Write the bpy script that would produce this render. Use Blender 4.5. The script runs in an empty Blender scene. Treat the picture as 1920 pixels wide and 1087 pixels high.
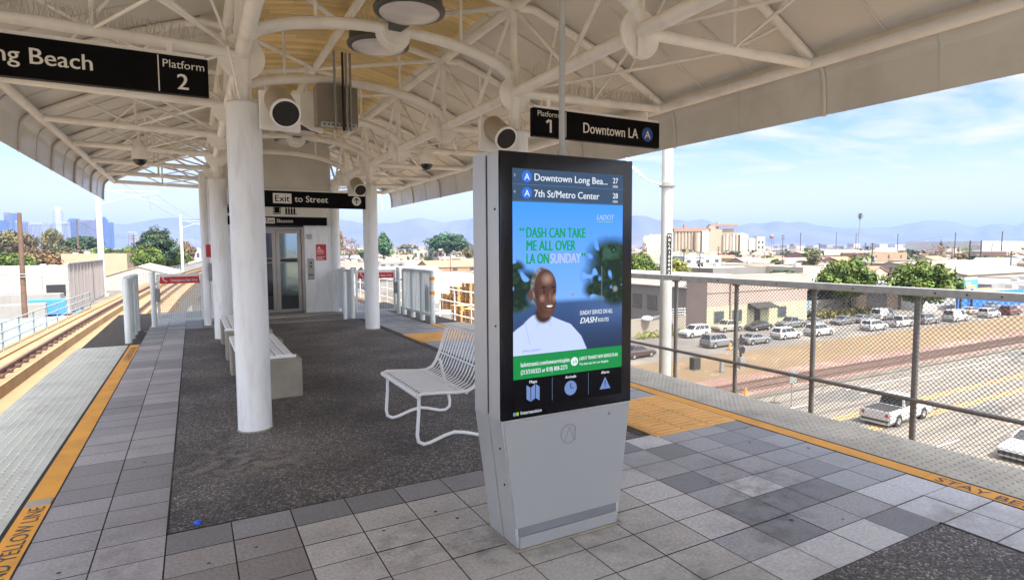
import bpy, bmesh, math, random
import numpy as np
from mathutils import Vector, Matrix
S = bpy.context.scene
COL = S.collection
rad = math.radians
random.seed(7)

# ------------------------------------------------------------------ camera
EYE = Vector((0, 0, 1.6))
YAW, PITCH, ROLL, FPX = rad(28.643), rad(4.067), rad(-0.322), 1093.17
def camera_axes():
    f = Vector((math.sin(YAW), math.cos(YAW), 0)); r = Vector((math.cos(YAW), -math.sin(YAW), 0)); u = Vector((0, 0, 1))
    f2 = f*math.cos(PITCH) - u*math.sin(PITCH); u2 = f*math.sin(PITCH) + u*math.cos(PITCH)
    r3 = r*math.cos(ROLL) + u2*math.sin(ROLL); u3 = u2*math.cos(ROLL) - r*math.sin(ROLL)
    return r3, u3, f2
CR, CU, CF = camera_axes()
cd = bpy.data.cameras.new('camera'); cam = bpy.data.objects.new('camera', cd); COL.objects.link(cam)
cam.matrix_world = Matrix(((CR.x, CU.x, -CF.x, EYE.x), (CR.y, CU.y, -CF.y, EYE.y), (CR.z, CU.z, -CF.z, EYE.z), (0, 0, 0, 1)))
cd.sensor_width = 36; cd.sensor_fit = 'HORIZONTAL'; cd.lens = FPX/1920*36; cd.clip_start = 0.05; cd.clip_end = 60000
S.camera = cam
# ------------------------------------------------------------------ light
SUN_EL, SUN_AZ = rad(57), rad(173)          # sun behind the viewer, a little to the right
SKY_STRENGTH, SUN_STRENGTH, EXPOSURE = 0.05, 3.2, 2.05
HAZE_DENSITY = 0.82e-4
w = bpy.data.worlds.new('World'); S.world = w; w.use_nodes = True
nt = w.node_tree; nt.nodes.clear()
def nn(t, kind, **kw):
    n = t.nodes.new(kind)
    for k, v in kw.items(): setattr(n, k, v)
    return n
out = nn(nt, 'ShaderNodeOutputWorld'); bg = nn(nt, 'ShaderNodeBackground'); bg.inputs[1].default_value = SKY_STRENGTH
sky = nn(nt, 'ShaderNodeTexSky', sky_type='NISHITA', sun_disc=False, sun_elevation=SUN_EL, sun_rotation=SUN_AZ, air_density=1.0, dust_density=0.25, ozone_density=3.0)
tc = nn(nt, 'ShaderNodeTexCoord'); sep = nn(nt, 'ShaderNodeSeparateXYZ'); nt.links.new(tc.outputs['Generated'], sep.inputs[0])
# clouds: direction projected on a flat layer, so streaks thin out overhead and crowd at the horizon
mx = nn(nt, 'ShaderNodeMath', operation='MAXIMUM'); mx.inputs[1].default_value = 0.0; nt.links.new(sep.outputs[2], mx.inputs[0])
ad = nn(nt, 'ShaderNodeMath', operation='ADD'); ad.inputs[1].default_value = 0.05; nt.links.new(mx.outputs[0], ad.inputs[0])
dx = nn(nt, 'ShaderNodeMath', operation='DIVIDE'); dy = nn(nt, 'ShaderNodeMath', operation='DIVIDE')
nt.links.new(sep.outputs[0], dx.inputs[0]); nt.links.new(ad.outputs[0], dx.inputs[1])
nt.links.new(sep.outputs[1], dy.inputs[0]); nt.links.new(ad.outputs[0], dy.inputs[1])
cmb = nn(nt, 'ShaderNodeCombineXYZ'); nt.links.new(dx.outputs[0], cmb.inputs[0]); nt.links.new(dy.outputs[0], cmb.inputs[1])
mp = nn(nt, 'ShaderNodeMapping'); mp.inputs['Scale'].default_value = (0.8, 1.5, 1); mp.inputs['Rotation'].default_value = (0, 0, rad(30)); mp.inputs['Location'].default_value = (3.1, 1.7, 0)
nt.links.new(cmb.outputs[0], mp.inputs[0])
ns = nn(nt, 'ShaderNodeTexNoise'); ns.inputs['Scale'].default_value = 1.15; ns.inputs['Detail'].default_value = 9; ns.inputs['Roughness'].default_value = 0.62; ns.inputs['Distortion'].default_value = 0.5
nt.links.new(mp.outputs[0], ns.inputs['Vector'])
rm = nn(nt, 'ShaderNodeMapRange'); rm.inputs[1].default_value = 0.40; rm.inputs[2].default_value = 0.70; rm.inputs[3].default_value = 0.0; rm.inputs[4].default_value = 1.0
nt.links.new(ns.outputs[0], rm.inputs[0])
# cloud bank low over the horizon
hz = nn(nt, 'ShaderNodeMapRange'); hz.inputs[1].default_value = 0.05; hz.inputs[2].default_value = 0.15; hz.inputs[3].default_value = 1.0; hz.inputs[4].default_value = 0.0
nt.links.new(sep.outputs[2], hz.inputs[0])
mxx = nn(nt, 'ShaderNodeMath', operation='MAXIMUM'); nt.links.new(rm.outputs[0], mxx.inputs[0]); nt.links.new(hz.outputs[0], mxx.inputs[1])
mixc = nn(nt, 'ShaderNodeMix', data_type='RGBA'); 
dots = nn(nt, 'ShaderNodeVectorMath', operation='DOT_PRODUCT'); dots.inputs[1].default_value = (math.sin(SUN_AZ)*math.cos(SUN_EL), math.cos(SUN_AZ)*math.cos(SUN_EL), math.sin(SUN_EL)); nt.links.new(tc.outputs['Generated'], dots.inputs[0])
glo = nn(nt, 'ShaderNodeMapRange'); glo.inputs[1].default_value = 0.2; glo.inputs[2].default_value = 1.0; glo.inputs[3].default_value = 5.7; glo.inputs[4].default_value = 58.0; nt.links.new(dots.outputs['Value'], glo.inputs[0])   # clouds toward the sun, out of view, boosted as added fill for the platform
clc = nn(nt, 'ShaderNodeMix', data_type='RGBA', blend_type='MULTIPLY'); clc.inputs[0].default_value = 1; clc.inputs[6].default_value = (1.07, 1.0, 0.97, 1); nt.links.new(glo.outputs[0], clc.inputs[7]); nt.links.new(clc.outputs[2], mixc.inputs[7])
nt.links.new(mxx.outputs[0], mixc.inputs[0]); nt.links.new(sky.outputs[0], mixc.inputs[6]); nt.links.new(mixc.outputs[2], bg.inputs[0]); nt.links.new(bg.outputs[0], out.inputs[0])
sl = bpy.data.lights.new('sun', 'SUN'); sl.energy = SUN_STRENGTH; sl.angle = rad(0.5); sl.color = (1, 0.955, 0.88)
so = bpy.data.objects.new('sun', sl); COL.objects.link(so)
TO_SUN = Vector((math.sin(SUN_AZ)*math.cos(SUN_EL), math.cos(SUN_AZ)*math.cos(SUN_EL), math.sin(SUN_EL)))
so.rotation_euler = TO_SUN.to_track_quat('Z', 'Y').to_euler(); so.location = (0, 0, 60)
S.view_settings.view_transform = 'Standard'; S.view_settings.look = 'None'; S.view_settings.exposure = EXPOSURE; S.view_settings.gamma = 1
S.cycles.max_bounces = 8; S.cycles.diffuse_bounces = 4; S.cycles.volume_bounces = 0; S.cycles.transparent_max_bounces = 8
S.cycles.use_denoising = True

# ------------------------------------------------------------------ surveying helpers (a photo pixel seen from the camera station -> a place on the ground)
GZ = -10.0                                   # street level; the platform floor is z = 0
def ray(px, py): return CR*((px-960)/FPX) - CU*((py-543.5)/FPX) + CF
def ground(px, py, z=GZ):
    d = ray(px, py); return EYE + d*((z-EYE.z)/d.z)
def on_y(px, py, Y):
    d = ray(px, py); return EYE + d*(Y/d.y)
def on_x(px, py, X):
    d = ray(px, py); return EYE + d*(X/d.x)
def height_at(P, py):                        # z that shows at row py above the ground place P
    dv = Vector((P.x, P.y, 0)); dep = dv.dot(CF); a = (py-543.5)/FPX
    # solve (CU.(p-E)) / (CF.(p-E)) = -a for z
    b = Vector((P.x, P.y, 0))-Vector((EYE.x, EYE.y, 0))
    num = -a*CF.dot(b) - CU.dot(b); den = CU.z + a*CF.z
    return EYE.z + num/den

# ------------------------------------------------------------------ object helpers
def tag(o, label=None, cat=None, group=None, kind=None):
    if label: o['label'] = label
    if cat: o['category'] = cat
    if group: o['group'] = group
    if kind: o['kind'] = kind
    return o
def thing(name, label, cat, loc=(0, 0, 0), rz=0, group=None):
    o = bpy.data.objects.new(name, None); COL.objects.link(o); o.location = loc; o.rotation_euler = (0, 0, rz); o.empty_display_size = 0.2
    return tag(o, label, cat, group)
class MB:
    def __init__(s): s.v = []; s.f = []; s.m = []; s.sm = []; s.c = []
    def add(s, vs, fs, mi=0, smooth=False, col=None):
        b = len(s.v); s.v += [tuple(v) for v in vs]
        for f in fs: s.f.append([i+b for i in f]); s.m.append(mi); s.sm.append(smooth); s.c.append(col)
    def quad(s, a, b, c, d, mi=0, col=None): s.add([a, b, c, d], [(0, 1, 2, 3)], mi, False, col)
    def box(s, x0, x1, y0, y1, z0, z1, mi=0, col=None):
        s.add([(x0,y0,z0),(x1,y0,z0),(x1,y1,z0),(x0,y1,z0),(x0,y0,z1),(x1,y0,z1),(x1,y1,z1),(x0,y1,z1)],
              [(3,2,1,0),(4,5,6,7),(0,1,5,4),(1,2,6,5),(2,3,7,6),(3,0,4,7)], mi, False, col)
    def rbox(s, x0, x1, y0, y1, z0, z1, r=0.01, mi=0):       # box with chamfered vertical and horizontal edges
        rings = []
        for z, i in ((z0, r), (z0+r, 0), (z1-r, 0), (z1, r)):
            rings.append([(x0+i+r,y0+i,z),(x1-i-r,y0+i,z),(x1-i,y0+i+r,z),(x1-i,y1-i-r,z),(x1-i-r,y1-i,z),(x0+i+r,y1-i,z),(x0+i,y1-i-r,z),(x0+i,y0+i+r,z)])
        s.loft(rings, mi, True, False)
    def loft(s, rings, mi=0, caps=True, smooth=False, closed=True):
        n = len(rings[0]); vs = [p for r in rings for p in r]; fs = []
        for k in range(len(rings)-1):
            for i in range(n if closed else n-1):
                j = (i+1) % n; fs.append((k*n+i, k*n+j, (k+1)*n+j, (k+1)*n+i))
        s.add(vs, fs, mi, smooth)
        if caps and closed:
            s.add(rings[0], [tuple(range(n-1, -1, -1))], mi); s.add(rings[-1], [tuple(range(n))], mi)
    def tube(s, pts, r, n=8, mi=0, caps=True, smooth=True, r1=None):
        pts = [Vector(p) for p in pts]; rings = []; up = None
        for i, p in enumerate(pts):
            t = (pts[min(i+1, len(pts)-1)]-pts[max(i-1, 0)]).normalized()
            if up is None:
                a = Vector((0, 0, 1)) if abs(t.z) < 0.9 else Vector((1, 0, 0)); up = (a - t*a.dot(t)).normalized()
            else: up = (up - t*up.dot(t)).normalized()
            sd = t.cross(up); q = r if r1 is None else r+(r1-r)*i/(len(pts)-1)
            rings.append([p+up*(q*math.cos(2*math.pi*k/n))+sd*(q*math.sin(2*math.pi*k/n)) for k in range(n)])
        s.loft(rings, mi, caps, smooth)
    def bar(s, a, b, w, h, mi=0):                              # rectangular bar, h is the upright size
        a, b = Vector(a), Vector(b); t = (b-a).normalized(); u = Vector((0, 0, 1)) if abs(t.z) < 0.99 else Vector((1, 0, 0))
        sd = t.cross(u).normalized(); u = sd.cross(t)
        R = lambda p: [p+sd*(-w/2)+u*(-h/2), p+sd*(w/2)+u*(-h/2), p+sd*(w/2)+u*(h/2), p+sd*(-w/2)+u*(h/2)]
        s.loft([R(a), R(b)], mi)
    def cyl(s, x, y, z0, z1, r, n=24, mi=0, r1=None, smooth=True):
        r1 = r if r1 is None else r1
        s.loft([[(x+q*math.cos(2*math.pi*k/n), y+q*math.sin(2*math.pi*k/n), z) for k in range(n)] for z, q in ((z0, r), (z1, r1))], mi, True, smooth)
    def lathe(s, prof, x=0, y=0, n=24, mi=0, smooth=True, caps=True):
        s.loft([[(x+r*math.cos(2*math.pi*k/n), y+r*math.sin(2*math.pi*k/n), z) for k in range(n)] for r, z in prof], mi, caps, smooth)
    def disc(s, c, nrm, r, th, n=24, mi=0, r1=None):
        c = Vector(c); d = Vector(nrm).normalized()*(th/2); s.tube([c-d, c+d], r, n, mi, True, True, r1)
    def ball(s, c, r, n=12, m=8, mi=0, sz=1.0):
        s.lathe([(max(1e-4, r*math.sin(math.pi*k/m)), c[2]-r*sz*math.cos(math.pi*k/m)) for k in range(m+1)], c[0], c[1], n, mi, True, False)
    def prism(s, poly, axis, a, b, mi=0):                      # 2-D outline pushed along an axis
        def P(u, v, t): return (t, u, v) if axis == 'x' else (u, t, v) if axis == 'y' else (u, v, t)
        s.loft([[P(u, v, a) for u, v in poly], [P(u, v, b) for u, v in poly]], mi)
    def build(s, name, mats, parent=None, label=None, cat=None, group=None, kind=None, loc=None, rz=None):
        me = bpy.data.meshes.new(name)
        me.from_pydata(s.v, [], s.f)
        mats = mats if isinstance(mats, (list, tuple)) else [mats]
        for m in mats: me.materials.append(m)
        me.polygons.foreach_set('material_index', s.m); me.polygons.foreach_set('use_smooth', s.sm)
        if any(c is not None for c in s.c):
            at = me.color_attributes.new('tint', 'FLOAT_COLOR', 'CORNER'); arr = []
            for f, c in zip(s.f, s.c):
                c = c or (1, 1, 1); arr += [c[0], c[1], c[2], 1.0]*len(f)
            at.data.foreach_set('color', arr)
        me.update()
        o = bpy.data.objects.new(name, me); COL.objects.link(o)
        if parent is not None: o.parent = parent
        if loc is not None: o.location = loc
        if rz is not None: o.rotation_euler = (0, 0, rz)
        return tag(o, label, cat, group, kind)
def base_of(p):
    v = Vector((0, 0, 0))
    while p is not None: v += Vector(p.location); p = p.parent
    return v
def part(mb, name, mats, parent, label=None, kind=None):       # a part modelled in world coordinates under an unrotated thing
    return mb.build(name, mats, parent, label, None, None, kind, -base_of(parent))
def copy_tree(o, parent=None):
    c = o.copy(); COL.objects.link(c)
    if parent is not None: c.parent = parent
    for ch in list(o.children): copy_tree(ch, c)
    return c

# ------------------------------------------------------------------ materials
def mat(name, col, rough=0.6, metal=0.0, var=0.12, scale=3.0, bump=0.0, bscale=60.0, spec=0.4, dirt=None, dscale=0.8, damt=0.35, attr=None, coat=0.0, vscale=(1, 1, 1)):
    m = bpy.data.materials.new(name); m.use_nodes = True; t = m.node_tree; b = t.nodes['Principled BSDF']
    b.inputs['Roughness'].default_value = rough; b.inputs['Metallic'].default_value = metal
    b.inputs['Specular IOR Level'].default_value = spec; b.inputs['Coat Weight'].default_value = coat
    tcn = nn(t, 'ShaderNodeTexCoord'); mpn = nn(t, 'ShaderNodeMapping'); mpn.inputs['Scale'].default_value = vscale
    geo = nn(t, 'ShaderNodeNewGeometry'); t.links.new(geo.outputs['Position'], mpn.inputs[0])
    no = nn(t, 'ShaderNodeTexNoise'); no.inputs['Scale'].default_value = scale; no.inputs['Detail'].default_value = 5
    t.links.new(mpn.outputs[0], no.inputs['Vector'])
    r = nn(t, 'ShaderNodeMapRange'); r.inputs[1].default_value = 0.3; r.inputs[2].default_value = 0.7; r.inputs[3].default_value = 1-var; r.inputs[4].default_value = 1+var
    t.links.new(no.outputs[0], r.inputs[0])
    mul = nn(t, 'ShaderNodeMix', data_type='RGBA', blend_type='MULTIPLY'); mul.inputs[0].default_value = 1
    if attr:
        a = nn(t, 'ShaderNodeAttribute', attribute_name=attr); t.links.new(a.outputs['Color'], mul.inputs[6])
    else: mul.inputs[6].default_value = (*col, 1)
    t.links.new(r.outputs[0], mul.inputs[7]); last = mul.outputs[2]
    if dirt:
        n2 = nn(t, 'ShaderNodeTexNoise'); n2.inputs['Scale'].default_value = dscale; n2.inputs['Detail'].default_value = 7; n2.inputs['Roughness'].default_value = 0.65
        t.links.new(mpn.outputs[0], n2.inputs['Vector'])
        r2 = nn(t, 'ShaderNodeMapRange'); r2.inputs[1].default_value = 0.48; r2.inputs[2].default_value = 0.72; r2.inputs[3].default_value = 0; r2.inputs[4].default_value = damt
        t.links.new(n2.outputs[0], r2.inputs[0])
        mm = nn(t, 'ShaderNodeMix', data_type='RGBA'); t.links.new(r2.outputs[0], mm.inputs[0]); t.links.new(last, mm.inputs[6]); mm.inputs[7].default_value = (*dirt, 1); last = mm.outputs[2]
    t.links.new(last, b.inputs['Base Color'])
    if bump:
        n3 = nn(t, 'ShaderNodeTexNoise'); n3.inputs['Scale'].default_value = bscale; n3.inputs['Detail'].default_value = 4; t.links.new(mpn.outputs[0], n3.inputs['Vector'])
        bp = nn(t, 'ShaderNodeBump'); bp.inputs['Strength'].default_value = bump; bp.inputs['Distance'].default_value = 0.01
        t.links.new(n3.outputs[0], bp.inputs['Height']); t.links.new(bp.outputs[0], b.inputs['Normal'])
    return m
def emit(name, col, strength=1.0, attr=None):
    m = bpy.data.materials.new(name); m.use_nodes = True; t = m.node_tree; b = t.nodes['Principled BSDF']
    b.inputs['Base Color'].default_value = (0.004, 0.004, 0.004, 1); b.inputs['Roughness'].default_value = 0.3; b.inputs['Specular IOR Level'].default_value = 0.08
    b.inputs['Emission Strength'].default_value = strength; b.inputs['Emission Color'].default_value = (*col, 1)
    if attr:
        a = nn(t, 'ShaderNodeAttribute', attribute_name=attr); t.links.new(a.outputs['Color'], b.inputs['Emission Color'])
    return m
def pebble(name):
    m = bpy.data.materials.new(name); m.use_nodes = True; t = m.node_tree; b = t.nodes['Principled BSDF']; b.inputs['Roughness'].default_value = 0.62
    geo = nn(t, 'ShaderNodeNewGeometry')
    v = nn(t, 'ShaderNodeTexVoronoi'); v.inputs['Scale'].default_value = 92; t.links.new(geo.outputs['Position'], v.inputs['Vector'])
    v2 = nn(t, 'ShaderNodeTexVoronoi', feature='DISTANCE_TO_EDGE'); v2.inputs['Scale'].default_value = 92; t.links.new(geo.outputs['Position'], v2.inputs['Vector'])
    bw = nn(t, 'ShaderNodeSeparateColor'); t.links.new(v.outputs['Color'], bw.inputs[0])
    cr = nn(t, 'ShaderNodeValToRGB'); e = cr.color_ramp.elements; e[0].position = 0; e[0].color = (0.035, 0.033, 0.032, 1); e[1].position = 1; e[1].color = (0.36, 0.335, 0.31, 1)
    k = cr.color_ramp.elements.new(0.55); k.color = (0.095, 0.086, 0.08, 1); k = cr.color_ramp.elements.new(0.85); k.color = (0.175, 0.155, 0.14, 1)
    t.links.new(bw.outputs[0], cr.inputs[0])
    ed = nn(t, 'ShaderNodeMapRange'); ed.inputs[1].default_value = 0.0; ed.inputs[2].default_value = 0.12; ed.inputs[3].default_value = 0.35; ed.inputs[4].default_value = 1; t.links.new(v2.outputs[0], ed.inputs[0])
    big = nn(t, 'ShaderNodeTexNoise'); big.inputs['Scale'].default_value = 1.1; big.inputs['Detail'].default_value = 6; t.links.new(geo.outputs['Position'], big.inputs['Vector'])
    br = nn(t, 'ShaderNodeMapRange'); br.inputs[1].default_value = 0.35; br.inputs[2].default_value = 0.68; br.inputs[3].default_value = 0.7; br.inputs[4].default_value = 1.75; t.links.new(big.outputs[0], br.inputs[0])
    mu = nn(t, 'ShaderNodeMath', operation='MULTIPLY'); t.links.new(ed.outputs[0], mu.inputs[0]); t.links.new(br.outputs[0], mu.inputs[1])
    mul = nn(t, 'ShaderNodeMix', data_type='RGBA', blend_type='MULTIPLY'); mul.inputs[0].default_value = 1; t.links.new(cr.outputs[0], mul.inputs[6]); t.links.new(mu.outputs[0], mul.inputs[7])
    t.links.new(mul.outputs[2], b.inputs['Base Color'])
    bp = nn(t, 'ShaderNodeBump'); bp.inputs['Strength'].default_value = 0.9; bp.inputs['Distance'].default_value = 0.006; t.links.new(v2.outputs[0], bp.inputs['Height']); t.links.new(bp.outputs[0], b.inputs['Normal'])
    return m
M = {}
M['cream'] = mat('cream_painted_steel', (0.86, 0.85, 0.805), 0.45, var=0.05, scale=2.2, dirt=(0.44, 0.36, 0.27), damt=0.32, dscale=2.6)
M['skin'] = mat('cream_roof_sheet', (0.63, 0.625, 0.585), 0.34, var=0.06, scale=1.3, dirt=(0.45, 0.435, 0.39), damt=0.5, dscale=0.9)
M['fascia'] = mat('cream_glossy_fascia', (0.68, 0.665, 0.605), 0.3, var=0.07, scale=1.6, dirt=(0.36, 0.33, 0.27), damt=0.35, dscale=1.2)
M['white'] = mat('white_painted_steel', (0.82, 0.845, 0.84), 0.38, var=0.03, scale=2.5, dirt=(0.44, 0.42, 0.37), damt=0.34, dscale=4.5, vscale=(3, 3, 0.5))
M['chair'] = mat('white_powder_coat', (0.87, 0.88, 0.88), 0.32, var=0.02)
M['gate'] = mat('pale_grey_green_paint', (0.68, 0.74, 0.73), 0.4, var=0.04)
M['wood'] = None
M['lampgrey'] = mat('dark_grey_lamp_housing', (0.09, 0.09, 0.088), 0.5, var=0.12, scale=6)
M['lens'] = mat('frosted_lamp_lens', (0.62, 0.60, 0.60), 0.25, var=0.12, scale=5)
M['steelspike'] = mat('pale_spike_plastic', (0.62, 0.58, 0.50), 0.5, metal=0.0)
M['black'] = mat('black_sign_face', (0.004, 0.004, 0.005), 0.5, var=0.1, spec=0.08)
M['speakerblack'] = mat('black_speaker_grille', (0.022, 0.021, 0.02), 0.7, var=0.4, scale=80)
M['letter'] = mat('sign_lettering_cream', (0.72, 0.71, 0.64), 0.5, var=0.02)
M['dark'] = mat('near_black', (0.02, 0.02, 0.022), 0.4)
M['glassblack'] = mat('black_kiosk_glass', (0.004, 0.004, 0.006), 0.12, var=0.05, spec=0.35)
M['kiosk'] = mat('silver_kiosk_paint', (0.42, 0.44, 0.455), 0.38, metal=0.4, var=0.03, scale=1.5, bump=0.02, bscale=300)
M['kiosk_side'] = mat('brushed_kiosk_aluminium', (0.56, 0.56, 0.545), 0.4, metal=0.4, var=0.03)
M['concrete'] = mat('bench_concrete', (0.30, 0.28, 0.225), 0.85, var=0.14, scale=4, bump=0.25, bscale=30, dirt=(0.16, 0.15, 0.13), damt=0.55, dscale=2.3)
M['deckconc'] = mat('warm_guideway_concrete', (0.27, 0.178, 0.095), 0.9, var=0.10, scale=1.2, bump=0.15, bscale=20, dirt=(0.17, 0.115, 0.07), damt=0.5, dscale=0.6)
M['plinth'] = mat('rail_plinth_concrete', (0.27, 0.19, 0.105), 0.9, var=0.12, scale=2, bump=0.2, bscale=20, dirt=(0.13, 0.085, 0.055), damt=0.5, dscale=1.4)
M['rail'] = mat('rusty_rail_steel', (0.16, 0.10, 0.08), 0.55, metal=0.4, var=0.2)
M['railtop'] = mat('worn_rail_head', (0.55, 0.53, 0.5), 0.3, metal=0.9)
M['galv'] = mat('galvanised_steel', (0.30, 0.31, 0.30), 0.5, metal=0.45, var=0.15, scale=8)
M['fencewire'] = mat('chain_link_wire', (0.19, 0.188, 0.175), 0.5, metal=0.35)
M['fencepost'] = mat('weathered_fence_pipe', (0.13, 0.13, 0.128), 0.55, metal=0.35, var=0.2, scale=8)
M['railgrey'] = mat('bluish_rail_paint', (0.25, 0.31, 0.33), 0.5, var=0.05)
M['stainless'] = mat('brushed_stainless', (0.27, 0.25, 0.22), 0.3, metal=0.9, var=0.06, scale=2)
M['mirrorglass'] = mat('reflective_door_glass', (0.24, 0.30, 0.29), 0.05, metal=1.0, var=0.02)
M['darkglass'] = mat('dark_glass', (0.015, 0.02, 0.025), 0.08, spec=0.6)
M['red'] = mat('red_sign', (0.55, 0.035, 0.05), 0.45)
M['pole'] = mat('pale_pole_paint', (0.42, 0.43, 0.41), 0.45, var=0.05)
M['yellow'] = mat('yellow_tactile_paint', (0.72, 0.34, 0.035), 0.6, var=0.10, scale=2.5, dirt=(0.34, 0.19, 0.06), damt=0.5, dscale=3.0)
M['padyellow'] = mat('yellow_wayfinding_pad', (0.78, 0.44, 0.13), 0.6, var=0.08, dirt=(0.5, 0.36, 0.16), damt=0.5, dscale=4)
M['tactile'] = mat('pale_tactile_panel', (0.52, 0.54, 0.49), 0.65, var=0.06, scale=1.5, dirt=(0.30, 0.30, 0.265), damt=0.6, dscale=2.6)
M['tactileR'] = mat('grey_tactile_panel', (0.42, 0.41, 0.36), 0.7, var=0.08, scale=1.5, dirt=(0.21, 0.205, 0.18), damt=0.6, dscale=2.0)
M['blackline'] = mat('black_joint_strip', (0.018, 0.016, 0.014), 0.7)
M['grout'] = mat('tile_grout', (0.075, 0.065, 0.055), 0.9, var=0.3, scale=9)
M['tile'] = mat('platform_tile', (1, 1, 1), 0.5, var=0.17, scale=55, attr='tint', bump=0.08, bscale=120, dirt=(0.20, 0.18, 0.165), damt=0.5, dscale=1.7)
M['pebble'] = pebble('exposed_aggregate')
M['slab'] = mat('platform_slab_concrete', (0.36, 0.34, 0.30), 0.9, var=0.1)
M['blue'] = mat('route_blue', (0.02, 0.075, 0.33), 0.5)

def wood():
    m = bpy.data.materials.new('yellow_plank_ceiling'); m.use_nodes = True; t = m.node_tree; b = t.nodes['Principled BSDF']; b.inputs['Roughness'].default_value = 0.55
    geo = nn(t, 'ShaderNodeNewGeometry'); mp = nn(t, 'ShaderNodeMapping'); mp.inputs['Scale'].default_value = (0.9, 14, 0.9); t.links.new(geo.outputs['Position'], mp.inputs[0])
    n = nn(t, 'ShaderNodeTexNoise'); n.inputs['Scale'].default_value = 1.6; n.inputs['Detail'].default_value = 6; t.links.new(mp.outputs[0], n.inputs['Vector'])
    cr = nn(t, 'ShaderNodeValToRGB'); e = cr.color_ramp.elements; e[0].position = 0.3; e[0].color = (0.86, 0.62, 0.24, 1); e[1].position = 0.7; e[1].color = (0.98, 0.83, 0.46, 1)
    t.links.new(n.outputs[0], cr.inputs[0])
    a = nn(t, 'ShaderNodeAttribute', attribute_name='tint'); mul = nn(t, 'ShaderNodeMix', data_type='RGBA', blend_type='MULTIPLY'); mul.inputs[0].default_value = 1
    t.links.new(cr.outputs[0], mul.inputs[6]); t.links.new(a.outputs['Color'], mul.inputs[7]); t.links.new(mul.outputs[2], b.inputs['Base Color'])
    return m
M['wood'] = wood()

# ------------------------------------------------------------------ lettering
def text(s, size, m, parent, origin, xdir, ydir, name='lettering', align='LEFT', weight=0.0, squeeze=1.0, lift=0.003, maxw=None, shear=0.0):
    cu = bpy.data.curves.new('t', 'FONT'); cu.body = s; cu.size = size; cu.align_x = align; cu.offset = 0.0; cu.resolution_u = 3; cu.shear = shear
    ob = bpy.data.objects.new('t', cu); COL.objects.link(ob)
    bpy.context.view_layer.update()
    me = bpy.data.meshes.new_from_object(ob.evaluated_get(bpy.context.evaluated_depsgraph_get()))
    bpy.data.objects.remove(ob); bpy.data.curves.remove(cu)
    X, Y = Vector(xdir).normalized(), Vector(ydir).normalized(); N = X.cross(Y)
    xs = [v.co.x for v in me.vertices]
    if maxw and xs and (max(xs)-min(xs))*squeeze > maxw: squeeze *= maxw/((max(xs)-min(xs))*squeeze)
    O = Vector(origin)+N*lift
    for v in me.vertices: v.co = O + X*(v.co.x*squeeze) + Y*v.co.y
    if weight > 0.006:                                   # bolder: the outline printed again a hair to the side
        bmx = bmesh.new(); bmx.from_mesh(me); geo_ = bmesh.ops.duplicate(bmx, geom=bmx.verts[:]+bmx.edges[:]+bmx.faces[:])['geom']
        dv = X*(weight*size*1.9)+N*0.0002+Y*(weight*size*0.5)
        for v in geo_:
            if isinstance(v, bmesh.types.BMVert): v.co += dv
        bmx.to_mesh(me); bmx.free()
    me.materials.clear(); me.materials.append(m)
    o = bpy.data.objects.new(name, me); COL.objects.link(o); o.parent = parent
    o.location = -base_of(parent)
    return o
# ================================================================== PLATFORM (setting)
XL, XR, CX = -1.72, 5.16, 1.72               # platform edges; canopy and columns are centred on KX
KX = 1.785
PY0, PY1 = -9.0, 17.5                        # near end (behind the viewer) and far end
TX, TY = 0.328, 0.2567                       # paving module
AGX0, AGX1, AGY0, AGY1 = -0.19, 3.27, 3.735, 13.55
b = MB()
b.box(XL+0.05, XR-0.05, PY0, PY1, -0.45, -0.03); b.box(XL+0.9, XR-0.9, PY0, PY1, -1.6, -0.46)
b.build('platform_slab', M['slab'], kind='structure')
b = MB(); b.box(XL+0.04, XR-0.04, PY0+0.02, PY1-0.02, -0.029, -0.006); b.build('platform_base', M['grout'], kind='structure')
# paving tiles (one sheet, gaps show the joint bed)
rt = random.Random(3)
b = MB()
GREYL, GREYM, GREYD = (0.43, 0.44, 0.455), (0.28, 0.285, 0.30), (0.16, 0.162, 0.17)
def tile_col(x, y):
    j = rt.uniform(-0.05, 0.05)
    if x < AGX0:
        k = int((y-AGY0)/TY//3) % 3; base = ((0.235, 0.225, 0.232), (0.19, 0.18, 0.184), (0.27, 0.257, 0.262))[k]
        if rt.random() < 0.18: base = (0.30, 0.285, 0.29)
        if y < 3.2: base = (0.31, 0.30, 0.305)
    elif y > AGY1: base = GREYD if rt.random() < 0.5 else (0.17, 0.17, 0.175)
    elif AGY0-TY < y < AGY0 and x < 2.4: base = (0.155, 0.155, 0.16) if rt.random() < 0.6 else (0.205, 0.205, 0.21)
    elif x < 0.476 and y < AGY0: base = (0.19, 0.175, 0.167) if y < 3.2 else (0.22, 0.205, 0.20)
    elif x < 2.43 and y < AGY0-TY: base = (0.36, 0.352, 0.335)
    elif x < 2.76 and y < 3.5: base = (0.42, 0.42, 0.425) if rt.random() < 0.8 else GREYM
    elif x < 3.75 and y < AGY0:
        base = GREYM if rt.random() < 0.62 else (0.175, 0.18, 0.195)
        if rt.random() < 0.16 or (y < 1.95 and x < 3.4 and rt.random() < 0.7): base = GREYL
    elif y < 2.2: base = (0.42, 0.44, 0.475) if rt.random() < 0.85 else (0.36, 0.375, 0.40)
    else: base = (0.27, 0.285, 0.31) if rt.random() < 0.6 else (0.21, 0.22, 0.24)
    return tuple(min(0.7, c*1.28*(1+j)) for c in base)
n0 = int((PY0-AGY0)/TY); n1 = int((PY1-AGY0)/TY)
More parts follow.
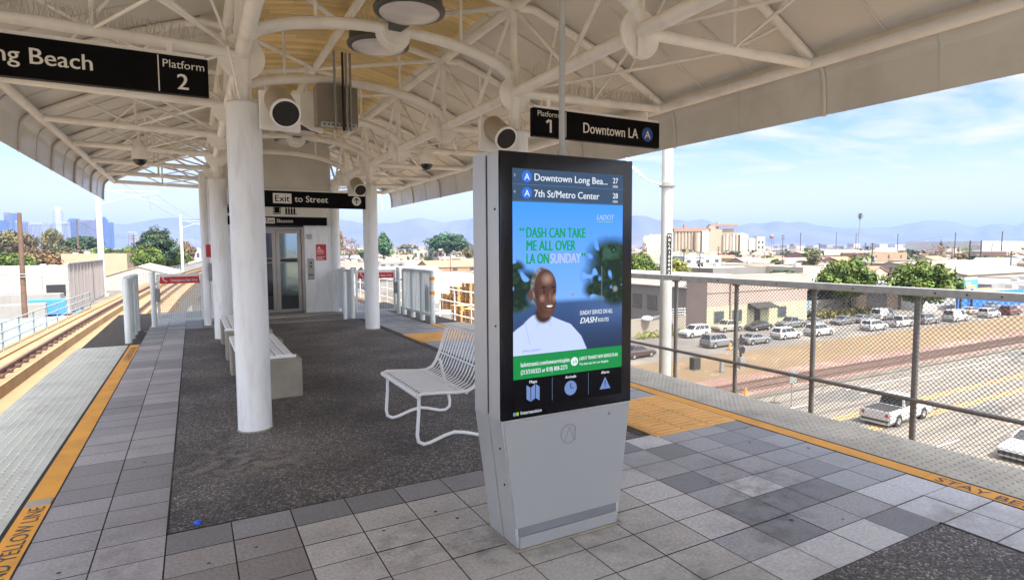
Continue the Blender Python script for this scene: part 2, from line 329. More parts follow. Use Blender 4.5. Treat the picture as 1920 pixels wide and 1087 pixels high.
for i in range(-2, 15):
    x0 = AGX0+i*TX; x1 = x0+TX
    if x1 < -0.9 or x0 > 4.38: continue
    x0, x1 = max(x0, -0.845), min(x1, 4.37)
    for k in range(n0, n1):
        y0 = AGY0+k*TY; y1 = y0+TY; cx, cy = (x0+x1)/2, (y0+y1)/2
        if AGX0 < cx < AGX1 and AGY0 < cy < AGY1: continue
        if 2.44 < cx < 3.74 and cy < 1.685 and cy > -3: continue
        g = 0.0035; z = rt.uniform(-0.0012, 0.0012)
        b.add([(x0+g, y0+g, z), (x1-g, y0+g, z), (x1-g, y1-g, z), (x0+g, y1-g, z)], [(0, 1, 2, 3)], 0, False, tile_col(cx, cy))
b.build('platform_paving', M['tile'], kind='structure')
b = MB()
def agg(x0, x1, y0, y1): b.quad((x0, y0, 0.002), (x1, y0, 0.002), (x1, y1, 0.002), (x0, y1, 0.002))
agg(AGX0+0.008, AGX1, AGY0+0.006, AGY1); agg(2.44, 3.735, -3.0, 1.678)
b.build('aggregate_paving', M['pebble'], kind='structure')
b = MB()
for x0, x1, y0, y1 in ((AGX0-0.004, AGX0+0.008, AGY0, AGY1), (3.735, 3.755, -3, 1.69)): b.box(x0, x1, y0, y1, -0.004, 0.004)
b.build('paving_joint_strip', M['blackline'], kind='structure')
# yellow line and tactile strips, both edges
TEND = 11.7
def domes(bm, x0, x1, y0, y1, z, p=0.062):
    nx = int((x1-x0)/p); ny = int((y1-y0)/p)
    for i in range(nx):
        for j in range(ny):
            x = x0+(i+0.5)*(x1-x0)/nx; y = y0+(j+0.5)*(y1-y0)/ny
            R0, R1, h = 0.017, 0.009, 0.0055
            vs = [(x+R0*math.cos(a), y+R0*math.sin(a), z) for a in (0.39+k*math.pi/3 for k in range(6))]+[(x+R1*math.cos(a), y+R1*math.sin(a), z+h) for a in (0.39+k*math.pi/3 for k in range(6))]
            bm.add(vs, [(k, (k+1) % 6, 6+(k+1) % 6, 6+k) for k in range(6)]+[tuple(range(6, 12))])
for side in (0, 1):
    b = MB(); d = MB(); k = MB()
    ya, yb, yc, yd = (-0.99, -0.85, XL, -1.015) if side == 0 else (4.375, 4.52, 4.545, XR)
    y = -4.0; segs = []
    while y < TEND-0.05:
        e = min(y+1.22, TEND); d.box(yc, yd, y+0.003, e-0.003, -0.03, 0.004); y = e
    for q in range(13):
        e0 = -4+q*1.22; b.box(ya, yb, e0+0.002, min(e0+1.218, TEND), -0.02, 0.0035)
    domes(d, min(yc, yd)+0.02, max(yc, yd)-0.02, 0.4, TEND, 0.004)
    d.build('tactile_strip', M['tactile'] if side == 0 else M['tactileR'], kind='structure')
    yl = b.build('yellow_line', M['yellow'], kind='structure')
    k.box(min(yd, ya) if side == 0 else yb, max(yd, ya) if side == 0 else yc, -4, TEND, -0.02, 0.003)
    k.box(-0.8495 if side == 0 else 4.366, -0.842 if side == 0 else 4.3745, -4, TEND, -0.02, 0.003)
    k.build('line_joint_strip', M['blackline'], kind='structure')
    if side == 0:
        for y0 in (4.535, 11.4): text('STAY BEHIND YELLOW LINE', 0.118, M['dark'], yl, (-0.872, y0, 0.0036), (0, 1, 0), (-1, 0, 0), align='RIGHT', lift=0.002, maxw=1.75 if y0 < 5 else 1.3)
    else:
        text('STAY BEHIND YELLOW LINE', 0.13, M['dark'], yl, (4.395, 2.04, 0.0036), (0, -1, 0), (1, 0, 0), lift=0.002, maxw=2.6)
b = MB(); b.box(-0.986, -0.854, 4.56, 4.66, 0.0036, 0.0085); b.build('worn_line_patch', M['slab'], kind='structure')
# yellow way-finding pads set into the floor
for (x0, x1, y0, y1) in ((3.40, 4.36, 3.67, 4.72), (3.40, 4.36, 9.45, 10.5)):
    b = MB(); b.box(x0, x1, y0, y1, -0.01, 0.006)
    q = y0+0.04
    while q < y1-0.05:
        for xx in range(3):
            xa = x0+0.03+xx*0.305; b.rbox(xa, xa+0.28, q, q+0.034, 0.006, 0.013, 0.004)
        q += 0.07
    b.build('guidance_pad', M['padyellow'], kind='structure')
# landing sill before the lift
b = MB(); b.box(0.3, 3.25, 14.55, 15.2, 0.003, 0.03); b.box(-0.9, 4.4, 13.56, 13.62, -0.005, 0.006); b.build('lift_landing', M['slab'], kind='structure')

# ---------- guideway decks, left and right, with plinths and rails
TRK = lambda y: 6e-4*max(0.0, y-10)**2
ys = [-30+5*i for i in range(9)]+[15+4*i for i in range(60)]
def ribbon(bm, x0, x1, z0, z1, mi=0, y_from=-30, y_to=260):
    pts = [y for y in ys if y_from <= y <= y_to]
    R = [[(x0+TRK(y), y, z0), (x1+TRK(y), y, z0), (x1+TRK(y), y, z1), (x0+TRK(y), y, z1)] for y in pts]
    bm.loft(R, mi)
b = MB(); ribbon(b, -5.25, -1.5, -1.85, -1.42); ribbon(b, -5.25, -4.75, -1.41, -1.28); b.build('guideway_deck', M['deckconc'], kind='structure')
b = MB(); ribbon(b, 5.0, 8.9, -1.85, -1.42); ribbon(b, 8.1, 8.9, -1.41, -1.25); b.build('guideway_deck', M['deckconc'], kind='structure')
b = MB(); ribbon(b, -4.4, -2.0, -3.6, -1.86); b.box(-1.4, 4.9, 15, 200, -3.6, -1.86) if False else None; b.build('guideway_girder', M['slab'], kind='structure')
b = MB(); ribbon(b, 5.6, 8.2, -3.6, -1.86); b.build('guideway_girder', M['slab'], kind='structure')
for c in (-3.17, 6.6):
    b = MB()
    for s in (-0.7175, 0.7175): ribbon(b, c+s-0.30, c+s+0.30, -1.419, -1.16)
    b.build('rail_plinth', M['plinth'], kind='structure')
    b = MB()
    for s in (-0.7175, 0.7175):
        ribbon(b, c+s-0.02, c+s+0.02, -1.155, -1.03); ribbon(b, c+s-0.07, c+s+0.07, -1.159, -1.135); ribbon(b, c+s-0.036, c+s+0.036, -1.029, -1.0)
        y = 0.0
        while y < 75:
            o = c+s+TRK(y)
            for e in (-1, 1): b.box(o+e*0.09-0.05, o+e*0.09+0.05, y, y+0.17, -1.134, -1.085)
            y += 0.68
    b.build('running_rail', M['rail'], kind='structure')
# edge parapet kerb on the left is part of the deck; a wayside cable trough beside it
b = MB(); ribbon(b, -4.74, -4.4, -1.415, -1.33); b.build('cable_trough', M['plinth'], kind='structure')

# ================================================================== COLUMNS
def column(x, y, label):
    t = thing('platform_column', label, 'column', (x, y, 0), group='white canopy columns')
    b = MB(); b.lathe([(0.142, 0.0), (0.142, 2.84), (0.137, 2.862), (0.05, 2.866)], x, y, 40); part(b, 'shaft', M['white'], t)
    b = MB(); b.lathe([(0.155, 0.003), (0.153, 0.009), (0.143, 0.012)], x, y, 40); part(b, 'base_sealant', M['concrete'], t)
    b = MB()
    b.box(x-0.07, x+0.07, y-0.008, y+0.008, 2.86, 3.2); b.tube([(x, y, 2.85), (x, y, 3.24)], 0.06, 12)
    part(b, 'top_stub', M['cream'], t)
    b = MB()
    for k in range(26):
        a = k*2.4; r = 0.12*math.sqrt((k+1)/26.0)
        b.tube([(x+r*math.cos(a), y+r*math.sin(a), 2.86), (x+1.35*r*math.cos(a)+0.01*math.sin(k*5), y+1.35*r*math.sin(a), 2.98)], 0.0018, 3)
    part(b, 'bird_spikes', M['steelspike'], t)
    return t
COLS = [(0.435, 5.63), (3.135, 5.65), (0.435, 11.74), (3.135, 11.62)]
for (x, y), lb in zip(COLS, ('round white column in front of the concrete benches', 'round white column mostly hidden behind the tall display kiosk',
                             'round white column beside the farther concrete bench', 'round white column at the right end of the exit sign')): column(x, y, lb)
for x, y in ((0.435, -0.45), (3.135, -0.45)): column(x, y, 'round white canopy column standing behind the viewer near the platform edge')
# slender pole near the far left gate, with small boxes
t = thing('utility_post', 'slim pale post with a small grey box beside the left emergency gate', 'post', (0.235, 14.0, 0))
b = MB(); b.cyl(0.235, 14.0, 0, 3.25, 0.075, 16); part(b, 'shaft', M['white'], t)
b = MB(); b.rbox(0.30, 0.40, 13.85, 14.0, 0.95, 1.32, 0.01); part(b, 'junction_box', M['galv'], t)
b = MB(); b.box(0.25, 0.34, 13.92, 13.93, 1.45, 1.72); part(b, 'notice', M['red'], t)

# ================================================================== CANOPY
NK = range(-6, 7); FY = lambda k: 5.65+2.02*k           # frames; k = 0 and 3 stand on columns
HW, ZE, ZC, ZN, ZR = 3.45, 3.33, 3.28, 4.18, 4.42
XN = 1.335
YA, YB = FY(-6)-0.3, FY(6)+0.08
can = thing('station_canopy', 'cream steel truss canopy roof with a yellow plank centre over the platform', 'canopy', (KX, 5.65, 3.3))
P = lambda mb, n, m, lb=None: part(mb, n, M[m] if isinstance(m, str) else m, can, lb)
def skin_z(s):                                           # underside of the roof sheet at distance s from the centre line
    if s < XN: return 4.54-0.20*(s/XN)**1.6
    u = (s-XN)/(HW-XN); return 4.34-0.90*u-0.06*math.sin(math.pi*u)*-1.0
for sg, nm in ((-1, 'roof_sheet'), (1, 'roof_sheet')):
    b = MB()
    prof = [XN+(HW+0.02-XN)*i/8 for i in range(9)]
    up = [(KX+sg*s, skin_z(s)) for s in prof]
    poly = up+[(x, z+0.05) for x, z in reversed(up)]
    b.prism(poly, 'y', YA, YB)
    P(b, nm, 'skin')
    for k in NK:                                         # raised seams between sheets
        for y in (FY(k)+0.68, FY(k)+1.34):
            if y > YB or k < -2: continue
            b = MB(); b.tube([(KX+sg*s, y, skin_z(s)-0.004) for s in prof], 0.014, 5); P(b, 'sheet_seam', 'skin')
    b = MB()                                             # curved fascia
    fp = [(3.40, 3.465), (3.46, 3.43)]+[(3.44+0.24*math.sin(a), 3.18+0.24*math.cos(a)) for a in (rad(8*i+14) for i in range(10))]+[(3.69, 3.1), (3.70, 2.99), (3.70, 2.88)]
    poly = [(KX+sg*s, z) for s, z in fp]+[(KX+sg*(s+0.03), z+0.015) for s, z in reversed(fp)]
    b.prism(poly, 'y', YA, YB); P(b, 'fascia', 'fascia')
    for k in NK:
        rib = [(KX+sg*(s-0.012), FY(k), z-0.012) for s, z in fp[2:]]
        b = MB(); b.tube(rib, 0.022, 6); P(b, 'fascia_rib', 'fascia')
        b = MB(); b.tube([(x+sg*0.010, FY(k)+1.02, z+0.008) for x, _, z in rib], 0.006, 4); P(b, 'fascia_joint', 'fascia')
    b = MB(); b.tube([(KX+sg*HW, YA, ZE), (KX+sg*HW, YB, ZE)], 0.052, 12); P(b, 'edge_pipe', 'cream')
    b = MB(); b.tube([(KX+sg*1.35, YA, ZC), (KX+sg*1.35, YB, ZC)], 0.058, 12); P(b, 'bottom_chord', 'cream')
    b = MB(); b.tube([(KX+sg*XN, YA, ZN), (KX+sg*XN, YB, ZN)], 0.055, 12); P(b, 'top_chord', 'cream')
    for k in NK:
        y = FY(k); X = lambda s: KX+sg*s
        b = MB(); b.tube([(X(1.35), y, ZC), (X(HW), y, ZE)], 0.047, 10); P(b, 'strut', 'cream')
        b = MB(); b.tube([(X(XN), y, ZN)]+[(X(s), y, skin_z(s)-0.05) for s in prof[1:]], 0.045, 8); P(b, 'rafter', 'cream')
        b = MB(); b.tube([(X(XN), y, ZN), (X(0), y, ZR)], 0.042, 8); P(b, 'rafter', 'cream')
        b = MB()                                         # truss web between the chords
        b.tube([(X(1.345), y, ZC), (X(XN), y, ZN)], 0.042, 8)
        if k < 6:
            b.tube([(X(XN), y, ZN), (X(1.35), y+1.01, ZC)], 0.024, 6); b.tube([(X(XN), y+2.02, ZN), (X(1.35), y+1.01, ZC)], 0.024, 6)
        b.tube([(X(2.4), y, ZC+0.03), (X(2.4), y, skin_z(2.4)-0.02)], 0.02, 6)
        b.tube([(X(1.35), y, ZC+0.02), (X(2.4), y, skin_z(2.4)-0.06)], 0.022, 6)
        b.tube([(X(2.4), y, ZC+0.03), (X(3.0), y, skin_z(3.0)-0.06)], 0.016, 5)
        P(b, 'truss_web', 'cream')
        b = MB(); b.disc((X(1.35), y, ZC-0.02), (0, 1, 0), 0.19, 0.025, 28); b.box(X(1.35)-0.045, X(1.35)+0.045, y-0.035, y+0.035, ZC-0.2, ZC+0.12)
        P(b, 'gusset_plate', 'cream')
        if k < 6:
            b = MB(); b.tube([(X(XN), y, ZN+0.01), (X(0), y+2.02, ZR)], 0.032, 8); b.tube([(X(HW), y, ZE+0.02), (X(XN), y+2.02, ZN-0.02)], 0.02, 6) if False else None
            b.tube([(X(2.4), y, ZC+0.02), (X(1.4), y+2.02, ZC+0.02)], 0.016, 6)
            b.tube([(X(2.4), y+2.02, ZC+0.04), (X(1.4), y, ZC+0.04)], 0.014, 5); b.tube([(X(1.9), y, skin_z(1.9)-0.05), (X(2.9), y+2.02, skin_z(2.9)-0.05)], 0.016, 5)
            P(b, 'diagonal_brace', 'cream')
b = MB(); b.tube([(KX, YA, ZR), (KX, YB, ZR)], 0.05, 10); P(b, 'ridge_beam', 'cream')
arc = [(KX+1.35*math.cos(a), ZC+0.04+0.40*math.sin(a)**0.92) for a in (math.pi*i/28 for i in range(29))]
for k in NK:
    b = MB(); b.tube([(x, FY(k), z) for x, z in arc], 0.055, 10)
    for s in (-0.72, 0.72): b.tube([(KX+s, FY(k), ZC+0.37), (KX+s, FY(k), ZN+0.08)], 0.018, 6)
    P(b, 'arch', 'cream')
# plank ceiling between the top chords
b = MB(); rw = random.Random(5); y = YA
while y < FY(4)+0.6:
    for sg in (-1, 1):
        cuts = [0, XN*rw.uniform(0.25, 0.8), XN]
        for a0, a1 in zip(cuts, cuts[1:]):
            c = rw.uniform(0.78, 1.12); n = 4
            for i in range(n):
                s0, s1 = a0+(a1-a0)*i/n+0.002*(i == 0), a0+(a1-a0)*(i+1)/n
                q = [(KX+sg*s0, y+0.005, skin_z(s0)), (KX+sg*s1, y+0.005, skin_z(s1)), (KX+sg*s1, y+0.145, skin_z(s1)), (KX+sg*s0, y+0.145, skin_z(s0))]
                b.quad(*q, 0, (c, c, c))
    y += 0.15
P(b, 'plank_ceiling', 'wood')
b = MB()
poly = [(KX+s, abs(0)+skin_z(abs(s))+0.012) for s in [-XN+2*XN*i/12 for i in range(13)]]
b.prism(poly+[(x, z+0.05) for x, z in reversed(poly)], 'y', YA, YB); P(b, 'roof_crown', 'dark' if False else 'skin')
# bird spikes along the sign struts and the arch feet
def spikes(bm, p0, p1, n, h, rs):
    p0, p1 = Vector(p0), Vector(p1)
    for i in range(n):
        p = p0.lerp(p1, (i+rs.random())/n); bm.tube([p, p+Vector((rs.uniform(-.04, .04), rs.uniform(-.05, .05), h))], 0.0022, 3, caps=False)
rs = random.Random(2)
for sg in (-1, 1):
    b = MB()
    for j in (-0.03, 0, 0.03): spikes(b, (KX+sg*1.7, 5.65+j, ZC+0.05), (KX+sg*3.3, 5.65+j, ZE+0.04), 70, 0.12, rs)
    P(b, 'bird_spikes', 'steelspike'); b = MB(); spikes(b, (KX+sg*1.3, 5.0, ZC+0.05), (KX+sg*1.3, 5.6, ZC+0.05), 30, 0.11, rs)
    P(b, 'bird_spikes', 'steelspike')
b = MB()
b.tube([(-0.5, 4.3, 4.0), (-0.1, 4.9, 3.92), (0.15, 5.3, 3.72), (0.3, 5.5, 3.4), (0.38, 5.52, 3.0), (0.40, 5.53, 2.87)], 0.012, 6)
P(b, 'electrical_conduit', 'cream')
b = MB(); b.tube([(3.3, 6.0, 3.9), (3.28, 5.8, 3.6), (3.26, 5.75, 2.9)], 0.012, 6); P(b, 'electrical_conduit', 'cream')

# grime on the floor, doubling as painted contact shade at the kiosk base: irregular soft-edged stains lying on the paving
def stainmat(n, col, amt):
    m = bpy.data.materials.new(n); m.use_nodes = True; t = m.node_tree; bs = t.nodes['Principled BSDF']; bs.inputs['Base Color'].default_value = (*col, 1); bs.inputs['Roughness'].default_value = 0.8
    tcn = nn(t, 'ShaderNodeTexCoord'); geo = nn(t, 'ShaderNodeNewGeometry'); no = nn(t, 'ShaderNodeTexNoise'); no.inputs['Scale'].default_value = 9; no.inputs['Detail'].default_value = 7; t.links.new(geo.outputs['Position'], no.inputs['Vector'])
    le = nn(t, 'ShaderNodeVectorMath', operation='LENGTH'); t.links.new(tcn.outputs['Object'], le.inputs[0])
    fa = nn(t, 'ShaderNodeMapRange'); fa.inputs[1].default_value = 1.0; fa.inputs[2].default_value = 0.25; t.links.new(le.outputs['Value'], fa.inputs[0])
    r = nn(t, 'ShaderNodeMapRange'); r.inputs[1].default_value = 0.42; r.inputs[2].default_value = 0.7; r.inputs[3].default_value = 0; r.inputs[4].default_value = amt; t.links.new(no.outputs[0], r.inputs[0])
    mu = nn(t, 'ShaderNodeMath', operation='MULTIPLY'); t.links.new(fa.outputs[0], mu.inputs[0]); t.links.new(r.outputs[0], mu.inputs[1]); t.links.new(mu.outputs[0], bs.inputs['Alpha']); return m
M['grime_shade'] = stainmat('dark_grime_and_shade', (0.10, 0.09, 0.08), 0.26); M['dust'] = stainmat('pale_floor_dust', (0.42, 0.38, 0.33), 0.5)
for i, (x, y, sx, sy, rz, mk) in enumerate(((1.78, 2.6, 0.62, 0.36, 0, 'grime_shade'), (1.35, 2.75, 0.35, 0.3, 0.3, 'grime_shade'), (0.3, 5.0, 0.75, 0.55, 0.2, 'dust'), (0.55, 4.6, 0.9, 0.4, -0.1, 'dust'), (2.0, 1.9, 0.5, 0.5, 0.5, 'grime_shade'), (2.9, 2.2, 0.7, 0.4, 0.8, 'grime_shade'), (0.9, 2.9, 0.5, 0.3, 1.0, 'grime_shade'), (-0.45, 3.2, 0.3, 0.9, 0.1, 'grime_shade'), (3.4, 2.6, 0.5, 0.5, 0.1, 'grime_shade'), (3.9, 1.7, 0.4, 0.3, 0.1, 'grime_shade'), (0.6, 6.2, 0.5, 0.5, 0, 'grime_shade'), (1.8, 5.0, 0.8, 0.8, 0, 'grime_shade'))):
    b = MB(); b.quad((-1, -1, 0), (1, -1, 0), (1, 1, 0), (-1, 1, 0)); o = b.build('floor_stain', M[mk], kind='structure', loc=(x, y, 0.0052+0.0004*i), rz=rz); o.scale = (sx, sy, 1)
b = MB(); rg2 = random.Random(41)
for i in range(45):
    x = rg2.uniform(-0.8, 4.3); y = rg2.uniform(1.0, 3.7) if rg2.random() < 0.75 else rg2.uniform(3.7, 9)
    if AGX0 < x < AGX1 and y > AGY0: continue
    r = rg2.uniform(0.006, 0.016); n = 9; b.add([(x+r*rg2.uniform(0.7, 1.2)*math.cos(k*6.283/n), y+r*rg2.uniform(0.7, 1.2)*math.sin(k*6.283/n), 0.0035) for k in range(n)], [tuple(range(n))])
b.build('gum_spots', mat('old_gum', (0.10, 0.092, 0.085), 0.7), kind='stuff', label='small dark gum spots trodden into the paving tiles', cat='gum')
# ================================================================== DISPLAY KIOSK
KY = 2.61
kio = thing('display_kiosk', 'tall silver double-faced digital kiosk showing a bus advertisement beside the white slatted bench', 'kiosk', (1.785, 2.76, 0))
b = MB()
# side shells taper below the screen: outline of the front seen along y
def shell(x0, x1, xb0, xb1, y0, y1, z0, zm, z1): return [[(xb0, y0, z0), (xb1, y0, z0), (xb1, y1, z0), (xb0, y1, z0)], [(x0, y0, zm), (x1, y0, zm), (x1, y1, zm), (x0, y1, zm)], [(x0, y0, z1), (x1, y0, z1), (x1, y1, z1), (x0, y1, z1)]]
b.loft(shell(1.362, 2.208, 1.452, 2.118, KY+0.006, KY+0.15, 0.012, 0.71, 2.085))
b.loft(shell(1.355, 2.215, 1.445, 2.125, KY+0.156, KY+0.31, 0.012, 0.71, 2.10))
part(b, 'body', M['kiosk_side'], kio)
b = MB(); b.loft([[(1.362+dx, KY+dy, z) for dx, dy in ((0, 0), (0.846, 0), (0.846, 0.02), (0, 0.02))] for z in (0.712, 2.088)]); b.rbox(1.36, 2.21, KY+0.296, KY+0.316, 0.72, 2.09, 0.004); part(b, 'glass_panel', M['glassblack'], kio)
b = MB()
for (xa, xb_, z) in ((1.366, 2.204, 0.705), (1.43, 2.14, 0.13)): pass
b.loft([[(1.372, KY-0.004, 0.704), (2.198, KY-0.004, 0.704), (2.198, KY+0.02, 0.704), (1.372, KY+0.02, 0.704)], [(1.44, KY-0.004, 0.125), (2.13, KY-0.004, 0.125), (2.13, KY+0.02, 0.125), (1.44, KY+0.02, 0.125)]])
part(b, 'base_panel', M['kiosk'], kio)
b = MB(); b.box(1.462, 2.108, KY-0.008, KY+0.02, 0.012, 0.075); part(b, 'kick_plate', M['kiosk'], kio)
b = MB(); b.box(1.46, 2.11, KY+0.001, KY+0.016, 0.078, 0.122); part(b, 'vent_slot', mat('slot_bluish_grey', (0.19, 0.20, 0.22), 0.5), kio)  # vent slot in its own bluish grey
b = MB(); b.box(1.435, 2.135, KY-0.02, KY+0.33, 0.002, 0.011); part(b, 'floor_flange', M['concrete'], kio)
b = MB()                                                       # embossed round emblem
ec = Vector((1.775, KY-0.0035, 0.585))
ring = [ec+Vector((0.052*math.cos(a), 0, 0.052*math.sin(a))) for a in (0.35+i*0.245 for i in range(23))]; b.tube(ring, 0.0032, 5)
b.tube([ec+Vector((-0.028, 0, -0.036)), ec+Vector((0.004, 0, 0.04)), ec+Vector((0.032, 0, -0.036))], 0.0035, 5); b.tube([ec+Vector((0.04, 0, -0.036)), ec+Vector((0.04, 0, 0.04))], 0.0035, 5)
part(b, 'emblem', mat('emblem_contrast_grey', (0.27, 0.285, 0.30), 0.4, metal=0.4), kio)  # darker grey than the base panel, for contrast
for x in (1.3625, 2.2075):
    b = MB(); b.box(x-0.004, x+0.004, KY+0.149, KY+0.157, 0.72, 2.08); part(b, 'panel_gap', M['dark'], kio)
SY = KY-0.0012                                                 # picture plane just proud of the glass
E1 = lambda n, c, s=1.0: emit(n, c, s*0.56)
M['scr_blue'] = E1('screen_header_blue', (0.045, 0.085, 0.155), 0.50); M['scr_row'] = E1('screen_row_line', (0.12, 0.22, 0.38), 0.5); M['scr_white'] = E1('screen_white', (0.80, 0.86, 0.95), 0.46)
M['scr_green'] = E1('screen_green', (0.010, 0.26, 0.065), 0.5); M['scr_txtgreen'] = E1('screen_text_green', (0.006, 0.36, 0.10), 0.46); M['scr_dot'] = E1('screen_route_blue', (0.03, 0.17, 0.70), 0.5)
M['scr_icon'] = E1('screen_icon_blue', (0.22, 0.34, 0.72), 0.36); M['scr_black'] = E1('screen_black', (0.003, 0.003, 0.005), 0.4); M['scr_pale'] = E1('screen_pale_violet', (0.42, 0.50, 0.78), 0.5); M['scr_lime'] = E1('screen_lime', (0.35, 0.6, 0.04), 0.4)
# the advertisement picture: painted as a fine grid of glowing dots
NX, NZ = 170, 190; u = (np.arange(NX)+0.5)/NX; v = 1-(np.arange(NZ)+0.5)/NZ    # v = 0 at the top
XW, ZT, ZB = (1.43, 2.14), 1.838, 1.045
U, V = np.meshgrid(XW[0]+u*(XW[1]-XW[0]), ZT-v*(ZT-ZB))       # real coordinates on the screen
img = np.zeros((NZ, NX, 3)); HX, HZ, HS = 1.62, 1.26, 1.13          # the head is drawn a little larger about its chin
T = np.clip((ZT-V)/(ZT-1.25), 0, 1)[..., None]
img[:] = np.array([0.055, 0.30, 0.93])*(1-T)+np.array([0.20, 0.42, 0.95])*T
rg = np.random.RandomState(4)
def smooth(a, n):
    for _ in range(n): a = (a+np.roll(a, 1, 0)+np.roll(a, -1, 0)+np.roll(a, 1, 1)+np.roll(a, -1, 1))/5
    return a
nzf = smooth(rg.rand(NZ, NX), 30); nzf = (nzf-nzf.mean())/nzf.std(); nz2 = smooth(rg.rand(NZ, NX), 6); nz2 = (nz2-nz2.mean())/nz2.std()
def blend(mask, c):
    global img
    m = np.clip(mask, 0, 1)[..., None]; img = img*(1-m)+np.array(c)*m
def ell(x, z, rx, rz, soft=0.15, rot=0.0):
    c, s = math.cos(rot), math.sin(rot); a = ((U-x)*c+(V-z)*s)/rx; d = (-(U-x)*s+(V-z)*c)/rz
    return np.clip((1-np.sqrt(a*a+d*d))/soft, 0, 1)
# far road and verge
road = np.clip((1.335-V)/0.03, 0, 1); blend(road, (0.045, 0.10, 0.25)); T2 = np.clip((1.33-V)/0.28, 0, 1)
blend(road*T2*0.85, (0.02, 0.028, 0.06)); blend(road*np.clip((U-1.78)/0.25, 0, 1)*np.clip(1-abs(V-1.26)/0.12, 0, 1)*0.4, (0.11, 0.19, 0.42))
blend(np.clip(1-abs(V-1.335)/0.035, 0, 1)*np.clip((U-1.93)/0.05, 0, 1)*0.8, (0.05, 0.11, 0.02)); blend(np.clip(1-abs(V-1.31)/0.05, 0, 1)*np.clip((1.56-U)/0.05, 0, 1)*0.8, (0.045, 0.11, 0.02))
# trees: mottled dark crowns
for x, z, rx, rz, cut in ((2.07, 1.56, 0.21, 0.12, -1.2), (2.04, 1.45, 0.20, 0.13, -0.9), (2.10, 1.40, 0.12, 0.15, -1.6), (1.95, 1.37, 0.10, 0.06, -0.8), (2.09, 1.34, 0.12, 0.07, -1.2), (1.46, 1.40, 0.10, 0.13, -0.9), (1.53, 1.42, 0.10, 0.08, -0.5), (1.45, 1.32, 0.10, 0.06, -1.0), (1.45, 1.50, 0.06, 0.05, 0.2)):
    m = ell(x, z, rx, rz, 0.5)*np.clip((nzf-cut)*1.6+0.5+ell(x, z, rx, rz, 0.9)*0.9, 0, 1); blend(m, (0.012, 0.028, 0.022)); blend(m*np.clip(nz2, 0, 1)*0.35, (0.05, 0.10, 0.045))
blend(ell(2.03, 1.58, 0.12, 0.06, 0.6)*np.clip(nzf+0.6, 0, 1)*0.55, (0.06, 0.15, 0.10))
blend(np.clip(1-abs(U-1.995)/0.006, 0, 1)*(V < 1.50)*(V > 1.325)*0.8, (0.16, 0.19, 0.22)); blend(ell(2.09, 1.37, 0.022, 0.022, 0.6)*0.8, (0.30, 0.32, 0.30)); blend(ell(1.80, 1.35, 0.012, 0.009, 0.8)*0.8, (0.5, 0.05, 0.05))
# the man: shirt, neck, head, hair, features
sx = np.interp(V, [1.04, 1.12, 1.19, 1.225, 1.245, 1.26], [1.90, 1.86, 1.79, 1.70, 1.655, 1.62]); sl_ = np.interp(V, [1.15, 1.185, 1.205, 1.235, 1.25, 1.262], [1.40, 1.45, 1.485, 1.52, 1.545, 1.60])
blend(np.clip((sx-U)/0.006, 0, 1)*np.clip((U-sl_)/0.006, 0, 1)*np.clip((1.258-V)/0.006, 0, 1), (0.50, 0.60, 0.94))
blend(ell(1.61, 1.10, 0.2, 0.14, 1.0)*(nz2*0.04+0.12), (0.40, 0.50, 0.88))
for (xa, za, xb_, zb) in ((1.60, 1.24, 1.57, 1.19), (1.64, 1.24, 1.66, 1.19), (1.50, 1.22, 1.53, 1.10)):
    L = math.hypot(xb_-xa, zb-za); tt = np.clip(((U-xa)*(xb_-xa)+(V-za)*(zb-za))/L**2, 0, 1); dd = np.hypot(U-xa-tt*(xb_-xa), V-za-tt*(zb-za)); blend(np.clip(1-dd/0.006, 0, 1)*0.45, (0.26, 0.35, 0.66))
U, V = (U-HX)/HS+HX, (V-HZ)/HS+HZ
blend(ell(1.615, 1.255, 0.055, 0.05, 0.3), (0.055, 0.028, 0.02))
blend(ell(1.609, 1.376, 0.068, 0.103, 0.10), (0.21, 0.215, 0.225)); blend(ell(1.609, 1.376, 0.068, 0.103, 0.10)*np.clip(nz2*0.5+0.35, 0, 0.8), (0.055, 0.055, 0.06))   # grey hair
blend(ell(1.545, 1.345, 0.016, 0.035, 0.4), (0.13, 0.06, 0.045))
head = np.maximum(ell(1.625, 1.375, 0.064, 0.092, 0.07), ell(1.63, 1.305, 0.056, 0.072, 0.08)); blend(head, (0.10, 0.048, 0.036))
blend(ell(1.635, 1.418, 0.040, 0.034, 1.0)*head*0.85, (0.44, 0.28, 0.235)); blend(ell(1.645, 1.30, 0.05, 0.05, 1.0)*head*0.35, (0.24, 0.13, 0.10)); blend(ell(1.608, 1.328, 0.020, 0.024, 1.0)*head*0.85, (0.40, 0.22, 0.165)); blend(ell(1.674, 1.328, 0.015, 0.024, 1.0)*head*0.85, (0.42, 0.23, 0.17))
blend(ell(1.575, 1.34, 0.02, 0.09, 1.0)*head*0.55, (0.03, 0.014, 0.011)); blend(ell(1.645, 1.245, 0.04, 0.018, 1.0)*head*0.5, (0.18, 0.09, 0.07)); blend(ell(1.60, 1.28, 0.02, 0.04, 1)*head*0.5, (0.04, 0.02, 0.015))
for ex in (1.615, 1.670):
    blend(ell(ex, 1.378, 0.016, 0.0075, 0.6)*0.9, (0.02, 0.010, 0.008)); blend(ell(ex, 1.361, 0.0115, 0.006, 0.5)*0.95, (0.012, 0.008, 0.008)); blend(ell(ex-0.005, 1.361, 0.003, 0.003, 0.6)*0.7, (0.42, 0.40, 0.40)); blend(ell(ex, 1.350, 0.012, 0.004, 0.9)*0.5, (0.03, 0.015, 0.012))
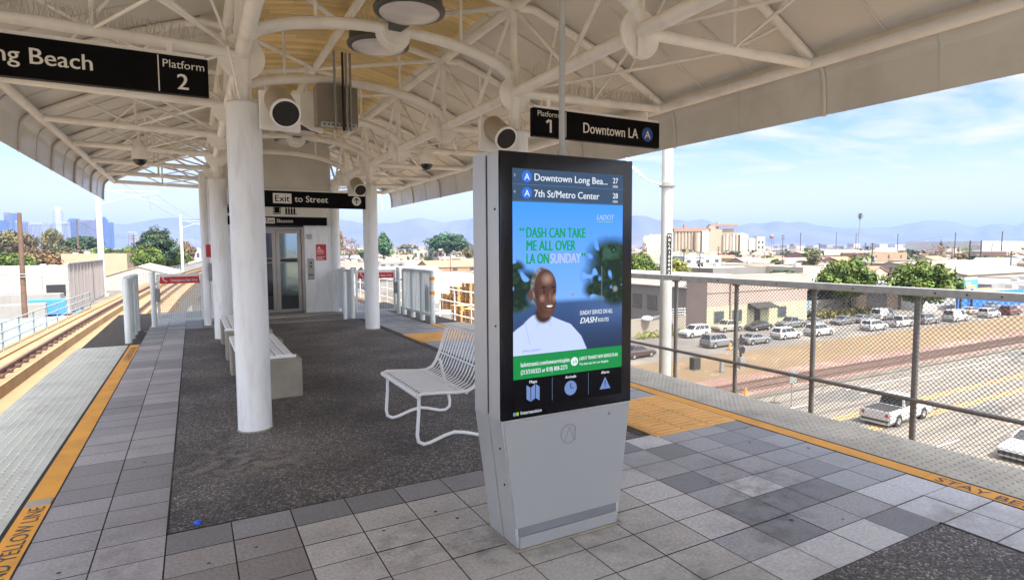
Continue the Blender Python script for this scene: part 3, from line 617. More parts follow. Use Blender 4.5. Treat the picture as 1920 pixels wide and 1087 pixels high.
blend(ell(1.652, 1.335, 0.009, 0.035, 0.9)*0.55, (0.33, 0.19, 0.15)); blend(ell(1.650, 1.318, 0.017, 0.0095, 0.5)*0.75, (0.16, 0.075, 0.055)); blend(ell(1.642, 1.312, 0.004, 0.003, 0.5), (0.01, 0.005, 0.004)); blend(ell(1.661, 1.312, 0.004, 0.003, 0.5), (0.01, 0.005, 0.004))
blend(ell(1.648, 1.287, 0.030, 0.013, 0.35)*0.9, (0.05, 0.018, 0.016)); blend(ell(1.648, 1.290, 0.021, 0.0065, 0.35), (0.70, 0.67, 0.63)); blend(ell(1.648, 1.274, 0.022, 0.005, 0.6)*0.7, (0.22, 0.10, 0.09))
for sg in (-1, 1): blend(ell(1.648+sg*0.033, 1.300, 0.004, 0.022, 0.8, -sg*0.5)*0.7, (0.03, 0.014, 0.011))
U, V = (U-HX)*HS+HX, (V-HZ)*HS+HZ
bm = MB()
gx = np.linspace(XW[0], XW[1], NX+1); gz = np.linspace(ZB, ZT, NZ+1)
me = bpy.data.meshes.new('advert_picture'); vs = [(x, SY, z) for z in gz for x in gx]
fs = [(j*(NX+1)+i, j*(NX+1)+i+1, (j+1)*(NX+1)+i+1, (j+1)*(NX+1)+i) for j in range(NZ) for i in range(NX)]
me.from_pydata(vs, [], fs); at = me.color_attributes.new('tint', 'FLOAT_COLOR', 'CORNER')
rows = np.ones((NZ*NX, 4)); rows[:, :3] = img.reshape(-1, 3)   # both the grid and the picture run from the bottom row upward
rows = np.repeat(rows, 4, axis=0)
at.data.foreach_set('color', rows.ravel().astype(np.float32)); me.materials.append(emit('screen_advert', (1, 1, 1), 0.30, 'tint'))
o = bpy.data.objects.new('advert_picture', me); COL.objects.link(o); o.parent = kio; o.location = -base_of(kio)
def panel(n, x0, x1, z0, z1, m, dy=0.0):
    b = MB(); b.quad((x0, SY-dy, z0), (x1, SY-dy, z0), (x1, SY-dy, z1), (x0, SY-dy, z1)); return part(b, n, M[m], kio)
KX_, KZ_ = (1, 0, 0), (0, 0, 1)
def kt(s, size, m, x, z, w=0.0, maxw=None, align='LEFT', sq=1.0, shear=0.0): return text(s, size, M[m], kio, (x, SY-0.0008, z), KX_, KZ_, 'screen_text', align, w, sq, 0.0006, maxw, shear)
hd = panel('header_bar', 1.43, 2.14, 1.841, 2.005, 'scr_blue')
panel('row_divider', 1.43, 2.14, 1.9245, 1.9265, 'scr_row', 0.0004); panel('row_divider', 1.43, 2.14, 1.8405, 1.8425, 'scr_row', 0.0004)
for z, n, s, mins in ((1.966, '3', 'Downtown Long Bea...', '27'), (1.883, '4', '7th St/Metro Center', '28')):
    b = MB(); b.disc((1.515, SY-0.0006, z), (0, 1, 0), 0.030, 0.0006, 28); part(b, 'route_dot', M['scr_dot'], kio)
    kt('A', 0.047, 'scr_white', 1.515, z-0.017, 0.012, align='CENTER'); kt(s, 0.052, 'scr_white', 1.556, z-0.018, 0.014, 0.47 if n == '3' else 0.415)
    kt(mins, 0.042, 'scr_white', 2.085, z-0.008, 0.014, align='CENTER', sq=0.9); kt('min', 0.024, 'scr_white', 2.085, z-0.032, 0.01, align='CENTER'); kt(n, 0.018, 'scr_white', 1.438, z-0.002)
for s, x, z, mw, m in (('“', 1.465, 1.655, 0.04, 'scr_txtgreen'), ('DASH CAN TAKE', 1.505, 1.655, 0.37, 'scr_txtgreen'), ('ME ALL OVER', 1.505, 1.588, 0.305, 'scr_txtgreen'), ('LA ON', 1.505, 1.52, 0.135, 'scr_txtgreen'), ('SUNDAY', 1.652, 1.52, 0.195, 'scr_pale'), ('”', 1.85, 1.52, 0.04, 'scr_txtgreen')):
    kt(s, 0.076, m, x, z, 0.034, mw)
kt('LADOT', 0.040, 'scr_pale', 1.955, 1.755, 0.02, 0.12, shear=0.2); panel('logo_underline', 1.962, 2.07, 1.742, 1.747, 'scr_lime', 0.0004)
kt('SUNDAY SERVICE ON ALL', 0.034, 'scr_white', 1.845, 1.235, 0.01, 0.225, shear=0.15); kt('DASH', 0.046, 'scr_white', 1.845, 1.188, 0.03, 0.115, shear=0.3); kt('ROUTES', 0.030, 'scr_white', 1.968, 1.19, 0.01, 0.075, shear=0.15)
kt('James, Leimert', 0.020, 'scr_icon', 1.485, 1.062, 0.0, 0.11, shear=0.2)
panel('green_band', 1.43, 2.14, 0.92, 1.0435, 'scr_green'); kt('ladottransit.com/newserviceplan', 0.034, 'scr_white', 1.472, 0.985, 0.012, 0.305); kt('(213/310/323 or 818) 808-2273', 0.034, 'scr_white', 1.472, 0.945, 0.012, 0.29)
b = MB(); b.disc((1.812, SY-0.0006, 0.982), (0, 1, 0), 0.024, 0.0006, 24); part(b, 'city_logo', M['scr_white'], kio); kt('LA', 0.024, 'scr_green', 1.812, 0.973, 0.02, align='CENTER', shear=0.2)
kt('LADOT TRANSIT NEW SERVICE PLAN', 0.027, 'scr_white', 1.843, 0.985, 0.014, 0.265); kt('The best bus for Los Angeles', 0.020, 'scr_white', 1.843, 0.957, 0.01, 0.20)
panel('touch_bar', 1.43, 2.14, 0.765, 0.9185, 'scr_black')
for x in (1.667, 1.905): panel('touch_divider', x, x+0.002, 0.785, 0.91, 'scr_row', 0.0004)
for s, x in (('Maps', 1.548), ('Arrivals', 1.787), ('Alerts', 2.022)): kt(s, 0.023, 'scr_white', x, 0.893, 0.014, align='CENTER')
b = MB(); y_ = SY-0.0006                                       # folded map, clock, warning triangle
for i in range(3):
    x0 = 1.508+i*0.028; k = 0.008 if i % 2 == 0 else -0.008
    b.quad((x0, y_, 0.803+k), (x0+0.024, y_, 0.803-k), (x0+0.024, y_, 0.878-k), (x0, y_, 0.878+k))
part(b, 'map_icon', M['scr_icon'], kio)
b = MB(); b.disc((1.787, y_, 0.838), (0, 1, 0), 0.040, 0.0006, 30); ck = part(b, 'clock_icon', M['scr_icon'], kio)
b = MB(); b.box(1.785, 1.789, y_-0.001, y_-0.0006, 0.836, 0.866); b.box(1.785, 1.806, y_-0.001, y_-0.0006, 0.836, 0.84); part(b, 'clock_hand', M['scr_black'], ck)
b = MB(); b.add([(1.984, y_, 0.805), (2.060, y_, 0.805), (2.022, y_, 0.874)], [(0, 1, 2)]); al = part(b, 'alert_icon', M['scr_icon'], kio)
b = MB(); b.box(2.0195, 2.0245, y_-0.001, y_-0.0006, 0.826, 0.852); b.box(2.0195, 2.0245, y_-0.001, y_-0.0006, 0.814, 0.82); part(b, 'exclamation_mark', M['scr_black'], al)
panel('maker_logo', 1.428, 1.443, 0.731, 0.749, 'scr_icon'); panel('maker_logo', 1.446, 1.461, 0.731, 0.749, 'scr_lime')
kt('Intersection', 0.027, 'scr_white', 1.470, 0.7335, 0.006, 0.16)
for z in (0.35, 0.55, 1.2, 1.8):
    b = MB(); b.disc((1.3605-(0.0 if z > 0.7 else -0.09*(0.71-z)/0.7), KY+0.06, z), (1, 0, 0), 0.006, 0.006, 10); part(b, 'screw', M['dark'], kio)
b = MB(); b.disc((2.05, KY-0.0045, 0.66), (0, 1, 0), 0.009, 0.004, 14); part(b, 'lock', M['galv'], kio)
t = thing('power_conduit', 'thin pale pipe rising from the kiosk top to the canopy roof', 'pipe', (1.83, 2.76, 2.10))
b = MB(); b.tube([(1.83, 2.76, 2.101), (1.83, 2.76, 4.45)], 0.017, 10); part(b, 'pipe', M['pole'], t)
b = MB(); b.cyl(1.83, 2.76, 2.101, 2.14, 0.028, 12); part(b, 'coupling', M['pole'], t)

# ================================================================== HANGING SIGNS
def sign_board(name, label, x0, x1, y, z0, z1, hang, dz=0.1):
    t = thing(name, label, 'sign', ((x0+x1)/2, y, z0))
    b = MB(); b.rbox(x0, x1, y-0.035, y+0.035, z0, z1, 0.004); part(b, 'panel', M['black'], t)
    b = MB()
    for x in hang: b.box(x-0.02, x+0.02, y-0.015, y+0.015, z1, z1+dz)
    b.box(x0+0.02, x1-0.02, y-0.02, y+0.02, z1+0.001, z1+0.03) if dz < 0.5 else None
    part(b, 'hanger', M['cream'], t); return t
SX, SZ = (1, 0, 0), (0, 0, 1)
def st(t, s, size, x, y, z, mw=None, w=0.012, m='letter', al='LEFT'): return text(s, size, M[m], t, (x, y-0.0355, z), SX, SZ, 'lettering', al, w, 1.0, 0.0015, mw)
s1 = sign_board('platform_sign', 'black overhead sign reading Downtown LA on the right', 3.285, 5.09, 5.55, 2.815, 3.12, (3.5, 4.9), 0.12)
st(s1, 'Platform', 0.082, 3.335, 5.55, 3.035, 0.30, 0.0); st(s1, '1', 0.20, 3.455, 5.55, 2.865, None, 0.014)
b = MB(); b.box(3.705, 3.713, 5.513, 5.5148, 2.83, 3.105); part(b, 'divider', M['letter'], s1)
st(s1, 'Downtown LA', 0.165, 3.935, 5.55, 2.905, 0.80, 0.012)
b = MB(); b.bar((3.452, 5.5135, 2.972), (3.492, 5.5135, 3.0), 0.002, 0.026); part(b, 'numeral_flag', M['letter'], s1)
b = MB(); b.disc((4.895, 5.514, 2.965), (0, 1, 0), 0.085, 0.003, 28); part(b, 'route_dot', M['blue'], s1); text('A', 0.13, M['letter'], s1, (4.895, 5.5125, 2.918), SX, SZ, 'lettering', 'CENTER', 0.015, 1, 0.001)
s2 = sign_board('platform_sign', 'black overhead sign reading Long Beach on the left', -1.62, 0.17, 5.55, 2.86, 3.16, (-1.4, -0.1), 0.1)
st(s2, 'Platform', 0.088, -0.157, 5.55, 3.062, 0.30, 0.0); st(s2, '2', 0.175, -0.062, 5.55, 2.898, None, 0.016)
b = MB(); b.box(-0.186, -0.178, 5.513, 5.5148, 2.868, 3.15); part(b, 'divider', M['letter'], s2)
st(s2, 'Long Beach', 0.165, -0.605, 5.55, 2.965, 0.93, 0.012, al='RIGHT')
s3 = sign_board('exit_sign', 'long black hanging sign reading Exit to Street between two far columns', 0.60, 3.02, 11.55, 2.385, 2.68, (0.9, 2.7), 0.62)
b = MB(); b.box(1.325, 1.645, 11.511, 11.5145, 2.452, 2.632); part(b, 'exit_box', M['letter'], s3); text('Exit', 0.17, M['black'], s3, (1.348, 11.5105, 2.482), SX, SZ, 'lettering', 'LEFT', 0.01, 1, 0.001, 0.275)
st(s3, 'to Street', 0.165, 1.70, 11.55, 2.485, 0.62)
b = MB(); b.disc((2.845, 11.5135, 2.535), (0, 1, 0), 0.088, 0.003, 28); part(b, 'arrow_disc', M['letter'], s3)
b = MB(); y_ = 11.511
for (a, c) in (((2.845, 2.48), (2.845, 2.59)), ((2.80, 2.545), (2.847, 2.592)), ((2.89, 2.545), (2.843, 2.592))): b.bar((a[0], y_, a[1]), (c[0], y_, c[1]), 0.002, 0.018)
part(b, 'up_arrow', M['black'], s3)

# ================================================================== LIFT TOWER
EY = 15.2
lift = thing('lift_tower', 'white lift enclosure with stainless glazed doors at the far end of the platform', 'lift', (KX, EY, 0))
b = MB(); b.box(0.36, 1.13, EY, EY+0.12, 0.03, 2.15); b.box(2.44, 3.22, EY, EY+0.12, 0.03, 2.15)
b.box(0.36, 3.22, EY, EY+0.12, 2.151, 2.95); b.box(0.36, 0.48, EY+0.121, EY+2.6, 0.03, 2.95); b.box(3.10, 3.22, EY+0.121, EY+2.6, 0.03, 2.95); b.box(0.481, 3.099, EY+2.5, EY+2.6, 0.03, 2.95); b.box(0.36, 3.22, EY, EY+2.6, 2.951, 3.05)
b.cyl(3.2, EY+0.02, 0.02, 3.2, 0.11, 20); b.cyl(0.38, EY+0.02, 0.02, 3.2, 0.11, 20)
part(b, 'wall', M['white'], lift)
b = MB(); poly = [(KX-1.34, 3.052), (KX+1.34, 3.052)]+[(KX-s, skin_z(abs(s))-0.012) for s in (-1.34+2.68*i/20 for i in range(21))]
b.prism(poly, 'y', EY+0.05, EY+0.10); part(b, 'arched_gable', M['skin'], lift)
b = MB()
for x0, x1, z0, z1 in ((1.135, 1.20, 0.03, 2.145), (2.37, 2.435, 0.03, 2.145), (1.201, 2.369, 2.09, 2.145)): b.box(x0, x1, EY-0.012, EY+0.15, z0, z1)
b.box(1.14, 2.43, EY-0.02, EY+0.2, 0.031, 0.045); part(b, 'door_frame', M['stainless'], lift)
b = MB(); b.box(1.14, 2.43, EY-0.02, EY-0.013, 2.15, 2.20); part(b, 'door_track_dark_strip', M['dark'], lift)  # near-black strip above the door frame
for x0, x1, lab in ((1.205, 1.780, None), (1.786, 2.365, None)):
    b = MB(); yl = EY+0.05
    for a0, a1, c0, c1 in ((x0, x0+0.085, 0.06, 2.085), (x1-0.085, x1, 0.06, 2.085), (x0+0.0855, x1-0.0855, 2.0, 2.085), (x0+0.0855, x1-0.0855, 1.28, 1.40), (x0+0.0855, x1-0.0855, 0.06, 0.14)): b.box(a0, a1, yl, yl+0.045, c0, c1)
    dl = part(b, 'door_leaf', M['stainless'], lift)
    gm = M['mirrorglass'] if x0 > 1.5 else M['darkglass']
    for c0, c1 in ((1.401, 1.999), (0.47, 1.279)):
        g = MB(); g.box(x0+0.086, x1-0.086, yl+0.015, yl+0.025, c0, c1); part(g, 'door_pane', gm, dl)
    g = MB(); g.box(x0+0.086, x1-0.086, yl+0.01, yl+0.03, 0.141, 0.469); g.box(x0+0.09, x1-0.09, yl-0.004, yl-0.0005, 1.30, 1.38) if False else None; part(g, 'kick_panel', M['dark'], dl); g = MB(); g.box(x0+0.09, x1-0.09, yl-0.004, yl-0.0005, 1.30, 1.38); part(g, 'push_bar', M['dark'], dl)
b = MB(); b.rbox(2.715, 2.96, EY-0.012, EY-0.001, 1.33, 1.73, 0.002); rn = part(b, 'red_notice', M['red'], lift)
b = MB(); b.add([(2.745, EY-0.0135, 1.62), (2.825, EY-0.0135, 1.62), (2.785, EY-0.0135, 1.69)], [(0, 1, 2)])
for z in (1.60, 1.57, 1.54, 1.50, 1.42, 1.39, 1.36): b.box(2.735, 2.735+0.2*(0.75+0.25*math.sin(z*90)), EY-0.014, EY-0.0125, z-0.006, z+0.006)
part(b, 'notice_lines', M['letter'], rn)
b = MB(); b.rbox(2.50, 2.66, EY-0.014, EY-0.001, 0.85, 1.38, 0.004); cp = part(b, 'call_panel', M['stainless'], lift)
b = MB(); b.box(2.52, 2.64, EY-0.017, EY-0.0145, 0.955, 0.985); b.disc((2.58, EY-0.016, 1.27), (0, 1, 0), 0.03, 0.004, 14); b.disc((2.58, EY-0.016, 1.18), (0, 1, 0), 0.03, 0.004, 14); part(b, 'call_button', M['dark'], cp)
b = MB(); b.rbox(2.5, 2.62, EY-0.03, EY-0.001, 1.86, 1.98, 0.01); part(b, 'lantern', M['pole'], lift)
s4 = thing('lift_sign', 'small black sign reading Exit Slauson over the lift doors with a pictogram strip', 'sign', (2.0, EY-0.1, 2.2))
b = MB(); b.rbox(0.62, 2.985, EY-0.09, EY-0.012, 2.195, 2.395, 0.004); part(b, 'panel', M['black'], s4)
b = MB(); b.rbox(0.62, 2.985, EY-0.085, EY-0.012, 2.396, 2.72, 0.004); part(b, 'pictogram_panel', M['letter'], s4)
b = MB(); b.box(1.545, 1.765, EY-0.0935, EY-0.091, 2.232, 2.362); part(b, 'exit_box', M['letter'], s4)
yy = EY-0.0945; text('Exit', 0.12, M['black'], s4, (1.562, yy, 2.258), SX, SZ, 'lettering', 'LEFT', 0.01, 1, 0.001, 0.19); text('Slauson', 0.125, M['letter'], s4, (1.80, yy+0.003, 2.255), SX, SZ, 'lettering', 'LEFT', 0.008, 1, 0.001, 0.42)
b = MB(); yq = EY-0.0875
for i, x in enumerate((1.45, 1.82, 2.13, 1.1, 0.8)):
    if i == 0: b.tube([(x, yq, 2.62), (x+0.06, yq, 2.58), (x+0.07, yq, 2.50), (x-0.02, yq, 2.46)], 0.02, 6)
    elif i == 1:
        for q in range(5): b.box(x-0.09, x+0.09, yq-0.002, yq, 2.46+q*0.035, 2.48+q*0.035)
        b.box(x-0.05, x+0.05, yq-0.004, yq-0.002, 2.49, 2.60)
    else:
        for q in range(4): b.box(x-0.12+q*0.062, x-0.08+q*0.062, yq-0.002, yq, 2.48, 2.60); b.disc((x-0.10+q*0.062, yq-0.001, 2.63), (0, 1, 0), 0.02, 0.002, 10)
        b.box(x-0.13, x+0.14, yq-0.002, yq, 2.455, 2.475)
part(b, 'pictogram', M['black'], s4)

# ================================================================== BENCHES
def slat_profile():
    p = [(1.525, 0.435), (1.56, 0.452), (1.70, 0.442), (1.88, 0.425), (1.96, 0.428), (2.02, 0.455), (2.06, 0.51), (2.10, 0.60), (2.15, 0.74), (2.185, 0.84)]
    q = [p[0]]
    for i in range(len(p)-1):
        a, bb = p[i], p[i+1]; q.append(((a[0]*0.5+bb[0]*0.5), (a[1]*0.5+bb[1]*0.5)))
        q.append(bb)
    return q
ch = thing('slatted_bench', 'white slatted metal bench seat with wavy sled legs next to the kiosk', 'bench', (1.85, 4.85, 0))
sp = slat_profile(); Y0, Y1 = 4.36, 5.34
b = MB()
ny = 16
for i in range(ny):
    y = Y0+0.03+(Y1-Y0-0.06)*i/(ny-1)
    R = [[(x-0.003, y-0.011, z-0.004), (x-0.003, y+0.011, z-0.004), (x+0.003, y+0.011, z+0.004), (x+0.003, y-0.011, z+0.004)] for x, z in sp]; b.loft(R)
part(b, 'seat_slats', M['chair'], ch)
b = MB()
for y in (Y0, Y1): b.tube([(x, y, z) for x, z in sp], 0.016, 8)
b.tube([(1.525, Y0, 0.435), (1.525, Y1, 0.435)], 0.022, 10); b.tube([(2.185, Y0, 0.84), (2.185, Y1, 0.84)], 0.016, 8); b.tube([(1.95, Y0, 0.41), (1.95, Y1, 0.41)], 0.013, 8); b.tube([(2.10, Y0, 0.59), (2.10, Y1, 0.59)], 0.009, 6)
part(b, 'seat_frame', M['chair'], ch)
for y in (Y0+0.06, Y1-0.06):
    b = MB(); b.tube([(1.555, y, 0.43), (1.55, y, 0.28), (1.535, y, 0.10), (1.545, y, 0.045), (1.59, y, 0.018), (1.64, y, 0.022), (1.78, y, 0.065), (1.86, y, 0.078), (1.95, y, 0.06), (2.07, y, 0.022), (2.13, y, 0.022), (2.17, y, 0.05), (2.175, y, 0.11), (2.13, y, 0.30), (2.075, y, 0.535)], 0.015, 8)
    part(b, 'sled_leg', M['chair'], ch)
def concrete_bench(y0, y1, label):
    t = thing('concrete_bench', label, 'bench', (0.68, (y0+y1)/2, 0), group='concrete benches by the left columns')
    for ya, yb in ((y0, y0+0.34), (y1-0.34, y1)):
        b = MB(); b.rbox(0.37, 1.0, ya, yb, 0.0, 0.435, 0.018); part(b, 'end_block', M['concrete'], t)
    b = MB(); b.rbox(0.44, 0.93, y0+0.341, y1-0.341, 0.22, 0.40, 0.01); part(b, 'seat_beam', M['concrete'], t)
    b = MB()
    for i in range(6):
        x = 0.375+i*0.092; b.rbox(x, x+0.078, y0+0.055, y1-0.02, 0.437, 0.475, 0.006)
    part(b, 'seat_slats', M['chair'], t)
    b = MB(); b.rbox(0.36, 0.945, y0+0.03, y0+0.052, 0.437, 0.466, 0.004); part(b, 'slat_trim', M['chair'], t)
concrete_bench(6.60, 8.45, 'grey concrete bench with white slatted seat partly behind the front left column')
concrete_bench(9.25, 11.2, 'farther grey concrete bench with white slatted seat beside the second left column')

# ================================================================== END-OF-PLATFORM RAILINGS AND EMERGENCY GATES
def railing_panel(label, x, y0, y1, lean=0.0, grp='pale railing panels at the platform end'):
    t = thing('railing_panel', label, 'railing', (x, (y0+y1)/2, 0), group=grp)
    L = y1-y0; n = 3
    for i in range(n+1):
        y = y0+L*i/n; b = MB(); b.lathe([(0.055, 0.0), (0.055, 1.10), (0.03, 1.125)], x+lean*i/n, y, 14); part(b, 'post', M['gate'], t)
    b = MB(); b.rbox(x-0.06, x+0.06, y0+0.05, y1-0.05, 1.085, 1.14, 0.012); b.rbox(x-0.02, x+0.02, y0+0.056, y1-0.056, 0.14, 0.19, 0.006); part(b, 'top_rail', M['gate'], t)
    b = MB(); y = y0+0.1
    while y < y1-0.08: b.box(x-0.02, x+0.02, y-0.012, y+0.012, 0.19, 1.085); y += 0.105
    part(b, 'pickets', M['gate'], t); return t
railing_panel('pale railing panel at the left platform end by the tactile strip', -1.03, 11.98, 13.75)
railing_panel('pale railing panel at the right platform end behind the yellow floor pad', 4.50, 11.82, 13.75)
def gate(label, x0, x1, y, handle_left):
    t = thing('emergency_gate', label, 'gate', ((x0+x1)/2, y, 0), group='emergency exit gates')
    for x in (x0, x1): b = MB(); b.lathe([(0.05, 0), (0.05, 1.14), (0.03, 1.16)], x, y, 14); part(b, 'post', M['gate'], t)
    b = MB()
    for a0, a1, c0, c1 in ((x0+0.07, x0+0.12, 0.10, 1.10), (x1-0.12, x1-0.07, 0.10, 1.10), (x0+0.121, x1-0.121, 0.10, 0.15), (x0+0.121, x1-0.121, 1.05, 1.10)): b.box(a0, a1, y-0.025, y+0.025, c0, c1)
    part(b, 'gate_frame', M['gate'], t)
    b = MB(); nx = 22; nz = 18
    for i in range(1, nx): xx = x0+0.121+(x1-x0-0.242)*i/nx; b.box(xx-0.003, xx+0.003, y-0.003, y+0.003, 0.15, 1.05)
    for j in range(1, nz): zz = 0.15+0.9*j/nz; b.box(x0+0.121, x1-0.121, y+0.0035, y+0.0075, zz-0.003, zz+0.003)
    part(b, 'wire_mesh', M['gate'], t)
    b = MB(); b.box(x0+0.13, x1-0.13, y-0.034, y-0.026, 0.90, 1.045); sg = part(b, 'exit_notice', M['red'], t)
    text('Emergency Exit Only', 0.075, M['letter'], sg, (x0+0.33, y-0.035, 0.945), SX, SZ, 'lettering', 'LEFT', 0.012, 1, 0.001, x1-x0-0.50)
    b = MB(); b.tube([(x0+0.19, y-0.036, 1.01), (x0+0.21, y-0.036, 0.97), (x0+0.26, y-0.036, 0.95), (x0+0.24, y-0.036, 0.92)], 0.012, 5); b.disc((x0+0.19, y-0.036, 1.02), (0, 1, 0), 0.014, 0.003, 10); part(b, 'pictogram', M['letter'], sg)
    b = MB(); hx = x0+0.04 if handle_left else x1-0.12; b.rbox(hx, hx+0.09, y-0.05, y-0.027, 0.52, 0.80, 0.006); part(b, 'lock_box', M['galv'], t)
    return t
gate('pale mesh gate with red emergency exit notice at the left platform end', -0.76, 0.24, 14.30, True)
gate('pale mesh gate with red emergency exit notice half hidden behind the right far column', 3.30, 4.42, 13.95, False)
t = thing('railing_panel', 'flat pale railing panel between the lift and the right emergency gate', 'railing', (3.4, 14.6, 0))
for x, y in ((3.22, 13.6), (3.03, 13.55)): b = MB(); b.lathe([(0.045, 0), (0.045, 1.08), (0.03, 1.1)], x, y, 12); part(b, 'post', M['gate'], t)
b = MB(); b.box(3.235, 3.265, 13.65, 15.1, 0.12, 1.08); b.rbox(3.21, 3.29, 13.64, 15.1, 1.081, 1.12, 0.008); part(b, 'infill_panel', M['gate'], t)
# stickers and banner on the right railing's end post
t = thing('banner', 'small blue and green banner on the right end railing', 'banner', (4.5, 11.9, 0.6))
b = MB(); b.box(4.535, 4.542, 11.95, 12.25, 0.55, 0.82); part(b, 'blue_half', M['blue'], t)
b = MB(); b.box(4.535, 4.542, 11.95, 12.25, 0.25, 0.548); part(b, 'green_half', mat('banner_green', (0.22, 0.36, 0.05)), t)
for z in (0.62, 0.93):
    b = MB(); b.tube([(4.50, 11.82, z), (4.50, 11.82, z+0.07)], 0.058, 14); b.build('reflective_band', mat('orange_band', (0.75, 0.33, 0.04)), label='orange band %s on the end post of the right railing' % ('low down' if z < 0.8 else 'near the top'), cat='band')
t = thing('floor_sign', 'small blue tilted sign standing behind the white slatted bench back', 'sign', (4.75, 9.3, 0))
b = MB(); b.add([(4.55, 9.0, 0.05), (4.95, 9.3, 0.05), (4.95, 9.36, 0.42), (4.55, 9.06, 0.42), (4.55, 9.02, 0.05), (4.95, 9.32, 0.05), (4.95, 9.38, 0.42), (4.55, 9.08, 0.42)], [(0, 1, 2, 3), (7, 6, 5, 4), (0, 4, 5, 1), (2, 6, 7, 3), (1, 5, 6, 2), (0, 3, 7, 4)]); part(b, 'board', mat('faded_blue', (0.10, 0.18, 0.46)), t)
b = MB()
for x in (4.57, 4.93): b.box(x-0.015, x+0.015, 9.1+(x-4.57)*0.75, 9.14+(x-4.57)*0.75, 0.0, 0.05)
part(b, 'foot', M['dark'], t)

# ================================================================== SPEAKERS, LAMPS, CAMERAS, HANGING DISPLAY
def speaker(cx, y, z, label, s=1.0):
    t = thing('speaker_unit', label, 'speaker', (cx, y, z), group='public address speakers')
    b = MB(); b.rbox(cx-0.165*s, cx+0.165*s, y, y+0.06, z-0.165*s, z+0.165*s, 0.006); part(b, 'back_plate', M['cream'], t)
    p0, p1 = Vector((cx-0.01, y+0.03, z+0.10*s)), Vector((cx+0.01, y-0.24*s, z-0.065*s)); d = (p1-p0).normalized()
    b = MB(); b.tube([p0, p0.lerp(p1, 0.85), p1], 0.118*s, 28, 0, True, True); hs = part(b, 'horn_housing', mat('speaker_tan', (0.36, 0.31, 0.235), 0.5), t)
    b = MB(); b.tube([p1-d*0.012, p1+d*0.012], 0.122*s, 28); part(b, 'rim', M['cream'], hs)
    b = MB(); b.tube([p1+d*0.0125, p1+d*0.016], 0.106*s, 28); part(b, 'grille', M['speakerblack'], hs)
speaker(0.71, 5.45, 2.79, 'large round speaker on a square plate right of the front left column', 1.0)
speaker(2.78, 5.45, 2.76, 'round speaker on a square plate above the kiosk beside the right column', 0.97)
speaker(2.84, 11.45, 2.79, 'distant round speaker above the exit sign by the right far column', 0.97)
def lamp(x, y, z, label, sgn):
    t = thing('ceiling_lamp', label, 'lamp', (x, y, z), group='round lamps under the arches')
    b = MB(); b.lathe([(0.29, z), (0.315, z+0.006), (0.32, z+0.03), (0.30, z+0.045), (0.295, z+0.13), (0.26, z+0.17), (0.05, z+0.185)], x, y, 40); hs = part(b, 'housing', M['lampgrey'], t)
    b = MB(); b.lathe([(0.268, z-0.004), (0.262, z-0.012), (0.2, z-0.017), (0.01, z-0.02)], x, y, 36); part(b, 'lens', M['lens'], t)
    b = MB(); b.loft([[(x-0.10, y+sgn*0.27, z+0.0), (x+0.10, y+sgn*0.27, z+0.0), (x+0.10, y+sgn*0.27, z+0.12), (x-0.10, y+sgn*0.27, z+0.12)], [(x-0.045, y+sgn*0.50, z-0.02), (x+0.045, y+sgn*0.50, z-0.02), (x+0.045, y+sgn*0.50, z+0.06), (x-0.045, y+sgn*0.50, z+0.06)]]); part(b, 'arm', M['lampgrey'], t)
    b = MB(); r9 = random.Random(int(y*100))
    for i in range(150):
        a = r9.uniform(0, 6.283); r = 0.28*math.sqrt(r9.random()); b.tube([(x+r*math.cos(a), y+r*math.sin(a), z+0.15), (x+1.12*r*math.cos(a), y+1.12*r*math.sin(a), z+0.29)], 0.0016, 3, caps=False)
    part(b, 'bird_spikes', M['steelspike'], hs)
for k, (la, lb) in ((0, ('largest round grey lamp under the plank ceiling, nearest to the viewer', 'round grey lamp partly hidden behind the first arch plate')), (3, ('small round lamp below the far arch above the exit sign', 'small dark round lamp beyond the far arch plate')), (-3, ('round lamp behind the viewer on the near side of an arch', 'round lamp behind the viewer on the far side of an arch'))):
    lamp(KX, FY(k)-0.50, 3.70, la, 1); lamp(KX, FY(k)+0.50, 3.70, lb, -1)
    b = MB(); b.disc((KX, FY(k), 3.68), (0, 1, 0), 0.17, 0.03, 28); b.disc((KX, FY(k), 3.68), (0, 1, 0), 0.10, 0.12, 20); part(b, 'lamp_plate', M['cream'], can)
def dome(x, y, z, label):
    t = thing('dome_camera', label, 'camera', (x, y, z), group='dome security cameras')
    b = MB(); b.lathe([(0.05, z+0.32), (0.10, z+0.22), (0.115, z+0.10), (0.115, z)], x, y, 20); b.tube([(x, y, z+0.3), (x, y, z+0.5)], 0.025, 8); part(b, 'housing', M['cream'], t)
    b = MB(); b.lathe([(0.012, z-0.10), (0.06, z-0.085), (0.095, z-0.04), (0.105, z-0.001)], x, y, 20); part(b, 'dome', M['darkglass'], t)
dome(-0.72, 11.71, 3.12, 'black dome camera under the left canopy wing'); dome(3.62, 9.69, 3.06, 'black dome camera under the right canopy wing left of the kiosk')
t = thing('hanging_display', 'grey hanging display box on twin steel channels below the arches', 'display', (1.72, 7.5, 3.1))
b = MB(); b.rbox(1.40, 1.90, 7.5, 7.72, 3.13, 3.62, 0.008); part(b, 'case', mat('taupe_case', (0.24, 0.215, 0.18), 0.5), t)
b = MB(); b.box(1.44, 1.87, 7.44, 7.499, 3.10, 3.155); part(b, 'perforated_bracket', M['pole'], t)
b = MB()
for i in range(8): b.disc((1.475+i*0.05, 7.438, 3.128), (0, 1, 0), 0.011, 0.004, 10)
part(b, 'bracket_hole', M['dark'], t)
for x in (1.60, 1.70, 1.74, 1.79):
    b = MB(); b.box(x-0.011, x+0.011, 7.40, 7.437, 3.06, 4.0); part(b, 'channel', M['galv'] if x != 1.70 else M['speakerblack'], t)
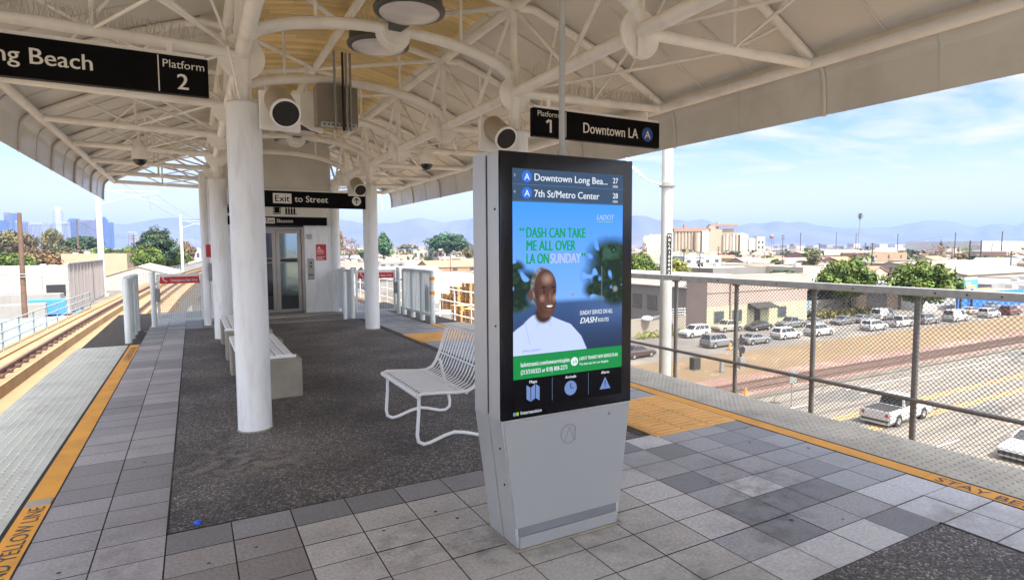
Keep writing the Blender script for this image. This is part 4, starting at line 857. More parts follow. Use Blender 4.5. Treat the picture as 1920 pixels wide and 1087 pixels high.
t = thing('hanging_back_panel', 'cream curved back panel hanging left of the display box', 'backplate', (1.35, 8.0, 3.15))
b = MB(); b.prism([(1.20, 3.62), (1.56, 3.64), (1.56, 3.12), (1.42, 3.15), (1.30, 3.22), (1.20, 3.34)], 'y', 8.0, 8.06); part(b, 'plate', M['cream'], t)  # bare cream panel on a hanger, nothing housed in it
b = MB(); b.box(1.36, 1.40, 8.02, 8.05, 3.63, 4.0); part(b, 'hanger', M['cream'], t)

# litter
b = MB(); b.lathe([(0.02, 0.003), (0.024, 0.008), (0.02, 0.016), (0.005, 0.018)], 0, 0, 12); b.build('bottle_cap', mat('cap_blue', (0.02, 0.12, 0.7), 0.3), label='small bright blue bottle cap on the dark gravel paving', cat='bottle cap', loc=(-0.035, 3.80, 0))
b = MB()
for i in range(60):
    x = random.uniform(-0.1, 3.2); y = random.uniform(3.8, 9); a = random.uniform(0, 3); l = random.uniform(0.006, 0.018)
    b.add([(x, y, 0.006), (x+l*math.cos(a), y+l*math.sin(a), 0.006), (x+l*math.cos(a)-0.008*math.sin(a), y+l*math.sin(a)+0.008*math.cos(a), 0.008)], [(0, 1, 2)])
b.build('paper_scraps', M['letter'], label='scattered pale scraps and gum on the dark gravel paving', cat='litter', kind='stuff')

# ================================================================== GUIDEWAY FENCES AND POLES
FX = 8.3
fen = thing('chain_link_fence', 'tall grey chain-link fence along the right guideway edge above the street', 'fence', (FX, 5.6, -1.25))
FZ0, FZ1 = -1.45, 1.04
b = MB(); b.rbox(FX-0.05, FX+0.05, -2.5, 11.4, 0.955, 1.06, 0.008); part(b, 'top_rail', M['galv'], fen)
for z in (-0.43, -1.2): b = MB(); b.tube([(FX, -2.5, z), (FX, 11.4, z)], 0.03, 8); part(b, 'mid_rail', M['fencepost'], fen)
for i in range(10):
    y = 8.5-1.455*i+2.91
    if y < -2.4: continue
    b = MB(); b.tube([(FX+0.03, y, -1.25), (FX+0.03, y, 0.955)], 0.038, 10); b.box(FX-0.03, FX+0.08, y-0.05, y+0.05, 0.93, 0.954); part(b, 'post', M['fencepost'], fen)
b = MB(); W = 0.062; H = FZ1-0.09-FZ0; y = -2.5-H
def wire(bm, y0, z0, y1, z1, x): bm.tube([(x, y0, z0), (x, y1, z1)], 0.0036, 3, caps=False, smooth=False)
while y < 11.4:
    for sgn in (1, -1):
        a, c = (y, FZ0), (y+H, FZ0+H)
        if sgn < 0: a, c = (y, FZ0+H), (y+H, FZ0)
        t0 = max(0, (-2.5-y)/H); t1 = min(1, (11.4-y)/H)
        if t1 > t0: wire(b, a[0]+(c[0]-a[0])*t0, a[1]+(c[1]-a[1])*t0, a[0]+(c[0]-a[0])*t1, a[1]+(c[1]-a[1])*t1, FX+0.003*sgn)
    y += W
part(b, 'chain_link_mesh', M['fencewire'], fen)
for yy in (6.2, 4.95, 3.9, 3.55, 3.2, 7.4, 8.3): b = MB(); b.disc((FX-0.052, yy, 1.005), (1, 0, 0), 0.012, 0.01, 8); part(b, 'rail_bolt', M['dark'], fen)
def pipe_railing(label, xs0, z0, z1, ya, yb, step, m, rails=3, n='guideway_railing'):
    t = thing(n, label, 'railing', (xs0, ya, z0)); pts = []; y = ya
    while y <= yb: pts.append(y); y += step
    for i in range(rails):
        z = z1-(z1-z0)*i/rails; b = MB(); b.tube([(xs0+TRK(y), y, z) for y in pts], 0.022, 7); part(b, 'rail', m, t)
    for y in pts: b = MB(); b.tube([(xs0+TRK(y), y, z0), (xs0+TRK(y), y, z1)], 0.024, 6); part(b, 'post', m, t)
    return t
pipe_railing('long pale blue-grey pipe railing along the left guideway edge', -5.0, -1.28, -0.46, 6.0, 36, 1.75, M['railgrey'])
pipe_railing('far pale railing along the left guideway beyond the grey wall', -5.0, -1.28, -0.3, 46, 150, 1.6, M['railgrey'], 4)
pipe_railing('white pipe railing along the right guideway past the kiosk', 8.3, -1.25, 0.1, 12.2, 60, 1.5, M['white'])
t = thing('noise_wall', 'grey ribbed steel noise wall on the left guideway edge', 'wall', (-5.05, 40, -1.28))
b = MB(); b.box(-5.12, -5.04, 33.2, 45.0, -1.28, 0.98)
for i in range(12): b.box(-5.039, -5.0, 33.3+i*1.05, 33.38+i*1.05, -1.28, 0.97)
for i in range(48): b.box(-5.039, -5.02, 33.45+i*0.24, 33.53+i*0.24, -1.2, 0.95)
part(b, 'panel', mat('noise_wall_grey', (0.27, 0.25, 0.245), 0.6, var=0.08, scale=0.6), t)
b = MB(); b.box(-5.16, -5.0, 33.15, 45.05, 0.981, 1.05); b.box(-5.15, -5.019, 33.1, 33.19, -1.28, 0.98); part(b, 'frame', M['galv'], t)
def catenary(label, x, y, top, r, arm=0.0, side=1, plaque=None):
    t = thing('catenary_pole', label, 'pole', (x, y, -1.4), group='overhead wire poles along the tracks')
    b = MB(); b.tube([(x, y, -1.4), (x, y, top)], r, 18, r1=r*0.82); b.box(x-r*1.7, x+r*1.7, y-r*1.7, y+r*1.7, -1.42, -1.3); part(b, 'mast', M['pole'], t)
    if arm:
        b = MB(); b.tube([(x, y, 5.6), (x+side*arm, y, 5.6)], 0.035, 6); b.tube([(x, y, 4.6), (x+side*arm*0.55, y, 5.25), (x+side*arm, y, 5.5)], 0.03, 6); b.tube([(x+side*arm*0.2, y, 5.55), (x+side*arm, y, 4.85)], 0.02, 6); part(b, 'bracket_arm', M['pole'], t)
    if plaque:
        b = MB(); d = Vector((-x, -y, 0)).normalized(); sd = Vector((d.y, -d.x, 0)); c = Vector((x, y, 0))+d*(r+0.012)+sd*(-r*0.45)
        w_ = 0.045; q = [c-sd*w_, c+sd*w_]
        b.add([(q[0].x, q[0].y, 1.02), (q[1].x, q[1].y, 1.02), (q[1].x, q[1].y, 1.90), (q[0].x, q[0].y, 1.90)], [(0, 1, 2, 3)]); pl = part(b, 'number_plaque', M['dark'], t)
        for i, chh in enumerate('MBLA1000AZ'): text(chh, 0.085, M['letter'], pl, c+d*0.004+Vector((0, 0, 1.815-i*0.086)), tuple(-sd), (0, 0, 1), 'lettering', 'CENTER', 0.01, 1, 0.001)
    return t
catenary('thick pale steel pole beyond the chain-link fence right of the kiosk', 8.72, 9.2, 6.8, 0.128, 0, 1, True)
catenary('pale overhead wire pole behind the grey noise wall', -5.35, 47.2, 5.2+1.6, 0.20, 3.4)
for y, lb in ((92, 'pale overhead wire pole with a curved arm in front of the dark trees'), (128, 'farther pale overhead wire pole with a curved arm left of the columns'), (165, 'faraway thin overhead wire pole beside the grey building')): catenary(lb, -5.3+TRK(y), y, 6.4, 0.2, 3.2)
b = MB()
for x, z in ((-3.17, 4.85), (-3.17, 5.7), (6.6, 4.85), (6.6, 5.7)):
    b.tube([(x+TRK(y), y, z) for y in ys if y < 170], 0.008, 4)
for x, z in ((-3.17, 5.25),):
    b.tube([(-4.4+1.8, 47.2, 5.55), (-3.0, 60, 5.1)], 0.006, 3)
b.build('overhead_wire', M['dark'], label='thin black overhead wires above the left and right tracks', cat='wire')
t = thing('wire_bracket', 'small cream insulator bracket at the thick pole below the canopy edge', 'bracket', (8.72, 9.2, 2.95))
b = MB(); b.tube([(8.55, 9.2, 2.9), (8.3, 9.3, 2.97), (8.0, 9.42, 3.2), (7.8, 9.5, 3.5)], 0.02, 6)
for i in range(5): b.disc((8.12-0.06*i, 9.36+0.03*i, 3.08+0.07*i), (-0.8, 0.3, 0.75), 0.05, 0.02, 10)
part(b, 'insulator', M['cream'], t)
b = MB(); b.tube([(8.72, 9.2, 2.86), (8.72, 9.2, 2.94)], 0.165, 18); part(b, 'collar', M['galv'], t)
# ================================================================== STREET LEVEL: GROUND, ROAD, RAILWAY, LOTS
def sheet(name, m, x0, x1, y0, y1, z, kind='structure'):
    b = MB(); b.quad((x0, y0, z), (x1, y0, z), (x1, y1, z), (x0, y1, z)); return b.build(name, m, kind=kind)
M['city'] = mat('pale_city_ground', (0.15, 0.128, 0.10), 0.95, var=0.25, scale=0.012, dirt=(0.17, 0.16, 0.13), dscale=0.006, damt=0.6)
M['asphalt'] = mat('worn_pale_asphalt', (0.175, 0.155, 0.128), 0.9, var=0.10, scale=0.5, dirt=(0.10, 0.092, 0.082), dscale=0.16, damt=0.75, vscale=(0.25, 1.6, 1))
M['dirt'] = mat('tan_dirt_lot', (0.165, 0.115, 0.062), 0.95, var=0.12, scale=0.35, dirt=(0.14, 0.10, 0.062), dscale=0.22, damt=0.7, bump=0.2, bscale=4)
M['ballast'] = mat('pinkish_ballast', (0.19, 0.115, 0.092), 0.95, var=0.25, scale=2.5, dirt=(0.38, 0.29, 0.22), dscale=0.3, damt=0.6)
M['lot'] = mat('grey_parking_asphalt', (0.13, 0.12, 0.108), 0.9, var=0.12, scale=0.4, dirt=(0.32, 0.28, 0.22), dscale=0.15, damt=0.6)
M['lot2'] = mat('pale_yard_concrete', (0.11, 0.096, 0.078), 0.9, var=0.1, scale=0.2, dirt=(0.27, 0.25, 0.22), dscale=0.1, damt=0.5)
M['paintw'] = mat('road_paint_white', (0.55, 0.54, 0.52), 0.7, var=0.2, scale=3); M['painty'] = mat('road_paint_yellow', (0.52, 0.30, 0.06), 0.7, var=0.2, scale=3)
b = MB(); N = 48; R = [(0, 0)]+[]
rings = [[(r*math.cos(2*math.pi*i/N), r*math.sin(2*math.pi*i/N), GZ) for i in range(N)] for r in (1, 200, 1500, 25000)]
b.loft(rings, 0, False); b.add(rings[0], [tuple(range(N))]); b.build('ground', M['city'], kind='structure')
sheet('road', M['asphalt'], -260, 420, 13.0, 29.6, GZ+0.004)
sheet('railway_bed', M['ballast'], -260, 420, 30.4, 36.0, GZ+0.006)
sheet('dirt_lot', M['dirt'], 6, 420, 36.01, 44.2, GZ+0.005)
sheet('parking_lot', M['lot'], 6, 420, 44.21, 60.5, GZ+0.006)
sheet('storage_yard', M['lot2'], -120, 2, 37, 240, GZ+0.004)
sheet('pavement', M['lot2'], 8, 420, 29.7, 30.39, GZ+0.13)
b = MB(); b.box(8, 420, 29.6, 29.7, GZ, GZ+0.14); b.build('kerb', M['lot2'], kind='structure')
b = MB()
for y in (23.15, 23.55, 21.1, 20.75): b.box(-100, 420, y, y+0.14, GZ+0.005, GZ+0.008)
b.build('road_centre_line', M['painty'], kind='structure')
b = MB()
for y in (17.2, 26.6):
    x = -80
    while x < 300: b.box(x, x+3, y, y+0.12, GZ+0.005, GZ+0.008); x += 9
b.box(46, 74, 27.9, 28.02, GZ+0.005, GZ+0.008)
b.build('lane_marking', M['paintw'], kind='structure')
b = MB()
for y in (32.0, 33.45, 34.9):
    if y == 34.9: continue
    b.box(-200, 420, y-0.04, y+0.04, GZ+0.01, GZ+0.17)
b.build('freight_rail', M['rail'], kind='structure')
b = MB(); x = 20
while x < 160: b.box(x, x+0.24, 31.4, 34.05, GZ+0.008, GZ+0.05); x += 0.6
b.build('railway_sleepers', mat('dark_sleeper', (0.10, 0.075, 0.06), 0.9), kind='structure')
# cracks, patches and tyre marks on the road
rk = random.Random(17); b = MB()
for i in range(26):
    x, y = rk.uniform(24, 120), rk.uniform(14, 29); w_, l_ = rk.uniform(0.5, 1.6), rk.uniform(1.5, 7); n = 10
    b.add([(x+l_*rk.uniform(0.8, 1.1)*math.cos(k*6.283/n), y+w_*rk.uniform(0.8, 1.1)*math.sin(k*6.283/n), GZ+0.0065) for k in range(n)], [tuple(range(n))])
b.build('road_patch', mat('dark_road_patch', (0.105, 0.10, 0.092), 0.9, var=0.2, scale=1.5), kind='structure')
b = MB()
for i in range(46):
    x, y = rk.uniform(22, 110), rk.uniform(13.5, 29.2); a = rk.choice([0, 0, 1.57])+rk.uniform(-.25, .25); p = Vector((x, y, GZ+0.0075))
    for q in range(rk.randint(4, 12)):
        p2 = p+Vector((math.cos(a), math.sin(a), 0))*rk.uniform(0.6, 1.6); a += rk.uniform(-.5, .5); sd = Vector((-math.sin(a), math.cos(a), 0))*0.03
        b.quad(p-sd, p2-sd, p2+sd, p+sd); p = p2
b.build('road_cracks', mat('crack_tar', (0.03, 0.028, 0.026), 0.8), kind='structure')
b = MB()
for y in (15.4, 17.0, 18.6, 20.2, 24.6, 26.2, 27.8):
    if True: b.box(-60, 300, y, y+0.45, GZ+0.0045, GZ+0.0052)
b.build('tyre_tracks', mat('worn_wheel_track', (0.145, 0.132, 0.115), 0.85, var=0.3, scale=0.35, vscale=(0.15, 1, 1)), kind='structure')
b = MB()
for i in range(160):
    x, y = rk.uniform(24, 120), rk.uniform(36.2, 44); s = rk.uniform(0.08, 0.3); b.add([(x-s, y, GZ+0.006), (x, y-s*0.8, GZ+0.006), (x+s, y, GZ+0.006), (x, y+s*0.7, GZ+0.006), (x, y, GZ+0.006+s*0.6)], [(0, 1, 4), (1, 2, 4), (2, 3, 4), (3, 0, 4)])
b.build('lot_rubble', mat('pale_rubble', (0.24, 0.19, 0.13), 0.9, var=0.3), kind='stuff', label='small stones and rubble strewn over the dirt lot', cat='rubble')
# concrete columns holding up the guideway
for i, y in enumerate((0, 9.5, 31, 58, 86)):
    b = MB(); xo = 1.7 if y < 16 else -2.9+TRK(y)
    b.cyl(xo, y, GZ, -1.86, 0.9, 24)
    b.box(xo-5.5 if y < 16 else xo-2.6, xo+6.5 if y < 16 else xo+2.6, y-1, y+1, -3.599, -1.861) if False else None
    b.build('guideway_pier', M['slab'], label='round concrete pier under the guideway, number %s along the line' % ('one', 'two', 'three', 'four', 'five')[i] if False else ('concrete pier under the near platform', 'concrete pier under the middle of the platform', 'concrete pier under the left guideway past the street', 'concrete pier under the left guideway near the noise wall', 'far concrete pier under the left guideway')[i], cat='pier')

# ================================================================== VEHICLES
def paint(n, c, metal=0.0): return mat(n, c, 0.28, metal, var=0.02, spec=0.5, coat=0.6)
PAINT = {'white': paint('white_car_paint', (0.44, 0.44, 0.43)), 'silver': paint('silver_car_paint', (0.22, 0.23, 0.23), 0.4), 'grey': paint('grey_car_paint', (0.16, 0.165, 0.17), 0.3), 'black': paint('black_car_paint', (0.02, 0.02, 0.022)),
         'maroon': paint('maroon_car_paint', (0.11, 0.018, 0.02)), 'beige': paint('beige_car_paint', (0.40, 0.35, 0.27), 0.2), 'brown': paint('brown_car_paint', (0.05, 0.03, 0.028)), 'blue': paint('blue_grey_car_paint', (0.13, 0.17, 0.22), 0.3)}
M['tyre'] = mat('tyre_rubber', (0.018, 0.018, 0.018), 0.85); M['rim'] = mat('alloy_rim', (0.45, 0.45, 0.45), 0.35, 0.7); M['headlamp'] = mat('clear_headlight', (0.65, 0.66, 0.66), 0.15); M['tail'] = mat('red_tail_light', (0.40, 0.02, 0.02), 0.3); M['carglass'] = mat('tinted_car_glass', (0.018, 0.022, 0.025), 0.08, spec=0.7); M['trim'] = mat('dark_trim', (0.03, 0.03, 0.03), 0.6)
KINDS = {  # length, half width, height, belt, stations of (x, deck height) front to rear, cabin x at belt (rear, front), cabin x at roof (rear, front)
 'sedan': (4.8, 0.90, 1.45, 0.92, [(-2.4, 0.70), (-2.25, 0.95), (-1.6, 1.0), (0.9, 0.93), (2.0, 0.82), (2.35, 0.66), (2.4, 0.5)], (-1.75, 1.05), (-1.0, 0.15)),
 'suv': (4.8, 0.95, 1.80, 1.10, [(-2.4, 0.9), (-2.36, 1.1), (0.95, 1.1), (2.1, 1.02), (2.36, 0.85), (2.4, 0.55)], (-2.34, 1.15), (-2.1, 0.35)),
 'wagon': (4.9, 0.92, 1.66, 1.0, [(-2.45, 0.8), (-2.4, 1.0), (1.2, 1.0), (2.15, 0.88), (2.42, 0.7), (2.45, 0.5)], (-2.36, 1.45), (-1.95, 0.45)),
 'pickup': (5.5, 0.96, 1.78, 1.06, [(-2.75, 0.95), (-2.74, 1.06), (1.1, 1.06), (2.4, 1.0), (2.7, 0.85), (2.75, 0.55)], (-0.75, 1.30), (-0.6, 0.6)),
 'van': (5.3, 1.0, 2.05, 1.12, [(-2.65, 0.95), (-2.62, 1.12), (1.5, 1.12), (2.35, 1.0), (2.62, 0.8), (2.65, 0.5)], (-2.6, 1.9), (-2.5, 0.95)),
}
def car(kind, colour, x, y, heading, label, group='vehicles parked across the street', z=GZ):
    L, hw, H, belt, st_, cb, cr_ = KINDS[kind]; nm = {'sedan': 'parked_car', 'suv': 'parked_suv', 'wagon': 'parked_wagon', 'pickup': 'pickup_truck', 'van': 'parked_van'}[kind]
    cat = {'sedan': 'car', 'suv': 'car', 'wagon': 'car', 'pickup': 'pickup', 'van': 'van'}[kind]
    t = thing(nm, label, cat, (x, y, z+0.008), heading, group); pm = PAINT[colour]; t.scale = (0.88, 0.88, 0.9) if group != 'vehicles on the street' else (1, 1, 1)
    b = MB(); rings = []
    for i, (sx, zt) in enumerate(st_):
        e = 0.86 if i in (0, len(st_)-1) else 1.0; zb = 0.36 if i in (0, len(st_)-1) else 0.22
        w1 = hw*e
        rings.append([(sx, -w1*0.9, zb), (sx, -w1, zb+0.18), (sx, -w1, zt-0.16), (sx, -w1*0.90, zt), (sx, 0, zt+0.03), (sx, w1*0.90, zt), (sx, w1, zt-0.16), (sx, w1, zb+0.18), (sx, w1*0.9, zb)])
    b.loft(rings, 0, True, False)
    bw, rw = hw*0.90, hw*0.74; (b0, b1), (r0, r1) = cb, cr_; zb_ = belt-0.03
    cab = [[(b0, -bw, zb_), (b1, -bw, zb_), (b1, bw, zb_), (b0, bw, zb_)], [(r0, -rw, H-0.06), (r1, -rw, H-0.06), (r1, rw, H-0.06), (r0, rw, H-0.06)], [(r0+0.12, -rw*0.85, H), (r1-0.12, -rw*0.85, H), (r1-0.12, rw*0.85, H), (r0+0.12, rw*0.85, H)]]
    b.loft(cab, 0, True, False)
    b.build('body', pm, t)
    g = MB(); B, T = cab[0], cab[1]
    def pane(p00, p10, p11, p01, a0, a1, c0=0.14, c1=0.92, off=0.012):
        p = [Vector(q) for q in (p00, p10, p11, p01)]; n = (p[1]-p[0]).cross(p[3]-p[0]).normalized()*off
        f = lambda s, q: p[0].lerp(p[1], s).lerp(p[3].lerp(p[2], s), q)+n
        g.quad(f(a0, c0), f(a1, c0), f(a1, c1), f(a0, c1))
    n = {'sedan': 2, 'suv': 3, 'wagon': 3, 'pickup': 2, 'van': 1}[kind]
    lo, hi = (0.04, 0.96) if kind != 'van' else (0.66, 0.95)
    for i in range(n):
        a0, a1 = lo+(hi-lo)*i/n+0.012, lo+(hi-lo)*(i+1)/n-0.012
        pane(B[0], B[1], T[1], T[0], a0, a1); pane(B[2], B[3], T[3], T[2], 1-a1, 1-a0)
    pane(B[1], B[2], T[2], T[1], 0.06, 0.94); pane(B[3], B[0], T[0], T[3], 0.08, 0.92)
    g.build('windows', M['carglass'], t)
    wx = L*0.30; wr = 0.36 if kind in ('suv', 'pickup', 'van') else 0.33
    for sx in (-wx, wx):
        for sy in (-1, 1):
            q = MB(); q.tube([(sx, sy*(hw-0.21), wr), (sx, sy*(hw+0.012), wr)], wr, 18); wh = q.build('wheel', M['tyre'], t)
            q = MB(); q.tube([(sx, sy*(hw+0.0125), wr), (sx, sy*(hw+0.022), wr)], wr*0.62, 12); q.build('rim', M['rim'], wh)
    q = MB()
    for sx in (-wx, wx):
        for sy in (-1, 1): q.tube([(sx, sy*(hw-0.05), wr+0.03), (sx, sy*(hw+0.005), wr+0.03)], wr*1.18, 18)
    q.box(-L/2-0.03, -L/2+0.05, -hw*0.86, hw*0.86, 0.36, 0.50); q.box(L/2-0.05, L/2+0.03, -hw*0.86, hw*0.86, 0.34, 0.48)
    q.build('trim', M['trim'], t)
    zf = st_[-2][1]-0.06; zr = st_[1][1]-0.12
    for sy in (-1, 1):
        q = MB(); q.rbox(L/2-0.14, L/2-0.02, sy*hw*0.66-0.16, sy*hw*0.66+0.16, zf-0.12, zf+0.0, 0.01); q.build('headlight', M['headlamp'], t)
        q = MB(); q.rbox(-L/2-0.015, -L/2+0.10, sy*hw*0.76-0.09, sy*hw*0.76+0.09, zr-0.22, zr, 0.01); q.build('taillight', M['tail'], t)
    if kind == 'pickup':
        q = MB(); q.box(-2.66, -0.85, -hw*0.80, hw*0.80, 1.075, 1.10); q.build('cargo_bed', M['trim'], t)
    return t
CARS = [  # kind, colour, photo pixel of the middle of the wheels' ground line, facing, label
 ('sedan', 'brown', 1206, 672, 0.1, 'dark brown sedan at the near edge of the lot beside the kiosk'),
 ('suv', 'white', 1312, 633, math.pi, 'large white suv facing left by the pale yard wall'),
 ('suv', 'silver', 1357, 652, 0.0, 'silver hatchback suv with its tail to the left, nearest the dirt'),
 ('sedan', 'silver', 1427, 646, 0.0, 'silver green sedan between the silver suv and the white wagon'),
 ('wagon', 'white', 1486, 636, 0.0, 'white wagon with dark windows at the front of the row'),
 ('pickup', 'beige', 1374, 622, math.pi, 'beige pickup behind the silver suv at the pink wall'),
 ('sedan', 'black', 1432, 620, math.pi, 'black sedan by the green door of the pink building'),
 ('pickup', 'grey', 1494, 615, math.pi, 'dark grey pickup behind the white wagon'),
 ('suv', 'white', 1548, 630, 0.0, 'boxy white suv right of the second fence post'),
 ('sedan', 'silver', 1540, 613, 0.0, 'pale sedan behind the boxy white suv'),
 ('sedan', 'grey', 1591, 609, math.pi, 'dark grey sedan below the hedge'),
 ('sedan', 'silver', 1630, 606, 0.0, 'blue silver sedan beside the white panel van'),
 ('van', 'white', 1668, 600, 0.0, 'white panel van parked behind the row by the dark shed'),
 ('wagon', 'white', 1651, 620, 0.0, 'white station wagon in front of the panel van'),
 ('pickup', 'white', 1700, 613, 0.0, 'white pickup left of the third fence post'),
 ('suv', 'silver', 1750, 608, 0.0, 'silver suv right of the third fence post'),
 ('van', 'white', 1804, 603, 0.0, 'second white van in front of the white shop'),
 ('sedan', 'beige', 1832, 590, 0.0, 'beige sedan in front of the blue fence'),
 ('suv', 'white', 1866, 596, 0.0, 'white suv with a dark rack near the blue fence'),
 ('sedan', 'blue', 1872, 580, 0.0, 'blue grey sedan close against the blue fence'),
 ('suv', 'maroon', 1906, 591, 0.0, 'maroon suv at the right end of the row'),
]
for kd, colr, px, py, hd_, lb in CARS:
    p = ground(px, py); car(kd, colr, p.x, p.y+0.9, hd_, lb)
p = ground(1680, 794); car('pickup', 'white', p.x+1.0, p.y+0.55, 0.05, 'white pickup truck driving along the street below the fence', 'vehicles on the street')
p = ground(1905, 862); car('sedan', 'white', p.x+1.7, p.y-0.2, math.pi, 'white car with a dark windscreen at the right edge of the view', 'vehicles on the street')

# ================================================================== BUILDINGS
WALLC = {}
def wallmat(c, rough=0.85):
    k = tuple(round(q, 2) for q in c)
    if k not in WALLC: c = tuple(q*0.57 for q in c); WALLC[k] = mat('wall_paint', c, rough, var=0.06, scale=0.25, dirt=tuple(q*0.72 for q in c), dscale=0.22, damt=0.35)
    return WALLC[k]
M['winglass'] = mat('building_window_glass', (0.05, 0.06, 0.07), 0.15, spec=0.6); M['roofwhite'] = mat('white_roofing', (0.30, 0.272, 0.235), 0.85, var=0.06, scale=0.15, dirt=(0.42, 0.38, 0.33), dscale=0.08, damt=0.5); M['rooftan'] = mat('tan_roofing', (0.23, 0.195, 0.15), 0.85, var=0.08, scale=0.15, dirt=(0.28, 0.25, 0.21), dscale=0.08, damt=0.5)
M['rooftile'] = mat('clay_tile_roof', (0.36, 0.16, 0.10), 0.8, var=0.2, scale=2); M['roofgrey'] = mat('grey_roofing', (0.20, 0.195, 0.19), 0.85, var=0.1, scale=0.2)
def building(label, x0, x1, y0, y1, zt, wall, roof='roofwhite', gable=None, win=0, westwin=0, doors=(), name='building', cat='building', group=None, parapet=0.5, units=0, rr=None, winh=(0.35, 0.75)):
    t = thing(name, label, cat, ((x0+x1)/2, (y0+y1)/2, GZ), 0, group); rr = rr or random.Random(int(abs(x0*31+y0*17)))
    wm = wallmat(wall) if not isinstance(wall, str) else M[wall]; b = MB()
    b.box(x0, x1, y0, y0+0.25, GZ, zt); b.box(x0, x1, y1-0.25, y1, GZ, zt); b.box(x0, x0+0.25, y0+0.251, y1-0.251, GZ, zt); b.box(x1-0.25, x1, y0+0.251, y1-0.251, GZ, zt)
    if gable:
        ax, hgt = gable
        if ax == 'x':
            ym = (y0+y1)/2
            for xx in (x0, x1-0.25): b.prism([(y0, zt+0.001), (y1, zt+0.001), (ym, zt+hgt)], 'x', xx, xx+0.25)
        else:
            xm = (x0+x1)/2
            for yy in (y0, y1-0.25): b.prism([(x0, zt+0.001), (x1, zt+0.001), (xm, zt+hgt)], 'y', yy, yy+0.25)
    part(b, 'wall', wm, t)
    b = MB()
    if gable:
        o = 0.4
        if ax == 'x':
            k = hgt/((y1-y0)/2)
            b.prism([(y0-o, zt-o*k+0.01), (ym, zt+hgt+0.01), (y1+o, zt-o*k+0.01), (y1+o, zt-o*k+0.16), (ym, zt+hgt+0.16), (y0-o, zt-o*k+0.16)], 'x', x0-0.3, x1+0.3)
        else:
            k = hgt/((x1-x0)/2)
            b.prism([(x0-o, zt-o*k+0.01), (xm, zt+hgt+0.01), (x1+o, zt-o*k+0.01), (x1+o, zt-o*k+0.16), (xm, zt+hgt+0.16), (x0-o, zt-o*k+0.16)], 'y', y0-0.3, y1+0.3)
    else: b.box(x0+0.26, x1-0.26, y0+0.26, y1-0.26, zt-parapet, zt-parapet+0.1); b.box(x0-0.03, x1+0.03, y0-0.03, y0+0.28, zt+0.001, zt+0.06)
    rf = part(b, 'roof', M[roof], t)
    for i in range(units):
        ux, uy = rr.uniform(x0+1, x1-2), rr.uniform(y0+1, y1-2); b = MB(); zz = zt-parapet+0.101 if not gable else zt+0.3
        b.rbox(ux, ux+rr.uniform(1, 2.2), uy, uy+1.4, zz, zz+rr.uniform(0.6, 1.2), 0.05); part(b, 'roof_unit', M['pole'], rf)
    H = zt-GZ
    def window(axis, c, wd, za, zb):
        b = MB(); g = MB()
        if axis == 'y':
            b.box(c-wd/2-0.08, c+wd/2+0.08, y0-0.05, y0-0.001, za-0.08, zb+0.08); f = part(b, 'window', M['trim'] if rr.random() < 0.3 else M['pole'], t); g.box(c-wd/2, c+wd/2, y0-0.062, y0-0.051, za, zb)
        else:
            b.box(x0-0.05, x0-0.001, c-wd/2-0.08, c+wd/2+0.08, za-0.08, zb+0.08); f = part(b, 'window', M['trim'] if rr.random() < 0.3 else M['pole'], t); g.box(x0-0.062, x0-0.051, c-wd/2, c+wd/2, za, zb)
        part(g, 'pane', M['winglass'], f)
    for i in range(win): window('y', x0+(x1-x0)*(i+0.5)/win, min(2.2, (x1-x0)/win*0.5), GZ+H*winh[0], GZ+H*winh[1])
    for i in range(westwin): window('x', y0+(y1-y0)*(i+0.5)/westwin, min(2.4, (y1-y0)/westwin*0.5), GZ+H*winh[0], GZ+H*winh[1])
    for ax_, c, wd, hh, mm in doors:
        b = MB()
        if ax_ == 'y': b.box(c-wd/2, c+wd/2, y0-0.06, y0-0.001, GZ+0.02, GZ+hh)
        else: b.box(x0-0.06, x0-0.001, c-wd/2, c+wd/2, GZ+0.02, GZ+hh)
        part(b, 'door', M[mm], t)
    return t
def face(px0, px1, pyb, pyt):                                   # a south wall seen from px0 to px1 standing on the ground at row pyb
    P0 = ground(px0, pyb); x1 = on_y(px1, pyb, P0.y).x; return P0.x, x1, P0.y, height_at(P0, pyt)
M['greenband'] = mat('pale_green_dado', (0.40, 0.38, 0.24), 0.85)
# the pink building and its grey neighbour across the lot
pk = building('long pink stucco building with a green lower band behind the parked cars', 62.2, 84.0, 57.6, 61.5, -2.55, (0.56, 0.44, 0.375), 'roofwhite', win=0, doors=(('y', 72.5, 1.3, 2.6, 'dark'),), parapet=0.3)
b = MB(); b.box(62.15, 84.05, 57.55, 57.599, GZ+0.01, GZ+3.3); part(b, 'green_band', M['greenband'], pk)
b = MB(); b.box(62.15, 84.05, 57.5, 57.599, -4.75, -4.6); b.box(66.6, 66.85, 57.3, 57.5, GZ, -2.7); part(b, 'wall_trim', wallmat((0.50, 0.39, 0.33)), pk)
b = MB(); b.prism([(57.53, GZ+3.5), (55.9, GZ+2.9), (55.9, GZ+2.75), (57.53, GZ+2.75)], 'x', 70.4, 75.2); part(b, 'awning', M['trim'], pk)
for x in (68.2, 78.0, 64.5):
    b = MB(); b.box(x-1.0, x+1.0, 57.48, 57.549, GZ+1.0, GZ+2.7); w_ = part(b, 'window', wallmat((0.25, 0.26, 0.2)), pk); b = MB(); b.box(x-0.88, x+0.88, 57.465, 57.479, GZ+1.12, GZ+2.58); part(b, 'pane', M['winglass'], w_)
gb = building('grey gabled workshop left of the pink building with barred windows', 62.2, 80, 61.6, 100, -4.2, (0.30, 0.29, 0.285), 'roofwhite', ('y', 1.6), westwin=0, doors=(('x', 63.5, 2.2, 3.2, 'roofgrey'),), units=2)
